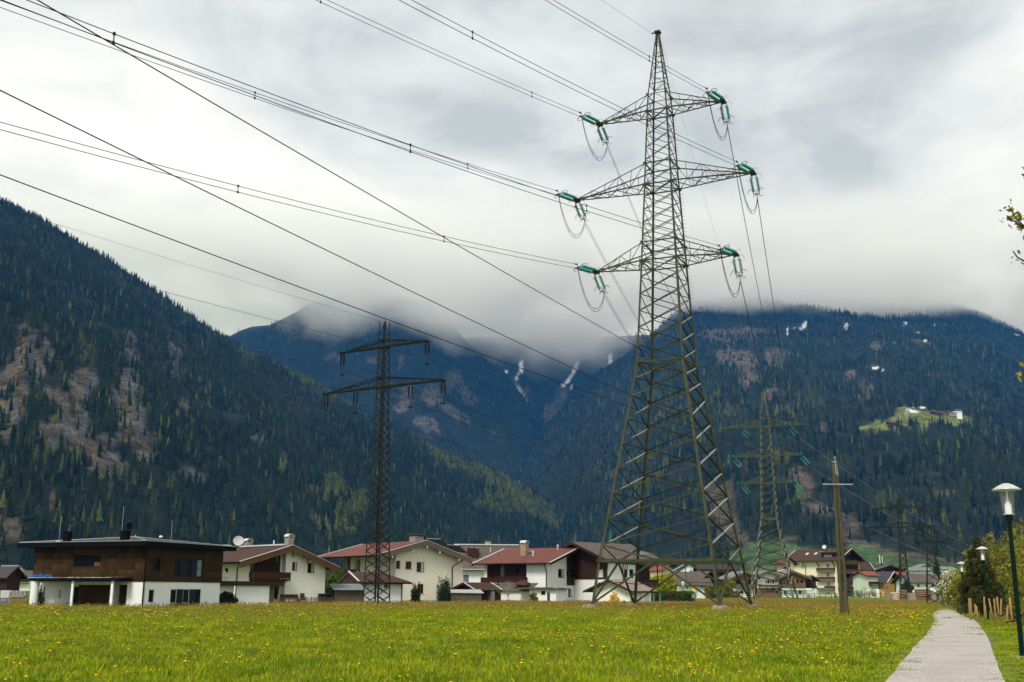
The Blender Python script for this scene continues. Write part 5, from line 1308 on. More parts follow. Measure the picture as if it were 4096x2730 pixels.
# ---------------- 5: white house with red brown roof
H = House("gabled_house", 2183, 185, 58, "white house with large red brown roof and dark timber gable left of the tallest pylon", z0=-.1); E = H.E
W = H.F(2385, 2330)[0]; D = H.S(1937, 2300)[0]
xm, zm = H.F(2318, 2190, -1.6); xl, zl = H.F(2200, 2251, -1.6); xr, zr_ = H.F(2402, 2262, -1.6); W = min(W, xr - 1.0)
top = [(xl, zl), (xm, zm), (xr, zr_)]; ctop = [(q, z - .2) for q, z in top]; I_ = lambda q: float(np.interp(q, [xl, xm, xr], [zl, zm, zr_])) - .2
hF = holesF(H, ((2233, 2257, 2277, 2311), (2232, 2256, 2353, 2387), (2273, 2287, 2356, 2388), (2297, 2304, 2357, 2384), (2313, 2320, 2358, 2384)))
mb = MB(); wallface(mb, 'F', 0, 0, W, -.2, ctop, hF)
xr0, xr1 = H.S(2106, 2300)[0], H.S(1948, 2300)[0]
zl0 = H.S(2030, 2332)[1]
wallface(mb, 'L', 0, 0, xr0, -.2, [(0, I_(0)), (D, I_(0))]); wallface(mb, 'L', 0, xr0, D, -.2, [(0, zl0), (D, zl0)]); mb.quad((0, xr0, zl0), (1.2, xr0, zl0), (1.2, xr0, I_(0)), (0, xr0, I_(0))); wallface(mb, 'L', 0, xr1, D, zl0, [(0, I_(0)), (D, I_(0))])
wallface(mb, 'R', W, 0, D, -.2, [(0, I_(W)), (D, I_(W))]); wallface(mb, 'B', D, 0, W, -.2, ctop); mb.build("wall", m_white, E)
mb = MB(); hb = holesL(H, ((1999, 2017, 2262, 2309), (2060, 2077, 2273, 2300)), .5); wallface(mb, 'L', .5, xr0, xr1, zl0, [(0, I_(0)), (D, I_(0))], hb); mb.build("timber_wall", m_wood_rd, E)
for k, h in enumerate(hb): window(E, 'L', .5, h, mat_plain("green_frame", (.02, .035, .02), .6), m_pane_lt if k == 0 else m_pane, (0, 0), sill=False)
balcony(E, 'L', 0, xr0 - .2, xr1 + .5, H.S(2030, 2335)[1], 1.0, 1.0, m_wood_rd, posts=6)
for k, h in enumerate(hF): window(E, 'F', 0, h, m_fr_b, bars=(1, 0) if k < 2 else (0, 0), curtain=1 if k < 3 else 0, surround=None)
xa, xb_ = H.F(2266, 2300)[0], H.F(2341, 2300)[0]; z0b = H.F(2300, 2343)[1]; hg = holesF(H, ((2284, 2299, 2284, 2307), (2267, 2273, 2283, 2304), (2312, 2322, 2284, 2306)), -.07)
mb = MB(); wallface(mb, 'F', -.07, xa, xb_, z0b, [(q, z + .1) for q, z in ctop], hg, depth=.06); mb.box(xa, xb_, -.068, -.002, z0b, z0b + .02); mb.build("timber_gable", m_wood_rd, E)
for h in hg: window(E, 'F', -.0, h, m_fr_b, bars=(0, 0), sill=False) if False else pbox(MB(), 'F', -.07, h[0], h[1], h[2], h[3], -.055, -.03).build("window", m_pane, E)
R_ = gable_roof(E, 'y', -1.6, D + 1.6, xl, xr, xm, zl - .1, zr_ - .1, zm - .1, m_roof_rd, m_wood_dk, verge=m_wood_dk, trim=m_trim, vh=.4, gutter=m_wood_dk)
def onroof(px, py, y=None): # point on left roof plane
    n_ = Vector((-(zm - zl), 0, (xm - xl))).normalized(); w = H.ux * n_.x + Vector((0, 0, n_.z)); P0_ = H.P + H.ux * xl + Vector((0, 0, zl)); return H.loc(toplane(px, py, P0_, w))
v = onroof(2098, 2222); chimney(R_, v.x, v.y, v.z - .6, v.z + 1.9, .5, mat_noise("brown_stained_render", (.2, .13, .09), (.38, .28, .2), 1.5, 7, .9), 'arch')
v = onroof(2115, 2213); MB().slab([(v.x - .4, v.y - .6, v.z + .05), (v.x + .4, v.y - .6, v.z + .35), (v.x + .4, v.y + .5, v.z + .35), (v.x - .4, v.y + .5, v.z + .05)], (0, 0, .1)).build("skylight", m_roof_gy, R_)
for px, py in ((2132, 2226), (2231, 2200)): v = onroof(px, py); MB().tube([(v.x, v.y, v.z), (v.x, v.y, v.z + .8)], .11, 8).lathe([(.2, .55), (.2, .75), (0, .9)], (v.x, v.y, v.z), 8).build("vent_pipe", m_trim, R_)
a = H.F(2192, 2256, -.4); pipe(E, [(a[0] - 1.0, -.2, I_(0)), (.0, -.12, I_(0) - 1.5), (.0, -.12, 2.6)], .09)
# flat annex and shingled lean-to, part of the same house
X_ = House("annex", 2224, 178, 58, "low white flat roofed annex with small door before the red roofed house", "annex", z0=-.05); x_ = X_.E
dL = X_.S(2118, 2380)[0]; hh = holesL(X_, ((2165, 2181, 2364, 2379),)); zt_ = X_.S(2170, 2358)[1]
mb = MB(); wallface(mb, 'L', 0, 0, dL, -.1, [(0, zt_), (dL, zt_)], hh); wallface(mb, 'F', 0, 0, 3.5, -.1, [(0, zt_), (4, zt_)]); mb.build("wall", m_white, x_)
for h in hh: window(x_, 'L', 0, h, m_fr_b, bars=(0, 0))
d0, d1 = X_.S(2200, 2385)[0], X_.S(2189, 2385)[0]; MB().box(-.05, -.003, d0, d1, 0, X_.S(2195, 2371)[1]).build("door", m_fr_b, x_)
MB().box(-.6, 3.6, -.5, dL + 2.2, zt_, zt_ + .16).box(-.2, 3.6, 2.5, dL + 2.2, zt_ + .16, zt_ + .3).build("roof", m_roof_gr, x_)
Y_ = House("annex", 2118, 182, 58, "long low white wing with grey shingle lean-to roof before the timber balcony", "annex", z0=-.05); y_ = Y_.E
dL = Y_.S(1977, 2385)[0]; z1_ = Y_.S(2050, 2366)[1]; z2_ = Y_.S(2050, 2336, 2)[1]
mb = MB(); wallface(mb, 'L', 0, 0, dL, -.1, [(0, z1_), (dL, z1_)]); mb.box(0, 2, .0, .05, 0, z1_); mb.build("wall", m_white, y_)
MB().slab([(-.4, -.2, z1_), (-.4, dL + .3, z1_), (2.4, dL + .3, z2_), (2.4, -.2, z2_)], (0, 0, .12)).build("roof", m_roof_gr, y_)
v0, v1 = Y_.S(2108, 2330, 1.0)[0], Y_.S(2070, 2330, 1.0)[0]; zt2 = Y_.S(2090, 2325, 1)[1]
mb = MB(); m_ = (v0 + v1) / 2; mb.poly([(-.2, v0 - .4, z2_ - .2), (-.2, v1 + .4, z2_ - .2), (1.2, m_ + .5, zt2 + .1), (1.2, m_ - .5, zt2 + .1)]).poly([(-.2, v0 - .4, z2_ - .2), (1.2, m_ - .5, zt2 + .1), (2.6, v0 - .4, z2_ - .2)]).poly([(-.2, v1 + .4, z2_ - .2), (2.6, v1 + .4, z2_ - .2), (1.2, m_ + .5, zt2 + .1)]); mb.build("porch_roof", m_roof_br, y_)
# small lodge with gable roof, tin shed beside it
K = House("garden_lodge", 1893, 172, 50, "small timber lodge with brown gable roof between the cream and the white house", "shed", z0=-.05); k_ = K.E
xa_, za_ = K.F(1868, 2329, -.6); 
K2 = House("garden_lodge_frame", 1890, 172, 40, "x") if False else None
dl = K.S(1825, 2370)[0]; zr2 = K.S(1868, 2330)[1]; ze = K.S(1820, 2356)[1]; ze = min(ze, zr2 - 1.0); ym = K.S(1868, 2340)[0]
mb = MB(); wallface(mb, 'L', 0, 0, dl, -.1, [(-1, ze), (ym, zr2 - .2), (dl + 1, ze)]); wallface(mb, 'F', 0, 0, 6.5, -.1, [(0, ze), (7, ze)]); mb.build("wall", m_wood_rd, k_)
gable_roof(k_, 'x', -.8, K.F(1990, 2350)[0], -1.0, dl + .8, ym, ze - .2, ze - .2, zr2 - .1, m_roof_br, m_wood_dk, verge=m_wood_rd, trim=m_trim)
for q in (.2, 2.0): MB().box(q + 2, q + 2.15, -.9, -.75, -.1, ze - .2).build("post", m_wood_rd, k_)
MB().box(3.2, 3.9, -.95, -.3, -.1, 2.2).build("stone_pillar", m_conc, k_)
S_ = thing_at("tin_roof_shed", 1868, 166, "grey boarded shed with pale tin roof left of the timber lodge", "shed", 14)
xs0, xs1 = -2.3, 2.2
for k in range(20): MB().box(xs0 + k * .225, xs0 + k * .225 + .2, -.02, .02, -.1, 1.55 + .02 * (k % 3)).build("plank", m_wood_gr, S_)
MB().box(xs0, xs1, .03, 2, -.1, 1.5).build("body", m_wood_dk, S_); MB().slab([(xs0 - .3, -.3, 1.56), (xs1 + .3, -.3, 1.5), (xs1 + .3, 2.4, 2.0), (xs0 - .3, 2.4, 2.0)], (0, 0, .06)).build("tin_roof", mat_noise("rusty_pale_tin", (.24, .25, .24), (.5, .52, .5), 1.2, 6, .5), S_)

# ---------------- 6: house behind the foot of the tallest pylon
H = House("gabled_house", 2432, 187, 40, "dark timbered house with brown roof and corner balcony behind the tallest pylon", z0=-.1); E = H.E
D = 14.0; W = H.F(2546, 2300)[0]; ym = H.S(2315, 2200)[0]; zm = H.S(2315, 2171, 0)[1]; ze = H.F(2480, 2236, -1.0)[1]
ctop = [(-1.5, ze - .3), (ym, zm - .3), (2 * ym + 1.5, ze - .3)]; I0 = float(np.interp(0, [c[0] for c in ctop], [c[1] for c in ctop]))
hF = holesF(H, ((2497, 2508, 2277, 2310), (2518, 2534, 2278, 2312))); hL = holesL(H, ((2388, 2413, 2278, 2309),))
yj = H.S(2432, 2300)[0]; mb = MB(); wallface(mb, 'F', 0, 0, W, -.2, [(0, I0), (20, I0)], hF); wallface(mb, 'L', 0, 0, 2 * ym, -.2, ctop, hL); wallface(mb, 'B', 2 * ym, 0, W + 5, -.2, [(0, I0), (20, I0)]); mb.build("wall", m_white, E)
ya = H.S(2430, 2300)[0]; mb = MB(); wallface(mb, 'L', -.06, .0, 2 * ym, H.S(2400, 2318)[1], [(q, z + .1) for q, z in ctop], hL, depth=.05); mb.build("timber_gable", m_wood_dk, E)
for h in hL: window(E, 'L', -.0, h, m_fr_w, m_curt, (1, 0))
for h in hF: window(E, 'F', 0, h, m_fr_b, bars=(0, 1))
x1 = H.F(2625, 2300)[0]; MB().box(W, x1 - .9, .8, 2 * ym, -.2, ze).build("balcony_wall", m_wood_dk, E)
balcony(E, 'F', .8, W + .05, x1, H.F(2590, 2345)[1], 1.05, 1.3, m_wood_dk, boards=True); balcony(E, 'F', .8, W + .05, x1, H.F(2590, 2292)[1] + .2, .6, 1.1, m_wood_dk) if False else None
mb = MB()
for q in (W + .1, x1 - .1): mb.box(q - .08, q + .08, -.45, -.3, H.F(2590, 2345)[1], ze)
mb.build("balcony_posts", m_wood_dk, E)
R_ = gable_roof(E, 'x', -1.7, H.F(2640, 2240)[0], -1.3, 2 * ym + 1.3, ym, ze - .15, ze - .15, zm, m_roof_gr, m_wood_dk, verge=m_wood_dk, vh=.4)
v = H.F(2483, 2190, 3.5)
for q, w in ((W + .6, .5), (W + 2.2, .7), (W + 3.6, .5)): MB().slab([(q, .8, ze + (zm - ze) * 2.1 / (ym + 1.3) + .12), (q + w, .8, ze + (zm - ze) * 2.1 / (ym + 1.3) + .12), (q + w, 2.2, ze + (zm - ze) * 3.5 / (ym + 1.3) + .12), (q, 2.2, ze + (zm - ze) * 3.5 / (ym + 1.3) + .12)], (0, 0, .08)).build("skylight", m_pane_lt, R_)
q = H.F(2491, 2240, -.1)[0]; pipe(E, [(q + 1.0, -1.0, ze - .2), (q, -.12, ze - 1.0), (q, -.12, 2.5)], .08)
# low gabled wing before it
Gx = House("gabled_annex", 2520, 168, 52, "low white gabled garage with brown roof under the tallest pylon", "garage", z0=-.05); g = Gx.E
dl = Gx.S(2372, 2380)[0]; gw = Gx.F(2600, 2380)[0]; ym = Gx.S(2445, 2340)[0]; zm = Gx.S(2445, 2320)[1]; ze = Gx.S(2510, 2357)[1]
ct = [(-1, ze - .4), (ym, zm - .15), (dl + 1.2, ze - .4)]
mb = MB(); wallface(mb, 'L', 0, 0, dl, -.1, ct); wallface(mb, 'F', 0, 0, gw, -.1, [(0, ze - .1), (30, ze - .1)]); mb.build("wall", m_cream2, g)
R_ = gable_roof(g, 'x', -.9, gw + .5, -1.0, dl + 1.2, ym, ze - .35, ze - .35, zm, mat_noise("faded_roof", (.16, .12, .10), (.28, .22, .18), 1.5, 7, .85), m_wood_dk, verge=m_wood_rd)
pipe(g, [(.35, -.9, ze - .4), (.35, -.1, ze - .9), (.35, -.1, 0)], .08)
# ---------------- chalet row, hotel and the houses behind the far fence
def holes_auto(H, face, L, c=0.0): return holesF(H, L, c) if face == 'F' else holesL(H, L, c)
def chalet(px0, px1, apx, apy, el, er, label, ground, upper, wins_up, wins_dn, balc, d=338, side=None):
    H = House("chalet", px0, d, 8, label, "house", "row of three chalets", z0=.85); E = H.E
    W = H.F(px1, 2370)[0]; D = 11
    xm, zm = H.F(apx, apy, -1.2); xl, zl = H.F(el[0], el[1], -1.2); xr, zr_ = H.F(er[0], er[1], -1.2)
    zf = H.F(apx, 2353)[1]; top = [(xl, zl - .2), (xm, zm - .2), (xr, zr_ - .2)]
    up, dn = holesF(H, wins_up), holesF(H, wins_dn)
    mb = MB(); wallface(mb, 'F', 0, 0, W, -.3, [(0, zf), (W, zf)], dn); wallface(mb, 'L', 0, 0, D, -.3, [(0, zf), (D, zf)]); wallface(mb, 'R', W, 0, D, -.3, [(0, zf), (D, zf)]); mb.build("ground_floor_wall", ground, E)
    mb = MB(); wallface(mb, 'F', 0, 0, W, zf, top, up); wallface(mb, 'L', 0, 0, D, zf, [(0, zl), (D, zl)]); wallface(mb, 'R', W, 0, D, zf, [(0, zr_), (D, zr_)]); mb.build("upper_wall", upper, E)
    for h in up: window(E, 'F', 0, h, m_fr_d, bars=(1, 0), sill=False)
    for h in dn: window(E, 'F', 0, h, m_wood_lt, m_pane, (1, 1), surround=m_trim)
    for h in up:
        for s in (-1, 1):
            q = h[0] - .62 if s < 0 else h[1] + .1; pbox(MB(), 'F', 0, q, q + .5, h[2], h[3], .003, .05).build("shutter", m_wood_lt, E)
    gable_roof(E, 'y', -1.3, D + .5, xl, xr, xm, zl, zr_, zm, m_roof_gy, m_wood_gr, t=.12, verge=m_wood_gr, vh=.6)
    if balc: b0, b1 = H.F(balc[0], 2350, -1.2)[0], H.F(balc[1], 2350, -1.2)[0]; balcony(E, 'F', 0, b0, b1, zf + .1, .95, 1.2, m_wood_gr, boards=False, posts=5)
    for px in (el[0] + 22, apx, er[0] - 22):
        x, _ = H.F(px, apy, -1.1); z = float(np.interp(x, [xl, xm, xr], [zl, zm, zr_])) - .6; MB().box(x - .09, x + .09, -1.15, -1.0, z - .5, z).build("carved_bracket", m_wood_md, E)
    return H, W, D, zf
H, W, D, zf = chalet(2938, 3024, 2985, 2285, (2910, 2318), (3040, 2312), "left chalet of the row, honey timber upper floor and stone framed windows", m_white, m_wood_lt, ((2945, 2960, 2322, 2338), (2992, 3006, 2320, 2340)), ((2962, 2973, 2362, 2376),), (2942, 3022))
MB().box(W * .60, W * .78, -.06, -.003, -.2, 2.3).build("door", m_wood_lt, H.E)
H, W, D, zf = chalet(3031, 3118, 3076, 2284, (3006, 2315), (3148, 2308), "middle chalet of the row, white plastered upper floor with painted shutters", m_wood_lt, m_cream2, ((3069, 3079, 2320, 2336), (3088, 3098, 2320, 2336)), ((3046, 3055, 2362, 2372), (3104, 3115, 2363, 2377)), (3040, 3122))
MB().box(W * .42, W * .72, -.06, -.003, -.2, 2.5).build("door", m_wood_lt, H.E)
H, W, D, zf = chalet(3131, 3224, 3171, 2283, (3110, 2316), (3248, 2314), "right chalet of the row, honey timber gable over a white ground floor", m_white, m_wood_lt, ((3149, 3162, 2321, 2337), (3186, 3194, 2319, 2335), (3203, 3212, 2321, 2334)), ((3136, 3145, 2364, 2378), (3195, 3206, 2364, 2378)), (3135, 3220))
E = H.E; MB().box(-.2, W + 1.4, -1.1, 0, zf - .55, zf - .05).build("cornice", m_white, E)
mb = MB(); wallface(mb, 'F', 1.5, W, W + 3.6, -.3, [(W, zf), (W + 4, zf)]); mb.build("side_wall", m_white, E); MB().box(W + .3, W + 3.8, 1.2, 8, zf, zf + 2.6).build("timber_side", m_wood_dk, E)
zz_ = zf + 2.5; gable_roof(E, 'y', .2, 8, W - 1.0, W + 5.2, W + 2.4, zz_ - .2, zz_ - .4, zz_ + 1.3, m_roof_gy, m_wood_dk, verge=m_wood_gr)
# wooden roadside fence
P0, P1 = at(2790, 2389, 318), at(3545, 2389, 322); F_ = empty("wooden_fence", (P0.x, P0.y, gz(P0.x, P0.y) + .1), 0, "long low brown rail fence along the road before the chalets and the hotel", "fence")
n_f = 34; me_p = MB().box(-.09, .09, -.09, .09, -.4, 1.35).mesh("post", m_wood_gr)
for k in range(n_f + 1): v = P0.lerp(P1, k / n_f); inst(me_p, "post", F_, (v.x - P0.x, v.y - P0.y, gz(v.x, v.y) - gz(P0.x, P0.y) + random.uniform(-.05, .05)))
for k in range(n_f):
    a, b_ = P0.lerp(P1, k / n_f), P0.lerp(P1, (k + 1) / n_f)
    for z in (.62, 1.2): MB().beam((a.x - P0.x, a.y - P0.y - .12, z + random.uniform(-.04, .04)), (b_.x - P0.x, b_.y - P0.y - .12, z), .07, .14).build("rail", m_wood_gr, F_)
# hotel
H = House("hotel", 3352, 372, 40, "tall cream hotel with brown roof and stacked wooden balconies", "hotel", z0=.9); E = H.E
D = H.S(3160, 2300)[0]; W = H.F(3440, 2300)[0]; xm, zm = H.F(3408, 2196, -2.4); ze = H.S(3250, 2243, -1.5)[1]
xl = -1.8; xr = 2 * xm - xl; ctop = [(xl, ze - .5), (xm, zm - .5), (xr, ze - .5)]; I0 = float(np.interp(0, [c[0] for c in ctop], [c[1] for c in ctop])); IW = float(np.interp(W, [c[0] for c in ctop], [c[1] for c in ctop]))
hL = holesL(H, ((3305, 3317, 2256, 2271), (3307, 3318, 2292, 2307), (3309, 3320, 2329, 2344), (3207, 3213, 2257, 2276), (3308, 3318, 2368, 2380), (3172, 3182, 2256, 2270)))
mb = MB(); wallface(mb, 'L', 0, 0, D, -.5, [(0, I0), (D, I0)], hL); wallface(mb, 'F', 0, 0, W, -.5, ctop); wallface(mb, 'R', W, 0, D, -.5, [(0, IW), (D, IW)]); wallface(mb, 'B', D, 0, W, -.5, ctop); mb.build("wall", m_hotel, E)
for h in hL: window(E, 'L', 0, h, m_fr_w, m_pane_lt, (1, 0), sill=False, surround=m_trim)
for y in (2286, 2322, 2358):
    q = sorted((H.S(3334, y, -1)[0], H.S(3267, y, -1)[0])); balcony(E, 'L', 0, q[0], q[1], H.S(3300, y, -1.2)[1], 1.15, 1.3, m_wood_md)
q = sorted((H.S(3297, 2350, -1.4)[0], H.S(3269, 2350, -1.4)[0])); MB().box(-1.42, -1.36, q[0], q[1], H.S(3280, 2353, -1.4)[1], H.S(3280, 2344, -1.4)[1]).build("towels", m_fr_w, E)
mb = MB(); mb.box(.4, W - .6, -.05, 0, H.F(3380, 2326)[1], ze + 2.2); mb.build("timber_front", m_wood_dk, E)
for k, y in enumerate((2258, 2295, 2328, 2364)):
    x1_ = H.F((3436, 3452, 3460, 3458)[k], y, -1.4)[0]; z = H.F(3400, y, -1.4)[1]; balcony(E, 'F', 0, .3, x1_, z, 1.35, 1.6, m_wood_md)
    if k < 4:
        for px in (3378, 3392, 3407, 3422)[: (4 if k else 2)]: x = H.F(px, y, 0)[0]; pbox(MB(), 'F', 0, x - .5, x + .5, z + .1, z + 2.3, .06, .09).build("balcony_door", m_pane_lt if k == 3 else m_pane, E)
for px in (3395, 3420): x = H.F(px, 2378)[0]; pbox(MB(), 'F', 0, x - .8, x + .8, -.1, 1.6, .003, .03).build("window", m_pane_lt, E)
R_ = gable_roof(E, 'y', -2.4, D + 1.6, xl, xr, xm, ze - .2, ze - .2, zm, m_roof_br, m_wood_dk, t=.16, verge=m_wood_dk, trim=m_trim, vh=.5)
dy0, dy1 = H.S(3345, 2230, 1.5)[0] - 1.5, H.S(3293, 2230, 1.5)[0]; zd = H.S(3310, 2232, .6)[1]
MB().box(.5, 5.5, dy0, dy1, zd - .2, zd + 1.7).build("dormer_wall", m_wood_dk, R_); MB().slab([(-.4, dy0 - .5, zd + 1.6), (6.5, dy0 - .5, zd + 2.9), (6.5, dy1 + .6, zd + 2.9), (-.4, dy1 + .6, zd + 1.6)], (0, 0, .15)).build("dormer_roof", m_roof_br, R_)
for px in (3305, 3319): y = H.S(px, 2228, .5)[0]; MB().box(.42, .49, y - .75, y + .75, zd + .15, zd + 1.2).build("dormer_window", m_pane_lt, R_)
y = H.S(3286, 2225, .8)[0]; chimney(R_, 1.6, y, zd - 1.5, zd + 2.4, .8, m_conc, 'slab', m_wood_dk); dish(R_, (1.6, dy1 - .6, zd + 3.6), .7, (-.9, -.2, .3))
for px, py in ((3262, 2208), (3228, 2226)):
    y, z = H.S(px, py, 2.5); t = (2.5 - xl) / (xm - xl); z = ze + (zm - ze) * t; MB().slab([(2.2, y - .5, z + .0), (3.2, y - .5, z + .55), (3.2, y + .5, z + .55), (2.2, y + .5, z + .0)], (0, 0, .18)).build("skylight", m_curt, R_)
y = H.S(3213, 2255, -1)[0]; y1 = H.S(3222, 2260, 0)[0]; pipe(E, [(-1.6, y, ze - .4), (-.12, y1, ze - 2.0), (-.12, y1, 1)], .13)
for px in (3270, 3333): y = H.S(px, 2245, -.8)[0]; MB().beam((-1.6, y, ze - .4), (-.02, y, ze - 2.2), .22).build("eaves_strut", m_wood_dk, E)

# plain gabled houses, further back: generic
def simple(px0, pxc, px1, d, yaw, eave, ridge, base, wall, roof, label, ridge_axis='y', wF=(), wL=(), name="house", ov=.9, timber=None, balc=(), z0=None, trimm=None, cat="house", group=None, chim=None, Dm=None):
    H = House(name, pxc, d, yaw, label, cat, group, z0=z0 if z0 is not None else None)
    if z0 is None:
        zb = at(pxc, base, d).z; H.P.z = zb; H.E.location.z = zb
    E = H.E; D = Dm or (H.S(px0, ridge)[0] if px0 < pxc - 2 else 9.0); W = H.F(px1, eave)[0] if px1 > pxc + 2 else 8.0
    D = max(3.0, min(D, 26)); W = max(3.0, min(W, 26))
    ze = (H.S((px0 + pxc) / 2, eave)[1] if ridge_axis == 'y' and px0 < pxc - 2 else H.F((pxc + px1) / 2, eave)[1])
    zr_ = at(pxc, ridge, d + (W if ridge_axis == 'y' else D) * .3).z - H.P.z; zr_ = max(zr_, ze + .8)
    hF, hL = holesF(H, wF), holesL(H, wL); mb = MB()
    if ridge_axis == 'y':
        top = [(-ov, ze - .35), (W / 2, zr_ - .15), (W + ov, ze - .35)]; a = float(np.interp(0, [t[0] for t in top], [t[1] for t in top]))
        wallface(mb, 'F', 0, 0, W, -1.5, top, hF); wallface(mb, 'L', 0, 0, D, -1.5, [(0, a), (D, a)], hL); wallface(mb, 'R', W, 0, D, -1.5, [(0, a), (D, a)])
        mb.build("wall", wall, E); R_ = gable_roof(E, 'y', -ov, D + ov, -ov, W + ov, W / 2, ze - .2, ze - .2, zr_, roof, m_wood_dk, verge=m_wood_dk, trim=trimm)
        if timber: m2 = MB(); wallface(m2, 'F', -.05, 0, W, ze * .62, [(q, z + .05) for q, z in top]); m2.build("timber_gable", timber, E)
    else:
        top = [(-ov, ze - .35), (D / 2, zr_ - .15), (D + ov, ze - .35)]; a = float(np.interp(0, [t[0] for t in top], [t[1] for t in top]))
        wallface(mb, 'L', 0, 0, D, -1.5, top, hL); wallface(mb, 'F', 0, 0, W, -1.5, [(0, a), (W, a)], hF); wallface(mb, 'R', W, 0, D, -1.5, top)
        mb.build("wall", wall, E); R_ = gable_roof(E, 'x', -ov, W + ov, -ov, D + ov, D / 2, ze - .2, ze - .2, zr_, roof, m_wood_dk, verge=m_wood_dk, trim=trimm)
    for h in hF: window(E, 'F', 0, h, m_fr_w, m_pane, (1, 0), sill=False)
    for h in hL: window(E, 'L', 0, h, m_fr_w, m_pane, (1, 0), sill=False)
    for f, y in balc:
        z = (H.F((pxc + px1) / 2, y)[1] if f == 'F' else H.S((px0 + pxc) / 2, y)[1]); balcony(E, f, 0, .3, (W if f == 'F' else D) - .3, z, 1.0, 1.2, m_wood_dk)
    if chim: chimney(R_, W * chim[0], D * chim[1], zr_ - .6, zr_ + .7, .4, m_conc, 'slab', m_conc)
    return H, W, D, ze
# left edge of the picture
simple(-60, 22, 40, 215, 62, 2310, 2268, 2378, m_wood_dk, m_roof_sl, "dark timber barn cut off by the left picture edge", 'y', wF=(), cat="barn", name="timber_barn")
simple(40, 46, 122, 330, 8, 2306, 2284, 2345, m_cream2, m_roof_gr, "pale two storey house behind the brown clad house, far left", 'x', wF=((60, 66, 2298, 2304), (84, 92, 2298, 2304), (75, 83, 2316, 2323), (95, 100, 2316, 2322)), balc=(('F', 2332),))
simple(-20, 0, 60, 420, 12, 2290, 2262, 2345, m_pink, m_roof_gy, "pinkish house with grey roof at the far left behind the barn", 'x', wF=((10, 18, 2296, 2304), (30, 38, 2296, 2304)))
simple(20, 44, 96, 480, 20, 2276, 2262, 2340, m_white, m_roof_gr, "white house with weathered roof far behind on the left", 'y')
# between the legs of the tallest pylon
simple(2680, 2690, 2815, 430, 8, 2292, 2254, 2350, m_white, m_roof_gy, "white gabled house seen high between the pylon legs", 'y', wF=((2738, 2746, 2262, 2270), (2760, 2768, 2280, 2290)))
simple(2600, 2655, 2700, 470, 30, 2282, 2264, 2350, m_pink, m_roof_or, "small house with orange roof behind the yellow green tree", 'y')
simple(2690, 2790, 2868, 330, 34, 2338, 2287, 2378, m_wood_rd, m_roof_gr, "big brown barn with wide grey brown roof between the pylon legs", 'y', cat="barn", name="barn", ov=1.6)
simple(2712, 2722, 2835, 300, 10, 2340, 2314, 2374, m_white, m_roof_gr, "low white cottage with brown roof behind the clipped hedge", 'x', wF=((2745, 2753, 2348, 2358), (2784, 2792, 2336, 2346), (2764, 2770, 2335, 2345), (2800, 2812, 2338, 2350)), cat="cottage", name="cottage")
simple(2790, 2800, 2950, 400, 14, 2290, 2256, 2370, m_wood_rd, m_roof_sl, "large dark brown hotel with rows of balconies left of the chalets", 'x', wF=((2820, 2832, 2298, 2306), (2850, 2862, 2298, 2306)), balc=(('F', 2290), ('F', 2312), ('F', 2335)), name="hotel", cat="hotel")
simple(3115, 3140, 3176, 345, 30, 2256, 2232, 2380, m_pink, m_wood_md, "narrow salmon coloured house behind the right chalet", 'y', wF=((3134, 3145, 2266, 2278),))
# right of the hotel
simple(3428, 3440, 3486, 400, 30, 2280, 2250, 2380, m_white, m_roof_br, "white house with steep dark brown roof right behind the hotel", 'x', trimm=m_trim)
simple(3434, 3441, 3475, 372, 20, 2302, 2290, 2380, m_white, m_roof_or, "narrow white house with terracotta roof beside the hotel", 'x', wF=((3443, 3451, 2303, 2313),), Dm=7)
simple(3466, 3474, 3509, 362, 20, 2302, 2288, 2380, m_grn, m_roof_or, "pale green house with two terracotta roofs right of the hotel", 'x', wF=((3480, 3486, 2340, 2348),), Dm=7, balc=(('F', 2340),))
MB().box(-2.6, 2.6, -.2, .2, -1, 2.0).build("garden_wall", m_white, None, label="low white garden wall before the pale green house", cat="wall").location = at(3484, 2384, 354)
simple(3510, 3538, 3578, 372, 50, 2330, 2288, 2382, m_orange, m_roof_sl, "orange plastered house with dark slate roof", 'y', wL=((3512, 3523, 2345, 2355), (3512, 3525, 2369, 2378)), wF=((3546, 3551, 2318, 2329), (3548, 3553, 2345, 2356), (3553, 3557, 2316, 2329)), ov=2.0, trimm=m_trim)
simple(3482, 3492, 3625, 450, 10, 2287, 2263, 2370, m_wood_dk, m_roof_gr, "very wide dark timber gable behind the orange house", 'y', wF=((3526, 3536, 2284, 2288),), ov=1.5)
simple(3573, 3578, 3640, 395, 14, 2312, 2288, 2382, m_wood_rd, m_roof_or, "brown balconied house with red roof right of the orange house", 'x', wF=((3585, 3592, 2340, 2350), (3600, 3608, 2340, 2350)), balc=(('F', 2362), ('F', 2338)))
H, W, D, ze = simple(3640, 3650, 3760, 345, 6, 2330, 2296, 2386, m_white, m_roof_gr, "long white farmhouse with grey brown roof behind the timber stacks", 'x', wF=((3669, 3679, 2336, 2350), (3702, 3711, 2336, 2350), (3727, 3737, 2336, 2350), (3671, 3679, 2362, 2371), (3705, 3712, 2362, 2371), (3729, 3737, 2363, 2374), (3753, 3757, 2338, 2348)), ov=1.2, Dm=11, chim=(.4, .5))
simple(3660, 3668, 3745, 520, 16, 2278, 2258, 2330, m_white, m_roof_gy, "white house with flat grey gable behind the farmhouse roof", 'y', wF=((3680, 3700, 2268, 2274),), ov=2)
simple(3636, 3644, 3735, 440, 8, 2282, 2270, 2340, m_cream2, m_roof_gy, "low pale house roof peeping over the farmhouse", 'x')
simple(3770, 3776, 3815, 520, 10, 2278, 2268, 2330, m_white, m_roof_gy, "small pale house far behind the dark spruce", 'x')
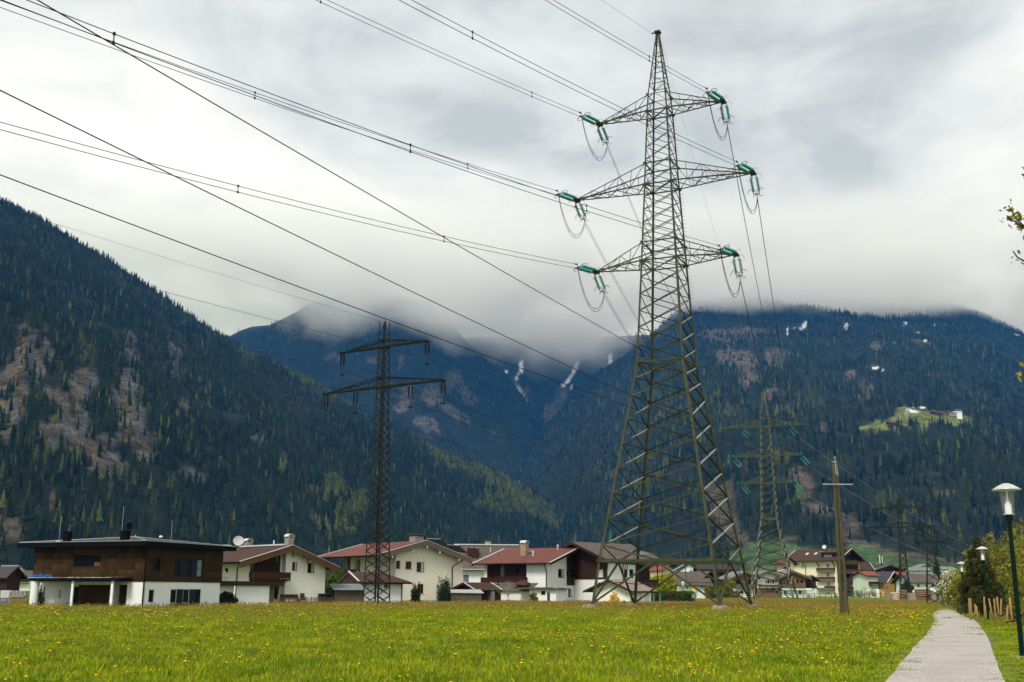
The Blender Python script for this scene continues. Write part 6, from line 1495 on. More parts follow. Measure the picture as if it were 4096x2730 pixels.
simple(3418, 3424, 3500, 560, 12, 2276, 2262, 2340, m_cream2, m_roof_sl, "far pale house with dark roof above the hotel's right corner", 'x')
simple(3560, 3570, 3640, 600, 8, 2276, 2266, 2340, m_white, m_roof_br, "distant house with brown roof behind the wide dark gable", 'x')
# antenna
t_ = thing_at("phone_mast", 3534, 470, "grey phone mast with white antenna rising above the dark gable", "mast"); MB().tube([(0, 0, 0), (0, 0, 15.5)], .25, 8).build("pole", m_anth, t_)
MB().box(-.75, -.4, -.2, .2, 13.2, 16.6).box(.3, .6, -.2, .2, 13.5, 16).build("antenna_panel", m_fr_w, t_)
# church spire
P = at(2444, 2300, 640); S_ = empty("church", (P.x, P.y, 0), 0, "church spire with slim green copper tip behind the pylon leg", "church")
zt = at(2444, 2115, 640).z; zb = at(2444, 2176, 640).z
MB().lathe([(1.7, 0), (1.35, .7), (.9, (zt - zb) * .35), (.45, (zt - zb) * .75), (.05, zt - zb)], (0, 0, zb), 8).build("spire", mat_plain("green_copper", (.01, .10, .06), .6), S_)
MB().box(-1.7, 1.7, -1.7, 1.7, 0, zb).build("tower", m_white, S_); MB().box(-1.2, 1.2, -1.75, -1.7, zb - 4, zb - 1).build("belfry_opening", m_wood_dk, S_)

# alpine farmhouse on the mountain meadow
def onmtn(key, px, py):
    T = np.linspace(.01, 1, 600); x, y, z = mountain_surface(key, np.full(600, float(px)), T); _, pp = proj(x, y, z); k = int(np.argmin(np.abs(pp - py))); return Vector((float(x[k]), float(y[k]), float(z[k])))
P = onmtn('right', 3770, 1668); A_ = empty("alpine_farmhouse", P, math.radians(15), "white alpine farmhouse standing on the bright mountain meadow", "house"); A_.scale = (.72, .72, .72)
MB().box(-18, 9, -8, 8, -8, 9).build("timber_front", m_wood_gr, A_); MB().box(9, 26, -9, 10, -8, 15).build("wall", m_white, A_)
MB().slab([(-20, -10, 9), (10, -10, 9), (10, 10, 13), (-20, 10, 13)], (0, 0, 1)).slab([(8, -11, 15), (28, -11, 15), (28, 0, 20), (8, 0, 20)], (0, 0, 1)).slab([(8, 11, 15), (28, 11, 15), (28, 0, 20), (8, 0, 20)], (0, 0, 1)).build("roof", m_roof_gr, A_)
mb = MB()
for x in (-14, -8, -2, 4):
    for z in (1, 5): mb.box(x, x + 3.2, -8.2, -8, z, z + 2.2)
mb.build("shutters", m_fr_w, A_)
for px, py, w in ((3712, 1664, 10), (3532, 1708, 8)):
    P = onmtn('right', px, py); Q = empty("mountain_hut", P, .3, f"small brown hut on the mountain meadow {'near the farmhouse' if w == 10 else 'at its lower left end'}", "hut")
    MB().box(-w, w, -5, 5, -5, 4).build("wall", m_wood_md, Q); MB().slab([(-w - 2, -7, 4), (w + 2, -7, 4), (w + 2, 0, 8), (-w - 2, 0, 8)], (0, 0, .8)).slab([(-w - 2, 7, 4), (w + 2, 7, 4), (w + 2, 0, 8), (-w - 2, 0, 8)], (0, 0, .8)).build("roof", m_roof_br, Q)

# ---------------- timber store with concrete bays
m_log = mat_noise("log_bark", (.10, .055, .03), (.26, .16, .09), 2.0, 8, .9, bump=.5, stretch=(.4, 4, 4)); m_cut = mat_noise("cut_wood", (.42, .30, .17), (.62, .48, .30), 6, 5, .85)
B_ = thing_at("concrete_bays", 3640, 235, "row of grey concrete bay walls holding the timber stacks", "wall", 4)
def xat(px, d=235): return at(px, 2380, d).x - B_.location.x
for a, c, h in ((3560, 3566, 1.7), (3632, 3655, 1.9), (3655, 3660, 1.6), (3728, 3742, 1.8)): MB().box(xat(a), xat(c), -.5, .6, -.5, h).build("bay_wall", m_conc, B_)
MB().box(xat(3563), xat(3745), 2.4, 2.7, -.5, 1.6).build("back_wall", m_conc, B_)
def logpile(px0, px1, h, label, zb=0.0, r=.16, mat=None):
    L_ = thing_at("log_stack", (px0 + px1) / 2, 236.2, label, "log pile", 4, "log stacks in the concrete bays"); w = at(px1, 2380, 236).x - at(px0, 2380, 236).x; n_ = 0
    z = zb
    while z < h and n_ < 60:
        ln = w * random.uniform(.8, 1.0); x = random.uniform(-.2, .2); rr = r * random.uniform(.8, 1.2)
        mb = MB(); mb.tube([(-ln / 2 + x, random.uniform(-.2, .2), z + rr), (ln / 2 + x, random.uniform(-.2, .2), z + rr)], rr, 8); mb.build("log", mat or m_log, L_, True)
        for q in (-1, 1): mb = MB(); mb.tube([(-ln / 2 + x, .3 * q + .5, z + rr), (ln / 2 + x, .3 * q + .5, z + rr + .1)], rr, 6); mb.build("log", mat or m_log, L_, True)
        z += rr * 1.75; n_ += 3
logpile(3566, 3600, 1.9, "stack of pale squared logs in the left concrete bay", -.2, .2, m_cut); logpile(3600, 3632, 2.2, "dark log stack beside the pale logs", -.2); logpile(3660, 3728, 3.0, "highest brown log stack between the two small pylons", -.2, .2)
logpile(3742, 3757, 2.3, "short log stack at the right end of the concrete bays", -.2)
# sign board
t_ = thing_at("sign_board", 3766, 250, "white notice board with dark oval emblem on posts beside the path end", "sign"); zc_ = at(3766, 2368, 250).z
MB().box(-1.2, 1.1, -.05, .05, zc_ - .75, zc_ + .65).build("board", m_fr_w, t_)
mb = MB(); n_ = 24
for k in range(n_): a, b_ = 2 * math.pi * k / n_, 2 * math.pi * (k + 1) / n_; mb.quad((.85 * math.cos(a), -.06, zc_ + .1 + .30 * math.sin(a)), (.85 * math.cos(b_), -.06, zc_ + .1 + .30 * math.sin(b_)), (.6 * math.cos(b_), -.06, zc_ + .1 + .17 * math.sin(b_)), (.6 * math.cos(a), -.06, zc_ + .1 + .17 * math.sin(a)))
mb.build("emblem", m_black, t_); MB().box(-1.1, -1.0, 0, .1, -.2, zc_ - .7).box(.95, 1.05, 0, .1, -.2, zc_ + 1.1).build("post", m_wood_md, t_)
# white sign column at the left edge
t_ = thing_at("sign_column", 20, 112, "white sign column with grey foot at the left picture edge", "sign", 30); zt = at(22, 2362, 112).z
MB().box(-.36, .36, -.18, .18, .95, zt).build("panel", m_fr_w, t_); MB().box(-.35, .35, -.17, .17, -.1, .95).build("foot", mat_plain("grey_foot", (.16, .17, .2), .6), t_); MB().box(.37, .55, .2, .3, -.1, zt).build("side_panel", m_fr_w, t_)
mb = MB()
for z in (zt - .3, zt - .45, zt - .62, zt - .9, zt - 1.0): mb.box(-.28, .1, -.19, -.181, z, z + .04)
mb.build("lettering_lines", m_trim, t_)
# stone wall at the left and the street lamp, yellow sign, goals
P = at(-40, 2378, 170); Wl = empty("stone_wall", (P.x, P.y, 0), 0, "low grey stone retaining wall left of the brown clad house", "wall"); L_ = at(130, 2378, 172).x - P.x; zt = at(60, 2363, 171).z; zb = at(60, 2380, 171).z
me_s = [MB().slab([(-.26, -.1, -.1), (.24, -.12, -.12), (.27, -.1, .1), (-.22, -.08, .12)], (0, .2, 0)).mesh("stone", m_stone) for _ in range(2)]
mb = MB(); mb.box(0, L_, 0, .4, -.5, zt - .02); mb.build("core", m_conc, Wl)
z = zb - .25
while z < zt - .05:
    x = random.uniform(0, .3)
    while x < L_: inst(me_s[random.randrange(2)], "stone", Wl, (x, random.uniform(-.12, -.06), z + random.uniform(-.02, .02)), (0, random.uniform(-.15, .15), 0)); x += random.uniform(.5, .62)
    z += .25
t_ = thing_at("street_lamp", 2733, 290, "old fashioned dark street lamp before the white cottage", "street lamp"); MB().tube([(0, 0, 0), (0, 0, 3.2)], .08, 8).build("pole", m_black, t_); MB().lathe([(.05, 3.2), (.3, 3.3), (.38, 3.9), (.5, 4.0), (.15, 4.4), (0, 4.5)], n=8).build("lantern", m_trim, t_)
t_ = thing_at("road_sign", 2777, 300, "yellow hiking sign with two plates right of the hedge", "sign"); MB().tube([(0, 0, -.3), (0, 0, 2.6)], .08, 6).build("post", m_trim, t_)
zz = at(2777, 2361, 300).z; m_yel = mat_plain("yellow_sign", (.75, .48, .01), .5); MB().box(-.6, .6, -.05, 0, zz - .2, zz + .6).build("plate", m_yel, t_); MB().box(-.4, .4, -.04, .01, zz - .8, zz - .25).build("lower_plate", m_yel, t_)
t_ = thing_at("street_sign", 2693, 305, "small yellow diamond sign among the parked things behind the hedge", "sign"); MB().tube([(0, 0, 0), (0, 0, 2.3)], .05, 5).build("post", m_trim, t_); MB().slab([(0, -.04, 1.9), (.55, -.04, 2.4), (0, -.04, 2.9), (-.55, -.04, 2.4)], (0, .05, 0)).build("plate", m_yel, t_)
for px0, px1, lab in ((2573, 2602, "white football goal frame before the low gabled garage"), (2616, 2641, "pale teal football goal frame before the clipped hedge")):
    t_ = thing_at("football_goal", px0, 155, lab, "goal"); w = at(px1, 2377, 155).x - t_.location.x; zt = at(px0, 2376, 155).z
    m_ = m_fr_w if px0 < 2600 else mat_plain("teal_tube", (.12, .32, .33), .5)
    MB().tube([(0, 0, 0), (0, 0, zt), (w, 0, zt), (w, 0, 0)], .04, 6).build("frame", m_, t_); MB().tube([(0, 0, zt), (0, .9, zt - .2), (0, 1.1, 0)], .025, 5).tube([(w, 0, zt), (w, .9, zt - .2), (w, 1.1, 0)], .025, 5).build("brace", m_, t_)
t_ = thing_at("waste_container", 2637, 315, "turquoise container standing behind the hedge", "container"); MB().box(-1.0, 1.0, -.6, .6, 0, 2.6).build("body", mat_plain("turquoise_paint", (.03, .30, .27), .5), t_); MB().box(-1.05, 1.05, -.65, .65, 2.6, 2.8).build("lid", m_black, t_)
m_carw = mat_plain("white_car_paint", (.7, .7, .7), .3)
car_i = 0
for px, m_, lab in ((2665, m_carw, "white parked car left of the street lamp"), (2712, m_carw, "white parked van just left of the street lamp"), (2812, mat_plain("red_garage", (.20, .03, .02), .5), "dark red parked car before the white cottage")):
    t_ = thing_at("parked_car", px, 308, lab, "car", 0, "cars behind the hedge")
    hh_ = 1.5 if 'van' not in lab else 2.0
    MB().slab([(-2.1, -.85, .35), (2.1, -.85, .35), (2.1, -.85, .85), (1.3, -.85, .95), (.8, -.85, hh_), (-1.3, -.85, hh_), (-2.0, -.85, .95)], (0, 1.7, 0)).build("body", m_, t_)
    MB().slab([(-1.5, -.87, .98), (1.1, -.87, .98), (.75, -.87, hh_ - .1), (-1.2, -.87, hh_ - .1)], (0, 1.74, 0)).build("window", m_pane, t_)
    for x in (-1.3, 1.3): MB().tube([(x, -.9, .33), (x, .9, .33)], .33, 12).build("wheel", m_black, t_)
# ================================================================== PLANTS
def leafmat(name, c1, c2, rand=.25):
    m = mat_noise(name, c1, c2, 2.2, 3, .75, spread=.2, spec=.2)
    b = m.node_tree.nodes["Principled BSDF"]
    return m
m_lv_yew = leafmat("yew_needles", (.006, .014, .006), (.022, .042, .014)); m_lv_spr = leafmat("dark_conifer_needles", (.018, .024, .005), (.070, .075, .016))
m_lv_yel = leafmat("yellow_green_leaves", (.15, .17, .006), (.36, .36, .015)); m_lv_wil = leafmat("willow_leaves", (.11, .115, .010), (.29, .27, .028)); m_lv_wil2 = leafmat("olive_leaves", (.07, .075, .010), (.19, .18, .024))
m_lv_mid = leafmat("mid_green_leaves", (.03, .06, .010), (.10, .16, .02)); m_lv_hdg = leafmat("hedge_leaves", (.02, .045, .008), (.06, .10, .016)); m_lv_red = leafmat("reddish_leaves", (.09, .03, .012), (.20, .075, .03))
m_lv_bls = leafmat("white_blossom", (.40, .44, .22), (.80, .80, .58)); m_lv_fors = leafmat("forsythia_blossom", (.60, .38, .01), (.85, .60, .03)); m_lv_pal = leafmat("pale_young_leaves", (.20, .21, .06), (.42, .42, .16))
m_bark = mat_noise("brown_bark", (.035, .024, .016), (.10, .072, .05), 3, 7, .9, bump=.4, stretch=(3, 3, .5)); m_bark_r = mat_noise("reddish_bark", (.05, .022, .012), (.12, .055, .03), 3, 7, .9, bump=.4, stretch=(3, 3, .5))
def leaf_mesh(name, pts, size, mats, mi=None, up=.0, aspect=.55, rs=None, horiz=0.0):
    """one quad per point with random facing; pts N x 3 (numpy)."""
    N = len(pts); r = rs or rng
    u = r.normal(size=(N, 3)); u[:, 2] = u[:, 2] * (1 - horiz) + up; u /= np.linalg.norm(u, axis=1)[:, None] + 1e-9
    w = r.normal(size=(N, 3)); v = np.cross(u, w); v /= np.linalg.norm(v, axis=1)[:, None] + 1e-9
    s = (size * r.uniform(.6, 1.35, N))[:, None] if not hasattr(size, '__len__') else (size * r.uniform(.7, 1.3, N))[:, None]
    P = np.stack([pts - u * s, pts - v * s * aspect + u * s * .1, pts + u * s, pts + v * s * aspect + u * s * .1], 1).reshape(-1, 3).astype(np.float32)
    me = bpy.data.meshes.new(name); me.vertices.add(4 * N); me.vertices.foreach_set("co", P.ravel())
    me.loops.add(4 * N); me.loops.foreach_set("vertex_index", np.arange(4 * N, dtype=np.int32)); me.polygons.add(N); me.polygons.foreach_set("loop_start", np.arange(0, 4 * N, 4, dtype=np.int32))
    for m in (mats if isinstance(mats, list) else [mats]): me.materials.append(m)
    if mi is not None: me.polygons.foreach_set("material_index", np.asarray(mi, dtype=np.int32))
    me.update(calc_edges=True); return me
def blobpts(lumps, n_, shell=.55):
    """points in ellipsoid lumps (x,y,z,rx,ry,rz), denser towards the surface, in small clusters."""
    L_ = np.array(lumps, float); vol = L_[:, 3] * L_[:, 4] * L_[:, 5]; k = rng.choice(len(L_), n_, p=vol ** .8 / (vol ** .8).sum())
    d = rng.normal(size=(n_, 3)); d /= np.linalg.norm(d, axis=1)[:, None]; rad = rng.uniform(shell ** 3, 1, n_) ** (1 / 3)
    p = L_[k, :3] + d * rad[:, None] * L_[k, 3:6]
    nz = fbm(p[:, 0] * 1.3 + p[:, 2] * .7, p[:, 1] * 1.3 - p[:, 2] * 1.1, 77, 3)
    keep = nz > -.18 + rng.normal(size=n_) * .12
    return p[keep]
def lumpy(h, r, z0, n_, seed, squash=.75, taper=.5):
    q = random.Random(seed); out = []
    for k in range(n_):
        t = (k + .5) / n_; z = z0 + (h - z0) * t; R = r * (math.sin(math.pi * min(1, t * .85 + .15)) ** .6) * (1 - taper * t * .5)
        a = k * 2.4 + q.random(); rr = R * q.uniform(.35, .6); lr = R * q.uniform(.45, .7)
        out.append((rr * math.cos(a), rr * math.sin(a), z, lr, lr, lr * squash))
    return out
def branches(mb, h, z0, r, n_, seed, thick=.05, droop=0.0, mi=0, wig=.1):
    q = random.Random(seed)
    for k in range(n_):
        t = q.random(); z = z0 + (h - z0) * t * .8; a = q.random() * 6.283; L_ = r * (1.15 - .7 * t) * q.uniform(.7, 1.1); p = Vector((0, 0, z)); pts = [p]
        for s in range(5): p = p + Vector((math.cos(a) * L_ / 5 + q.gauss(0, wig * L_ / 5), math.sin(a) * L_ / 5 + q.gauss(0, wig * L_ / 5), L_ / 5 * (.75 - droop - .08 * s))); pts.append(p)
        mb.tube(pts, [thick * (1 - .17 * s) * (1 - .5 * t) for s in range(6)], 5, mi)
def tree(name, px, d, h, r, z0, leafm, label, cat="tree", n_=9000, size=.12, nl=14, seed=1, group=None, trunk=.16, nb=14, bark=None, zb=None, shell=.45, extra=None, squash=.8, horiz=0.0, taper=.5):
    P = at(px, HORIZON + 3, d); P.z = gz(P.x, P.y) if zb is None else zb
    T = empty(name, P, 0, label, cat, group)
    if trunk:
        mb = MB(); q = random.Random(seed); pts = [Vector((0, 0, -.2))]
        for k in range(7): pts.append(Vector((q.gauss(0, .03) * k, q.gauss(0, .03) * k, h * .8 * (k + 1) / 7)))
        mb.tube(pts, [trunk * (1 - .11 * k) for k in range(8)], 8); branches(mb, h, max(z0, h * .15), r * .95, nb, seed, trunk * .35); mb.build("trunk", bark or m_bark, T, True)
    p = blobpts(lumpy(h - r * .2, r, z0, nl, seed, squash, taper), n_, shell)
    mats = [leafm] if not isinstance(leafm, list) else leafm
    mi = None
    if len(mats) > 1:
        nz = fbm(p[:, 0] * .9 + 5, p[:, 2] * .9 + p[:, 1], seed + 9, 2) + rng.normal(size=len(p)) * .15
        mi = (nz > .0).astype(int)
    inst(leaf_mesh("crown", p, size, mats, mi, horiz=horiz), "crown", T)
    if extra: extra(T, p)
    return T
def columnar(px, d, h, r, label, name="yew_shrub", seed=3, leafm=None, spikes=9, n_=5000, size=.09):
    P = at(px, HORIZON + 3, d); P.z = gz(P.x, P.y); T = empty(name, P, 0, label, "shrub"); q = random.Random(seed); L_ = []
    for k in range(spikes):
        a = q.random() * 6.28; rr = r * q.uniform(.1, .62); hh = h * q.uniform(.72, 1.0) * (1 - .25 * rr / r)
        for s in range(6): t = s / 5; L_.append((rr * math.cos(a) * (.6 + .5 * t), rr * math.sin(a) * (.6 + .5 * t), hh * (.1 + .85 * t), r * .42 * (1 - .75 * t ** 2) + .05, r * .42 * (1 - .75 * t ** 2) + .05, hh * .13))
    inst(leaf_mesh("foliage", blobpts(L_, n_, .35), size, leafm or m_lv_yew, up=.9), "foliage", T)
    MB().tube([(0, 0, -.2), (0, 0, h * .6)], .09, 6).build("stem", m_bark, T); return T
columnar(1662, 158, 3.4, 1.0, "slim dark yew shrub left of the broad one, before the cream house", seed=5, n_=4200)
columnar(1776, 158, 4.3, 1.55, "broad dark yew shrub before the right half of the cream house", seed=8, spikes=14, n_=7500)
columnar(166, 112, 2.5, .42, "narrow dark climbing shrub between the white columns of the modern house", "climbing_shrub", seed=2, spikes=5, n_=1500, size=.07)
tree("bush", 905, 128, 1.9, 1.1, .2, m_lv_yew, "dark feathery bush between the modern house and the garage", "bush", 2600, .09, 8, 3, trunk=.05, nb=8)
tree("bush", 937, 128, 1.5, .55, .1, m_lv_hdg, "small round dark bush before the white garage wall", "bush", 1300, .08, 6, 4, trunk=.04, nb=4)
tree("broadleaf_tree", 1345, 168, 5.6, 2.4, 1.6, [m_lv_mid, m_lv_hdg], "dark leafy tree between the two cream houses", n_=9000, size=.14, nl=13, seed=11)
tree("hedge_bush", 1320, 158, 1.7, 1.2, .1, m_lv_yew, "round black green bush right of the rubbish bin", "bush", 2200, .1, 6, 12, trunk=0)
tree("bush", 2134, 172, 1.9, .9, .2, m_lv_wil2, "loose olive green bush before the flat roofed annex", "bush", 1500, .09, 7, 14, trunk=.04, nb=10)
tree("forsythia_bush", 2454, 152, 2.0, .85, .2, m_lv_fors, "bright yellow forsythia bush before the white garage under the pylon", "bush", 1500, .08, 7, 15, trunk=.03, nb=16)
tree("bush", 2498, 152, .7, .6, .05, m_lv_mid, "small round green bush right of the forsythia", "bush", 900, .07, 5, 16, trunk=0)
def bare(name, px, d, h, r, label, seed, n_=26, leaves=200, leafm=None):
    P = at(px, HORIZON + 3, d); P.z = gz(P.x, P.y); T = empty(name, P, 0, label, "tree"); mb = MB(); mb.tube([(0, 0, -.1), (.03, 0, h * .3), (-.03, .02, h * .6), (0, 0, h * .85)], [.07, .06, .04, .02], 6); branches(mb, h, h * .28, r, n_, seed, .032, wig=.5); mb.build("trunk", m_bark_grey, T)
    if leaves: inst(leaf_mesh("buds", blobpts(lumpy(h, r, h * .4, 8, seed), leaves, .3), .06, leafm or m_lv_pal), "buds", T)
bare("young_fruit_tree", 2032, 168, 3.4, 1.9, "thin young fruit tree with few buds before the white wing", 21)
bare("bare_shrub", 2385, 150, 1.6, .8, "thin leafless shrub right of the red roofed house", 22, 14, 0)
bare("bare_tree", 62, 300, 9, 3.2, "bare tree before the pale houses at the far left", 23, 40, 0)
bare("bare_tree", 3015, 420, 13, 5, "brownish bare tree standing behind the second pylon", 24, 60, 500, m_lv_wil2)
# hedge
P = at(2690, 2378, 178); Hd = empty("hedge", (P.x, P.y, 0), 0, "clipped dark green hedge with reddish part between the pylon legs", "hedge")
L_ = []; zt = at(2690, 2364, 178).z
for px in range(2612, 2768, 9): x = at(px, 2378, 178).x - P.x; L_.append((x, 0, zt * .48, .8, 1.0, zt * .52 + (.1 if px > 2720 else 0)))
p = blobpts(L_, 15000, .75); xx = p[:, 0] + P.x; px_red = (xx > at(2650, 2378, 178).x) & (xx < at(2718, 2378, 178).x); mi = (px_red & (rng.uniform(0, 1, len(p)) < .3)).astype(int)
inst(leaf_mesh("foliage", p, .09, [m_lv_hdg, m_lv_red], mi), "foliage", Hd)
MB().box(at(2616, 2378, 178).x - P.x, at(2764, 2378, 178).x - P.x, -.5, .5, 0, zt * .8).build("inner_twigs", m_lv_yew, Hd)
tree("broadleaf_tree", 2668, 262, 6.6, 3.6, 1.6, m_lv_yel, "bright yellow green spring tree seen between the pylon legs", n_=12000, size=.2, nl=15, seed=31, trunk=.22)
tree("broadleaf_tree", 2622, 300, 6.6, 2.2, 1.2, m_lv_yel, "smaller yellow green tree partly hidden left of the bright one", n_=4000, size=.2, nl=9, seed=32)
for k, (px, d, h, r, m_, lab) in enumerate(((2722, 320, 5.0, 2.2, m_lv_wil, "loose yellowish tree right of the bright spring tree"), (2790, 330, 5.6, 2.4, m_lv_hdg, "dark green tree above the white cottage"), (2850, 300, 4.2, 2.6, m_lv_wil2, "olive bush left of the near pylon foot"),
        (2890, 315, 4.8, 2.4, m_lv_wil2, "olive bush right of the near pylon foot"), (2915, 320, 6.5, 2.6, m_lv_wil, "taller thin yellow olive tree left of the chalets"), (3008, 400, 9.5, 4.0, m_lv_pal, "pale blossoming tree above the left chalet roof"), (2945, 330, 2.2, 1.2, m_lv_red, "reddish bush before the left chalet"),
        (3050, 430, 8.5, 4.2, m_lv_wil2, "brownish green tree behind the middle chalet"), (2900, 440, 12, 5.5, m_lv_wil2, "tall brownish tree behind the dark hotel"), (3110, 440, 8, 3.5, m_lv_wil2, "bushy tree left behind the salmon house"))):
    tree("broadleaf_tree", px, d, h, r, h * .12, m_, lab, n_=3200, size=.22, nl=9, seed=40 + k, trunk=.12, nb=8)
tree("broadleaf_tree", 3627, 300, 5.6, 2.0, .3, [m_lv_yew, m_lv_hdg], "dark ball shaped tree beside the taller small pylon", n_=6500, size=.16, nl=10, seed=55, taper=.1)
columnar(3341, 335, 2.3, .45, "small cone shaped conifer before the hotel entrance", "cone_conifer", 61, m_lv_hdg, 3, 500, .1)
for k, (px, lab) in enumerate(((3460, "leafless grey bush in front of the hotel's right balconies"), (3492, "grey pink shrub before the pale green house"), (3430, "low bush at the hotel's corner"))):
    tree("bush", px, 345, 3.6 - k * .5, 2.0, .2, m_lv_red if k == 1 else m_lv_pal if k == 0 else m_lv_hdg, lab, "bush", 700, .13, 7, 70 + k, trunk=.06, nb=22, bark=m_bark_grey)
def conifer(name, px, d, h, r, label, n_=9000, size=.16, seed=80, m_=None, z0=.06, whorls=16, zb=None):
    P = at(px, HORIZON + 3, d); P.z = gz(P.x, P.y) if zb is None else zb; T = empty(name, P, 0, label, "tree"); q = random.Random(seed); MB().tube([(0, 0, -.2), (0, 0, h * .5), (0, 0, h)], [.2, .12, .02], 8).build("trunk", m_bark_r, T, True)
    ps = []; mb = MB()
    for k in range(whorls):
        t = k / whorls; z = h * (z0 + (1 - z0) * t); R = r * (1 - t) ** .75 * (.75 + .25 * min(1, t * 6))
        for j in range(8):
            a = q.random() * 6.283; L_ = R * q.uniform(.65, 1.1); n2 = max(6, int(n_ / whorls / 8 * (R / r + .25)))
            s = rng.uniform(.08, 1, n2) ** .8; w = (1 - s) * .25 * L_ + .08
            x = np.cos(a) * L_ * s + rng.normal(size=n2) * w * .55; y = np.sin(a) * L_ * s + rng.normal(size=n2) * w * .55; zz = z + .16 * L_ * s - .42 * L_ * s ** 2 + rng.normal(size=n2) * .08 * L_ + h * .04
            ps.append(np.stack([x, y, zz], 1)); mb.tube([(0, 0, z), (math.cos(a) * L_ * .5, math.sin(a) * L_ * .5, z + .02 * L_), (math.cos(a) * L_ * .95, math.sin(a) * L_ * .95, z - .18 * L_)], [.03, .02, .008], 4)
    mb.build("branches", m_bark_r, T); inst(leaf_mesh("crown", np.concatenate(ps), size, m_ or m_lv_spr, aspect=.35), "crown", T); return T
conifer("spruce_tree", 3756, 372, 12.2, 3.4, "dark pointed spruce rising behind the white farmhouse roof", 5000, .3, 81, m_lv_yew)
conifer("spruce_tree", 3922, 80, 5.9, 1.95, "big dark conifer with brown trunk behind the middle path lamp", 34000, .085, 82, m_lv_spr, .17, 24, zb=-.45)
# shrubs and trees along the right side of the path
def blossoms(T, p):
    k = (fbm(p[:, 0] * 1.1, p[:, 2] * 1.3 + p[:, 1], 91, 2) + (p[:, 2] - 2.2) * .12 - p[:, 0] * .1 > -.06); inst(leaf_mesh("blossom", p[k] + rng.normal(size=(int(k.sum()), 3)) * .1, .10, m_lv_bls), "blossom", T)
tree("blossoming_tree", 3818, 128, 5.2, 2.3, .8, [m_lv_wil, m_lv_mid], "white blossoming tree left of the dark conifer beside the path", n_=9000, size=.10, nl=15, seed=90, extra=blossoms, zb=-.3)
RB = [(3866, 118, 5.4, 2.2, m_lv_wil), (3890, 100, 2.4, 1.2, m_lv_wil2), (3905, 112, 7.4, 2.2, m_lv_wil), (3985, 98, 8.0, 2.3, m_lv_wil), (4062, 84, 7.8, 2.1, [m_lv_wil, m_lv_wil2]), (4128, 72, 7.3, 2.0, m_lv_wil), (4085, 68, 2.6, 1.2, m_lv_wil2),
      (4180, 60, 6.8, 1.9, [m_lv_wil, m_lv_wil2]), (4240, 50, 5.5, 1.8, m_lv_wil), (4230, 45, 2.8, 1.2, m_lv_wil2), (4310, 42, 5.2, 1.7, m_lv_wil), (4150, 56, 2.4, 1.1, m_lv_wil), (4400, 36, 4.4, 1.4, m_lv_wil2), (4030, 96, 7.7, 2.5, m_lv_wil2), (4105, 82, 8.3, 2.5, m_lv_wil2), (4230, 62, 7.2, 2.3, m_lv_wil), (3862, 100, 1.0, .9, m_lv_wil2)]
RBL = ["pale olive willow behind the blossoming tree", "low bush between the blossoming tree and the conifer", "tall willow directly behind the dark conifer", "tall yellow olive willow right of the dark conifer", "willow behind the middle lamp", "willow bush right of the middle lamp",
       "low bush behind the wooden stakes near the middle lamp", "willow between the middle and the near lamp", "willow bush just behind the near lamp", "low bush left of the near lamp pole", "willow bush cut by the right picture edge", "low leafy bush behind the tallest stakes", "nearest bush at the right picture edge",
       "tall background willow above the stakes", "broad background willow behind the near lamp", "background willow beyond the right picture edge", "low ground bush beside the path bend"]
for k, ((px, d, h, r, m_), lab) in enumerate(zip(RB, RBL)):
    sz = max(.035, .0011 * d); tree("willow_shrub" if h > 2.9 else "bush", px, d, h, r, .35, m_, lab, "bush" if h < 3.5 else "tree", int(5200 * (1.5 if d < 60 else 1)), sz, 14, 100 + k, "willows and bushes beside the path", .07, 34, m_bark, zb=gz(at(px, 2377, d).x, d) - .3, shell=.2, horiz=.1)
# wooden stakes
m_stake = mat_noise("raw_timber_stakes", (.20, .11, .035), (.42, .26, .10), 3, 6, .8, stretch=(4, 4, .4)); me_b = None
ST = [(1553, 470, 1555, 600), (1574, 472, 1582, 640), (1634, 545, 1637, 690), (1655, 570, 1655, 640), (1752, 450, 1757, 710), (1765, 560, 1772, 710), (1815, 474, 1868, 716), (1884, 478, 1900, 732), (1920, 452, 1958, 800), (1976, 478, 1968, 806), (2062, 562, 2036, 885), (2086, 462, 2138, 912)]
SL = ["short raw timber stake behind the far lamp", "thin timber stake right of the far lamp", "short timber stake left of the conifer trunk", "lowest timber stub left of the conifer trunk", "tall timber stake left of the middle lamp pole", "short timber stake touching the middle lamp pole", "strongly leaning timber stake right of the middle lamp",
      "upright timber stake right of the leaning one", "tall leaning timber stake with dark strap", "timber stake crossing behind the tall leaning one", "short timber stake leaning right near the near lamp", "tall timber stake left of the near lamp pole"]
for k, (x0, y0, x1, y1) in enumerate(ST):
    pxb, pyb, pxt, pyt = 3400 + x1 / 3.267, 2250 + y1 / 3.267, 3400 + x0 / 3.267, 2250 + y0 / 3.267
    g0 = gnd(pxb, pyb, -.15); g0 = at(pxb, pyb, min(g0.y, 73 - k * .8)); g0.z = min(gz(g0.x, g0.y), g0.z); t0 = at(pxt, pyt, g0.y); s_ = empty("timber_stake", g0, 0, SL[k], "stake", "raw timber stakes beside the path")
    v = t0 - g0; MB().tube([(0, 0, -.2), v * .5, v], [.055, .052, .048], 8).build("post", m_stake, s_, True)
    if k in (8, 9, 10, 11, 2): MB().tube([v * .32 + Vector((-.08, -.06, 0)), v * .33 + Vector((.09, -.06, 0)), v * .34 + Vector((.5 if k in (8, 10) else .1, 0, .02))], .025, 5).build("strap", m_black, s_)
Pb = gnd(3872, 2447, -.3); MBg = empty("white_sack", Pb, 0, "crumpled white sack lying beside the far lamp", "sack")
mb = MB(); bmx = bmesh.new(); bmesh.ops.create_icosphere(bmx, subdivisions=3, radius=.55)
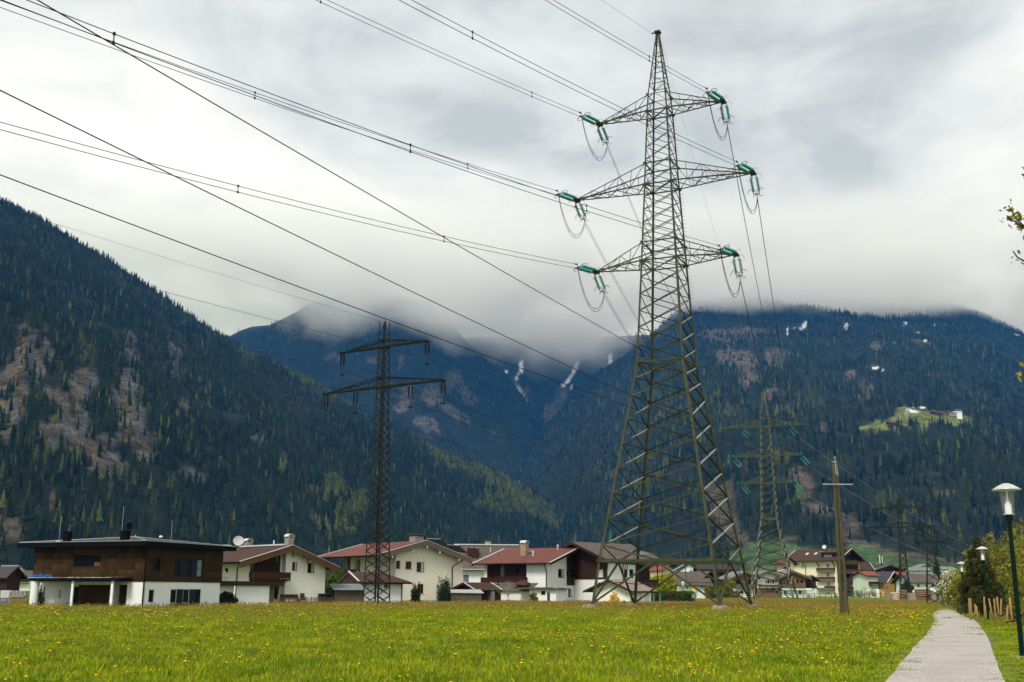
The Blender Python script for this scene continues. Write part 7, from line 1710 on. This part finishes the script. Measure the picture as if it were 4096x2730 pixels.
for v in bmx.verts: nn_ = mnoise.noise(v.co * 2.3) * .28; v.co *= 1 + nn_; v.co.z *= .75; v.co.x *= 1.25
me = bpy.data.meshes.new("sack"); bmx.to_mesh(me); bmx.free(); me.materials.append(m_fr_w); inst(me, "sack_body", MBg, (0, 0, .25)); MB().tube([(-.1, 0, .6), (0, 0, .75), (.08, 0, .72)], .05, 6).build("sack_neck", m_fr_w, MBg)
# twigs reaching in from the right edge
def twig(name, pts_px, d, label, dens):
    P = at(*pts_px[0], d); T = empty(name, P, 0, label, "branch"); Pts = [at(x, y, d) - P for x, y in pts_px]; MB().tube(Pts, [.012 * (1 - .6 * k / len(Pts)) for k in range(len(Pts))], 5).build("stem", m_bark_r, T)
    ps = []
    for a, b_ in zip(Pts, Pts[1:]):
        L_ = (b_ - a).length
        for k in range(max(1, int(L_ * dens))): c = a.lerp(b_, random.random()); ps += [tuple(c + Vector((random.gauss(0, .05), random.gauss(0, .05), random.gauss(0, .05)))) for _ in range(3)]
    inst(leaf_mesh("leaves", np.array(ps), .032, [m_lv_wil, m_lv_yel], rng.integers(0, 2, len(ps))), "leaves", T)
twig("leafy_twig", [(4130, 960), (4096, 905), (4068, 880), (4050, 850), (4034, 822)], 11, "leafy green twig reaching in at the right edge below the clouds", 42)
twig("leafy_twig", [(4096, 915), (4060, 885), (4046, 884), (4028, 876)], 11, "short side twig below the leafy green twig", 40)
twig("thin_twig", [(4130, 1060), (4096, 1045), (4070, 1030), (4052, 1005)], 11, "thin lower twig with two small leaf tufts at the right edge", 12)
twig("leaf_tip", [(4135, 700), (4096, 700), (4090, 698)], 11, "single leaf tip at the right edge above the twigs", 30)
twig("leaf_tip_low", [(4140, 1505), (4096, 1510), (4088, 1512)], 11, "small yellow leaf at the right edge before the mountain", 30)

# ================================================================== PATH, LAMPS
m_path, n, l, b = _mat("gravel_path")
geo = n.new("ShaderNodeNewGeometry"); t1 = n.new("ShaderNodeTexNoise"); t1.inputs['Scale'].default_value = 22; t1.inputs['Detail'].default_value = 6; t1.inputs['Roughness'].default_value = .7
t2 = n.new("ShaderNodeTexNoise"); t2.inputs['Scale'].default_value = .7; t2.inputs['Detail'].default_value = 4; l.new(geo.outputs['Position'], t1.inputs['Vector']); l.new(geo.outputs['Position'], t2.inputs['Vector'])
r1 = n.new("ShaderNodeValToRGB"); l.new(t1.outputs[0], r1.inputs[0]); r1.color_ramp.elements[0].position = .33; r1.color_ramp.elements[0].color = (.20, .175, .155, 1); r1.color_ramp.elements[1].position = .66; r1.color_ramp.elements[1].color = (.62, .575, .53, 1)
r2 = n.new("ShaderNodeValToRGB"); l.new(t2.outputs[0], r2.inputs[0]); r2.color_ramp.elements[0].position = .35; r2.color_ramp.elements[0].color = (.85, .82, .8, 1); r2.color_ramp.elements[1].position = .65; r2.color_ramp.elements[1].color = (1, 1, 1, 1)
mm = n.new("ShaderNodeMix"); mm.data_type = 'RGBA'; mm.blend_type = 'MULTIPLY'; mm.inputs[0].default_value = 1; l.new(r1.outputs[0], mm.inputs[6]); l.new(r2.outputs[0], mm.inputs[7]); l.new(mm.outputs[2], b.inputs['Base Color'])
b.inputs['Roughness'].default_value = .95; bp = n.new("ShaderNodeBump"); bp.inputs['Strength'].default_value = .7; bp.inputs['Distance'].default_value = .03; l.new(t1.outputs[0], bp.inputs['Height']); l.new(bp.outputs[0], b.inputs['Normal'])
PATH = [(2760, 3515, 4035), (2730, 3548, 4018), (2650, 3612, 3985), (2600, 3650, 3968), (2560, 3690, 3955), (2530, 3712, 3938), (2500, 3731, 3915), (2480, 3737, 3895), (2470, 3733, 3866), (2460, 3729, 3843), (2452, 3733, 3830), (2446, 3745, 3824), (2442, 3762, 3818)]
L_, R_p = [], []
for py, a, c in PATH: L_.append(gnd(a, py)); R_p.append(gnd(c, py))
L_.insert(0, Vector((L_[0].x - 9, -20, 0))); R_p.insert(0, Vector((R_p[0].x - 6, -20, 0)))
PL = np.array([(v.y, v.x) for v in L_]); PR = np.array([(v.y, v.x) for v in R_p])
def path_band(x, y): return np.interp(y, PL[:, 0], PL[:, 1]), np.interp(y, PR[:, 0], PR[:, 1])
yy = np.concatenate([np.linspace(-20, 18, 12), np.linspace(19, float(PL[-1, 0]), 160)])
X = np.zeros((len(yy), 13)); Y = np.zeros_like(X)
for i, y in enumerate(yy):
    a, c = path_band(0, y); e_ = .02 * vnoise(np.array([y * 1.7]), np.array([3.]), 4)[0] + .06 * (vnoise(np.array([y * .5]), np.array([9.]), 5)[0] - .5); f_ = .04 * (vnoise(np.array([y * 1.2]), np.array([6.]), 8)[0] - .5)
    X[i] = np.linspace(a + e_, c + f_, 13); Y[i] = y
tag(grid_mesh("path", X, Y, groundz(X, Y) + .03, [m_path]), kind='structure')
FP = [(2444, 3748, 3822, 3), (2436, 3752, 3784, 3), (2428, 3765, 3795, 3), (2420, 3772, 3815, 3), (2413, 3785, 3822, 3), (2404, 3795, 3822, 3), (2396, 3800, 3822, 3), (2390, 3802, 3820, 3), (2386, 3803, 3818, 3)]
X = []; Y = []; Z = []
for i, (py, a, c, _) in enumerate(FP):
    d = [106, 124, 140, 158, 178, 210, 255, 305, 345][i]; A_, C_ = at(a, py, d), at(c, py, d); X.append(np.linspace(A_.x, C_.x, 7)); Y.append([d] * 7)
X, Y = np.array(X), np.array(Y, float); FPD = Y[:, 0].copy(); FPE = (X[:, 0].copy(), X[:, -1].copy()); ti = np.linspace(0, len(X) - 1, 60); X2 = np.array([[np.interp(t, range(len(X)), X[:, j]) for j in range(7)] for t in ti]); Y2 = np.array([[np.interp(t, range(len(X)), Y[:, j]) for j in range(7)] for t in ti])
tag(grid_mesh("far_path", X2, Y2, groundz(X2, Y2) + .05, [m_path]), kind='structure')
m_lampg = mat_plain("dark_green_lamp_pole", (.001, .012, .006), .5, 0, .1); m_shade = mat_plain("brushed_pale_metal_shade", (.62, .63, .64), .35, .5, .5); m_lw = mat_plain("white_lamp_core", (.75, .75, .72), .4)
m_clear, n, l, b = _mat("clear_lamp_glass"); b.inputs['Base Color'].default_value = (.85, .9, .9, 1); b.inputs['Roughness'].default_value = .03; b.inputs['Alpha'].default_value = .10
def lamp(name, P, label, lean=0.0):
    T = empty(name, P, 0, label, "street lamp", "green lamps along the path"); T.rotation_euler = (0, lean, 0); T.scale = (1, 1, 1.075)
    MB().lathe([(.072, -.2), (.066, .0), (.064, 1.0), (.060, 2.2), (.054, 3.28)], n=14).build("pole", m_lampg, T, True)
    MB().lathe([(.03, 3.28), (.10, 3.28), (.105, 3.40), (.09, 3.42), (0, 3.42)], n=14).build("collar", m_lampg, T)
    MB().lathe([(0, 3.425), (.13, 3.425), (.15, 3.44), (.15, 3.45), (0, 3.452)], n=16).build("base_plate", m_shade, T)
    MB().lathe([(.085, 3.455), (.085, 3.66), (.068, 3.71), (.03, 3.80), (.018, 3.95), (.018, 4.06)], n=14).build("lamp_core", m_lw, T, True)
    MB().lathe([(.135, 3.453), (.19, 4.05)], n=20).build("glass", m_clear, T, True)
    MB().lathe([(0, 4.22), (.07, 4.215), (.20, 4.165), (.33, 4.085), (.375, 4.06), (.375, 4.048), (.31, 4.06), (.18, 4.07), (0, 4.075)], n=28).build("lamp_shade", m_shade, T, True)
    return T
Pn = gnd(4090, 2630); 
lamp("path_lamp", Pn, "nearest green path lamp with pale dish shaped shade at the right edge")
MB().box(-.3, .3, -.3, .3, -.3, .03).build("base_slab", m_conc, bpy.data.objects["path_lamp"])
P2 = gnd(3954, 2485, 0); lamp("path_lamp", P2, "second green path lamp before the dark conifer")
P3_ = at(3858, 2400, 96); P3_.z = at(3858, 2466, 96).z; lamp("path_lamp", P3_, "third green path lamp before the blossoming tree")
P4 = at(3794, 2400, 142); P4.z = gz(P4.x, 142) - .1; lamp("path_lamp", P4, "farthest green path lamp half hidden in the blossoming tree")
P5 = at(3823, 2400, 175); MB().tube([(0, 0, 0), (0, 0, 1.6)], .07, 6).build("marker_post", m_black, None, label="short dark post beside the far part of the path", cat="post").location = (P5.x, P5.y, gz(P5.x, 175))

# ================================================================== GRASS
m_gr, n, l, b = _mat("grass_blades")
oi = n.new("ShaderNodeObjectInfo"); vc = n.new("ShaderNodeVertexColor"); vc.layer_name = "tint"
rr_ = n.new("ShaderNodeValToRGB"); l.new(oi.outputs['Random'], rr_.inputs[0]); cr = rr_.color_ramp
cr.elements[0].position = 0; cr.elements[0].color = (.155, .24, .004, 1); cr.elements[1].position = 1; cr.elements[1].color = (.43, .47, .010, 1); e = cr.elements.new(.5); e.color = (.28, .355, .006, 1)
mm = n.new("ShaderNodeMix"); mm.data_type = 'RGBA'; mm.blend_type = 'MULTIPLY'; mm.inputs[0].default_value = 1; l.new(vc.outputs[0], mm.inputs[7])
geo = n.new("ShaderNodeNewGeometry"); tp = n.new("ShaderNodeTexNoise"); tp.inputs['Scale'].default_value = .55; tp.inputs['Detail'].default_value = 5; tp.inputs['Roughness'].default_value = .65; l.new(geo.outputs['Position'], tp.inputs['Vector'])
rp = n.new("ShaderNodeValToRGB"); l.new(tp.outputs[0], rp.inputs[0]); rp.color_ramp.elements[0].position = .34; rp.color_ramp.elements[0].color = (.55, .72, .75, 1); rp.color_ramp.elements[1].position = .66; rp.color_ramp.elements[1].color = (1.25, 1.12, 1.0, 1)
m0 = n.new("ShaderNodeMix"); m0.data_type = 'RGBA'; m0.blend_type = 'MULTIPLY'; m0.inputs[0].default_value = 1; l.new(rr_.outputs[0], m0.inputs[6]); l.new(rp.outputs[0], m0.inputs[7]); l.new(m0.outputs[2], mm.inputs[6]); l.new(mm.outputs[2], b.inputs['Base Color'])
b.inputs['Roughness'].default_value = .6; b.inputs['Specular IOR Level'].default_value = .2
tr = n.new("ShaderNodeBsdfTranslucent"); l.new(mm.outputs[2], tr.inputs[0]); ms = n.new("ShaderNodeMixShader"); ms.inputs[0].default_value = .35; l.new(b.outputs[0], ms.inputs[1]); l.new(tr.outputs[0], ms.inputs[2])
l.new(ms.outputs[0], [q for q in n if q.type == 'OUTPUT_MATERIAL'][0].inputs[0])
m_seed = mat_noise("sorrel_seed_heads", (.15, .105, .018), (.27, .19, .04), 6, 3, .9, rand=.3); m_dand = mat_noise("dandelion_flower", (.85, .46, .0), (.95, .62, .002), 8, 3, .7); m_clock = mat_plain("dandelion_clock", (.5, .5, .45), .9)
def clump(seed, R, n_, h, w, bend=.35, seeds=0, stalk=0.0):
    q = random.Random(seed); mb = MB(); cols = []
    for k in range(n_):
        a = q.random() * 6.283; rr = R * math.sqrt(q.random()); x, y = rr * math.cos(a), rr * math.sin(a); hh = h * q.uniform(.45, 1.1); b_ = q.random() * 6.283; bx, by = math.cos(b_), math.sin(b_); f = q.uniform(.05, bend) * hh; ww = w * q.uniform(.6, 1.3); px_, py_ = -by * ww, bx * ww
        mb.add([(x - px_, y - py_, 0), (x + px_, y + py_, 0), (x + bx * f * .4 + px_ * .8, y + by * f * .4 + py_ * .8, hh * .55), (x + bx * f * .4 - px_ * .8, y + by * f * .4 - py_ * .8, hh * .55), (x + bx * f, y + by * f, hh)], [(0, 1, 2, 3), (3, 2, 4)])
        t = q.uniform(.7, 1.15); ti_ = (t * q.uniform(.85, 1.15), t, t * q.uniform(.6, 1.2)); cols += [ti_] * 5
    for k in range(seeds):
        a = q.random() * 6.283; rr = R * math.sqrt(q.random()); x, y = rr * math.cos(a), rr * math.sin(a); hh = stalk * q.uniform(.75, 1.15); lx, ly = q.gauss(0, .06) * hh, q.gauss(0, .06) * hh; ww = w * .35
        mb.add([(x - ww, y, 0), (x + ww, y, 0), (x + lx, y + ly, hh)], [(0, 1, 2)], 1); W_ = w * 1.5
        mb.add([(x + lx - W_, y + ly, hh * .72), (x + lx, y + ly - W_, hh * .85), (x + lx + W_, y + ly, hh * .75), (x + lx, y + ly, hh)], [(0, 1, 3), (1, 2, 3), (0, 2, 3)], 1); cols += [(1, 1, 1)] * 7
    me = mb.mesh("clump", [m_gr, m_seed]); ca = me.color_attributes.new("tint", 'FLOAT_COLOR', 'POINT'); ca.data.foreach_set("color", np.array([(*c, 1) for c in cols], np.float32).ravel())
    return bpy.data.objects.new("grass_clump", me)
C_near = [clump(1, .26, 52, .13, .008, .9), clump(2, .24, 50, .18, .008, 1.0), clump(3, .26, 46, .15, .009, .8, seeds=2, stalk=.32), clump(4, .16, 26, .20, .016, 1.2)]
C_mid = [clump(11, .55, 64, .19, .016, .9), clump(12, .5, 60, .24, .017, 1.0), clump(13, .55, 50, .24, .013, seeds=4, stalk=.42), clump(14, .55, 46, .24, .013, seeds=8, stalk=.44)]
C_far = [clump(21, 1.3, 80, .26, .03), clump(22, 1.3, 70, .28, .03, seeds=8, stalk=.46), clump(23, 1.3, 66, .26, .03, seeds=16, stalk=.48)]
def fieldpts(y0, y1, dens, margin=1.06, right=True):
    A = (y1 ** 2 - y0 ** 2) * .5 * (4096 / FPX) * margin; N = int(A * dens); y = np.sqrt(rng.uniform(y0 ** 2, y1 ** 2, N)); x = rng.uniform(-.5, .5, N) * y * 4096 / FPX * margin * 1.02
    return x, y
def field(name, y0, y1, dens, protos, wfun, label, sc=(.8, 1.25)):
    x, y = fieldpts(y0, y1, dens); a, c = path_band(x, y); ragged = .34 * fbm(x * 1.3, y * .8, 61, 3) + .12 + rng.exponential(.16, len(x)) * np.sign(rng.uniform(-1, .45, len(x)))
    bare_ = (x > a - .12 + ragged) & (x < c + .12 + ragged) & (y < PL[-1, 0])
    bare_ |= (x > np.interp(y, FPD, FPE[0]) - .1 + ragged) & (x < np.interp(y, FPD, FPE[1]) + .1 + ragged) & (y > 104) & (y < 350)
    ok = ~bare_; x, y = x[ok], y[ok]; a, c = a[ok], c[ok]; z = groundz(x, y)
    near_edge = np.clip(np.minimum(np.abs(x - a), np.abs(x - c)) / 1.4, 0, 1); rightside = x > c
    s = rng.uniform(sc[0], sc[1], len(x)) * (1 + .25 * fbm(x / 5, y / 5, 71, 3))
    sz = s * np.where(y < 120, (.28 + .72 * near_edge), 1) * np.where(rightside & (y < 120), .62, 1)
    scatter("grass", np.stack([x, y, z], 1), rng.uniform(0, 6.28, len(x)), np.stack([s, s, sz], 1), protos, wfun(x, y), label=label)
    return x, y
def w_near(x, y): u = rng.uniform(0, 1, len(x)) + .25 * fbm(x / 6, y / 6, 72, 3); return np.where(u < .36, 0, np.where(u < .72, 1, np.where(u < .93, 2, 3)))
def w_mid(x, y): u = rng.uniform(0, 1, len(x)) + .5 * fbm(x / 14, y / 9, 73, 3) + (y - 60) / 140; return np.where(u < .4, 0, np.where(u < .75, 1, np.where(u < 1.05, 2, 3)))
def w_far(x, y): u = rng.uniform(0, 1, len(x)) + .5 * fbm(x / 25, y / 18, 74, 3); return np.where(u < .12, 0, np.where(u < .5, 1, 2))
field("grass", 17, 44, 9, C_near, w_near, "lush green meadow grass in the foreground")
field("grass", 44, 112, 2.3, C_mid, w_mid, "meadow grass with reddish seed stalks in the middle of the field")
field("far", 112, 268, .38, C_far, w_far, "brownish tall grass at the far side of the meadow")
# dandelions
def dandelion(seed, n_, R, h, r):
    q = random.Random(seed); mb = MB()
    for k in range(n_):
        a = q.random() * 6.283; rr = R * math.sqrt(q.random()); x, y = rr * math.cos(a), rr * math.sin(a); hh = h * q.uniform(.75, 1.2); ww = r * q.uniform(.8, 1.15)
        mb.tube([(x, y, 0), (x + .01, y, hh)], r * .12, 3, 1, False)
        ring_ = [(x + ww * math.cos(j * 1.0472), y + ww * math.sin(j * 1.0472), hh + ww * .1) for j in range(6)]; low_ = [(x + ww * .4 * math.cos(j * 1.0472), y + ww * .4 * math.sin(j * 1.0472), hh - ww * .45) for j in range(6)]
        mb.add(ring_ + [(x, y, hh + ww * .55)] + low_, [(j, (j + 1) % 6, 6) for j in range(6)] + [(7 + j, 7 + (j + 1) % 6, (j + 1) % 6, j) for j in range(6)])
    return bpy.data.objects.new("dandelion_shape", mb.mesh("dandelion", [m_dand, m_lv_mid]))
D_ = [dandelion(1, 1, .01, .25, .027), dandelion(2, 3, .35, .26, .025), dandelion(3, 1, .01, .33, .036), dandelion(4, 4, 1.2, .36, .045)]
xs_, ys_, ws_ = [], [], []
for y0, y1, dens in ((17, 45, 1.6), (45, 120, .6), (120, 240, .10)):
    x, y = fieldpts(y0, y1, dens); a, c = path_band(x, y)
    nr = np.clip(1 - (a - x) / (4 + y * .09), 0, 1) * (x < a)
    pr_ = .30 + .45 * (fbm(x / 5, y / 7, 81, 3) > .05) + 1.1 * nr * (y > 27) ; ok = (rng.uniform(0, 1.4, len(x)) < pr_) & ((x < a - .3)); x, y = x[ok], y[ok]
    xs_.append(x); ys_.append(y); ws_.append(rng.integers(0, 3, len(x)) if y1 < 100 else np.where(rng.uniform(0, 1, len(x)) < .5, 3, 2) if y0 > 100 else rng.integers(0, 4, len(x)))
x, y, w = np.concatenate(xs_), np.concatenate(ys_), np.concatenate(ws_)
sc_ = rng.uniform(.85, 1.25, len(x)); scatter("dandelions", np.stack([x, y, groundz(x, y)], 1), rng.uniform(0, 6.28, len(x)), sc_, D_, w, label="yellow dandelions scattered through the meadow")
print("DANDELIONS", len(x))
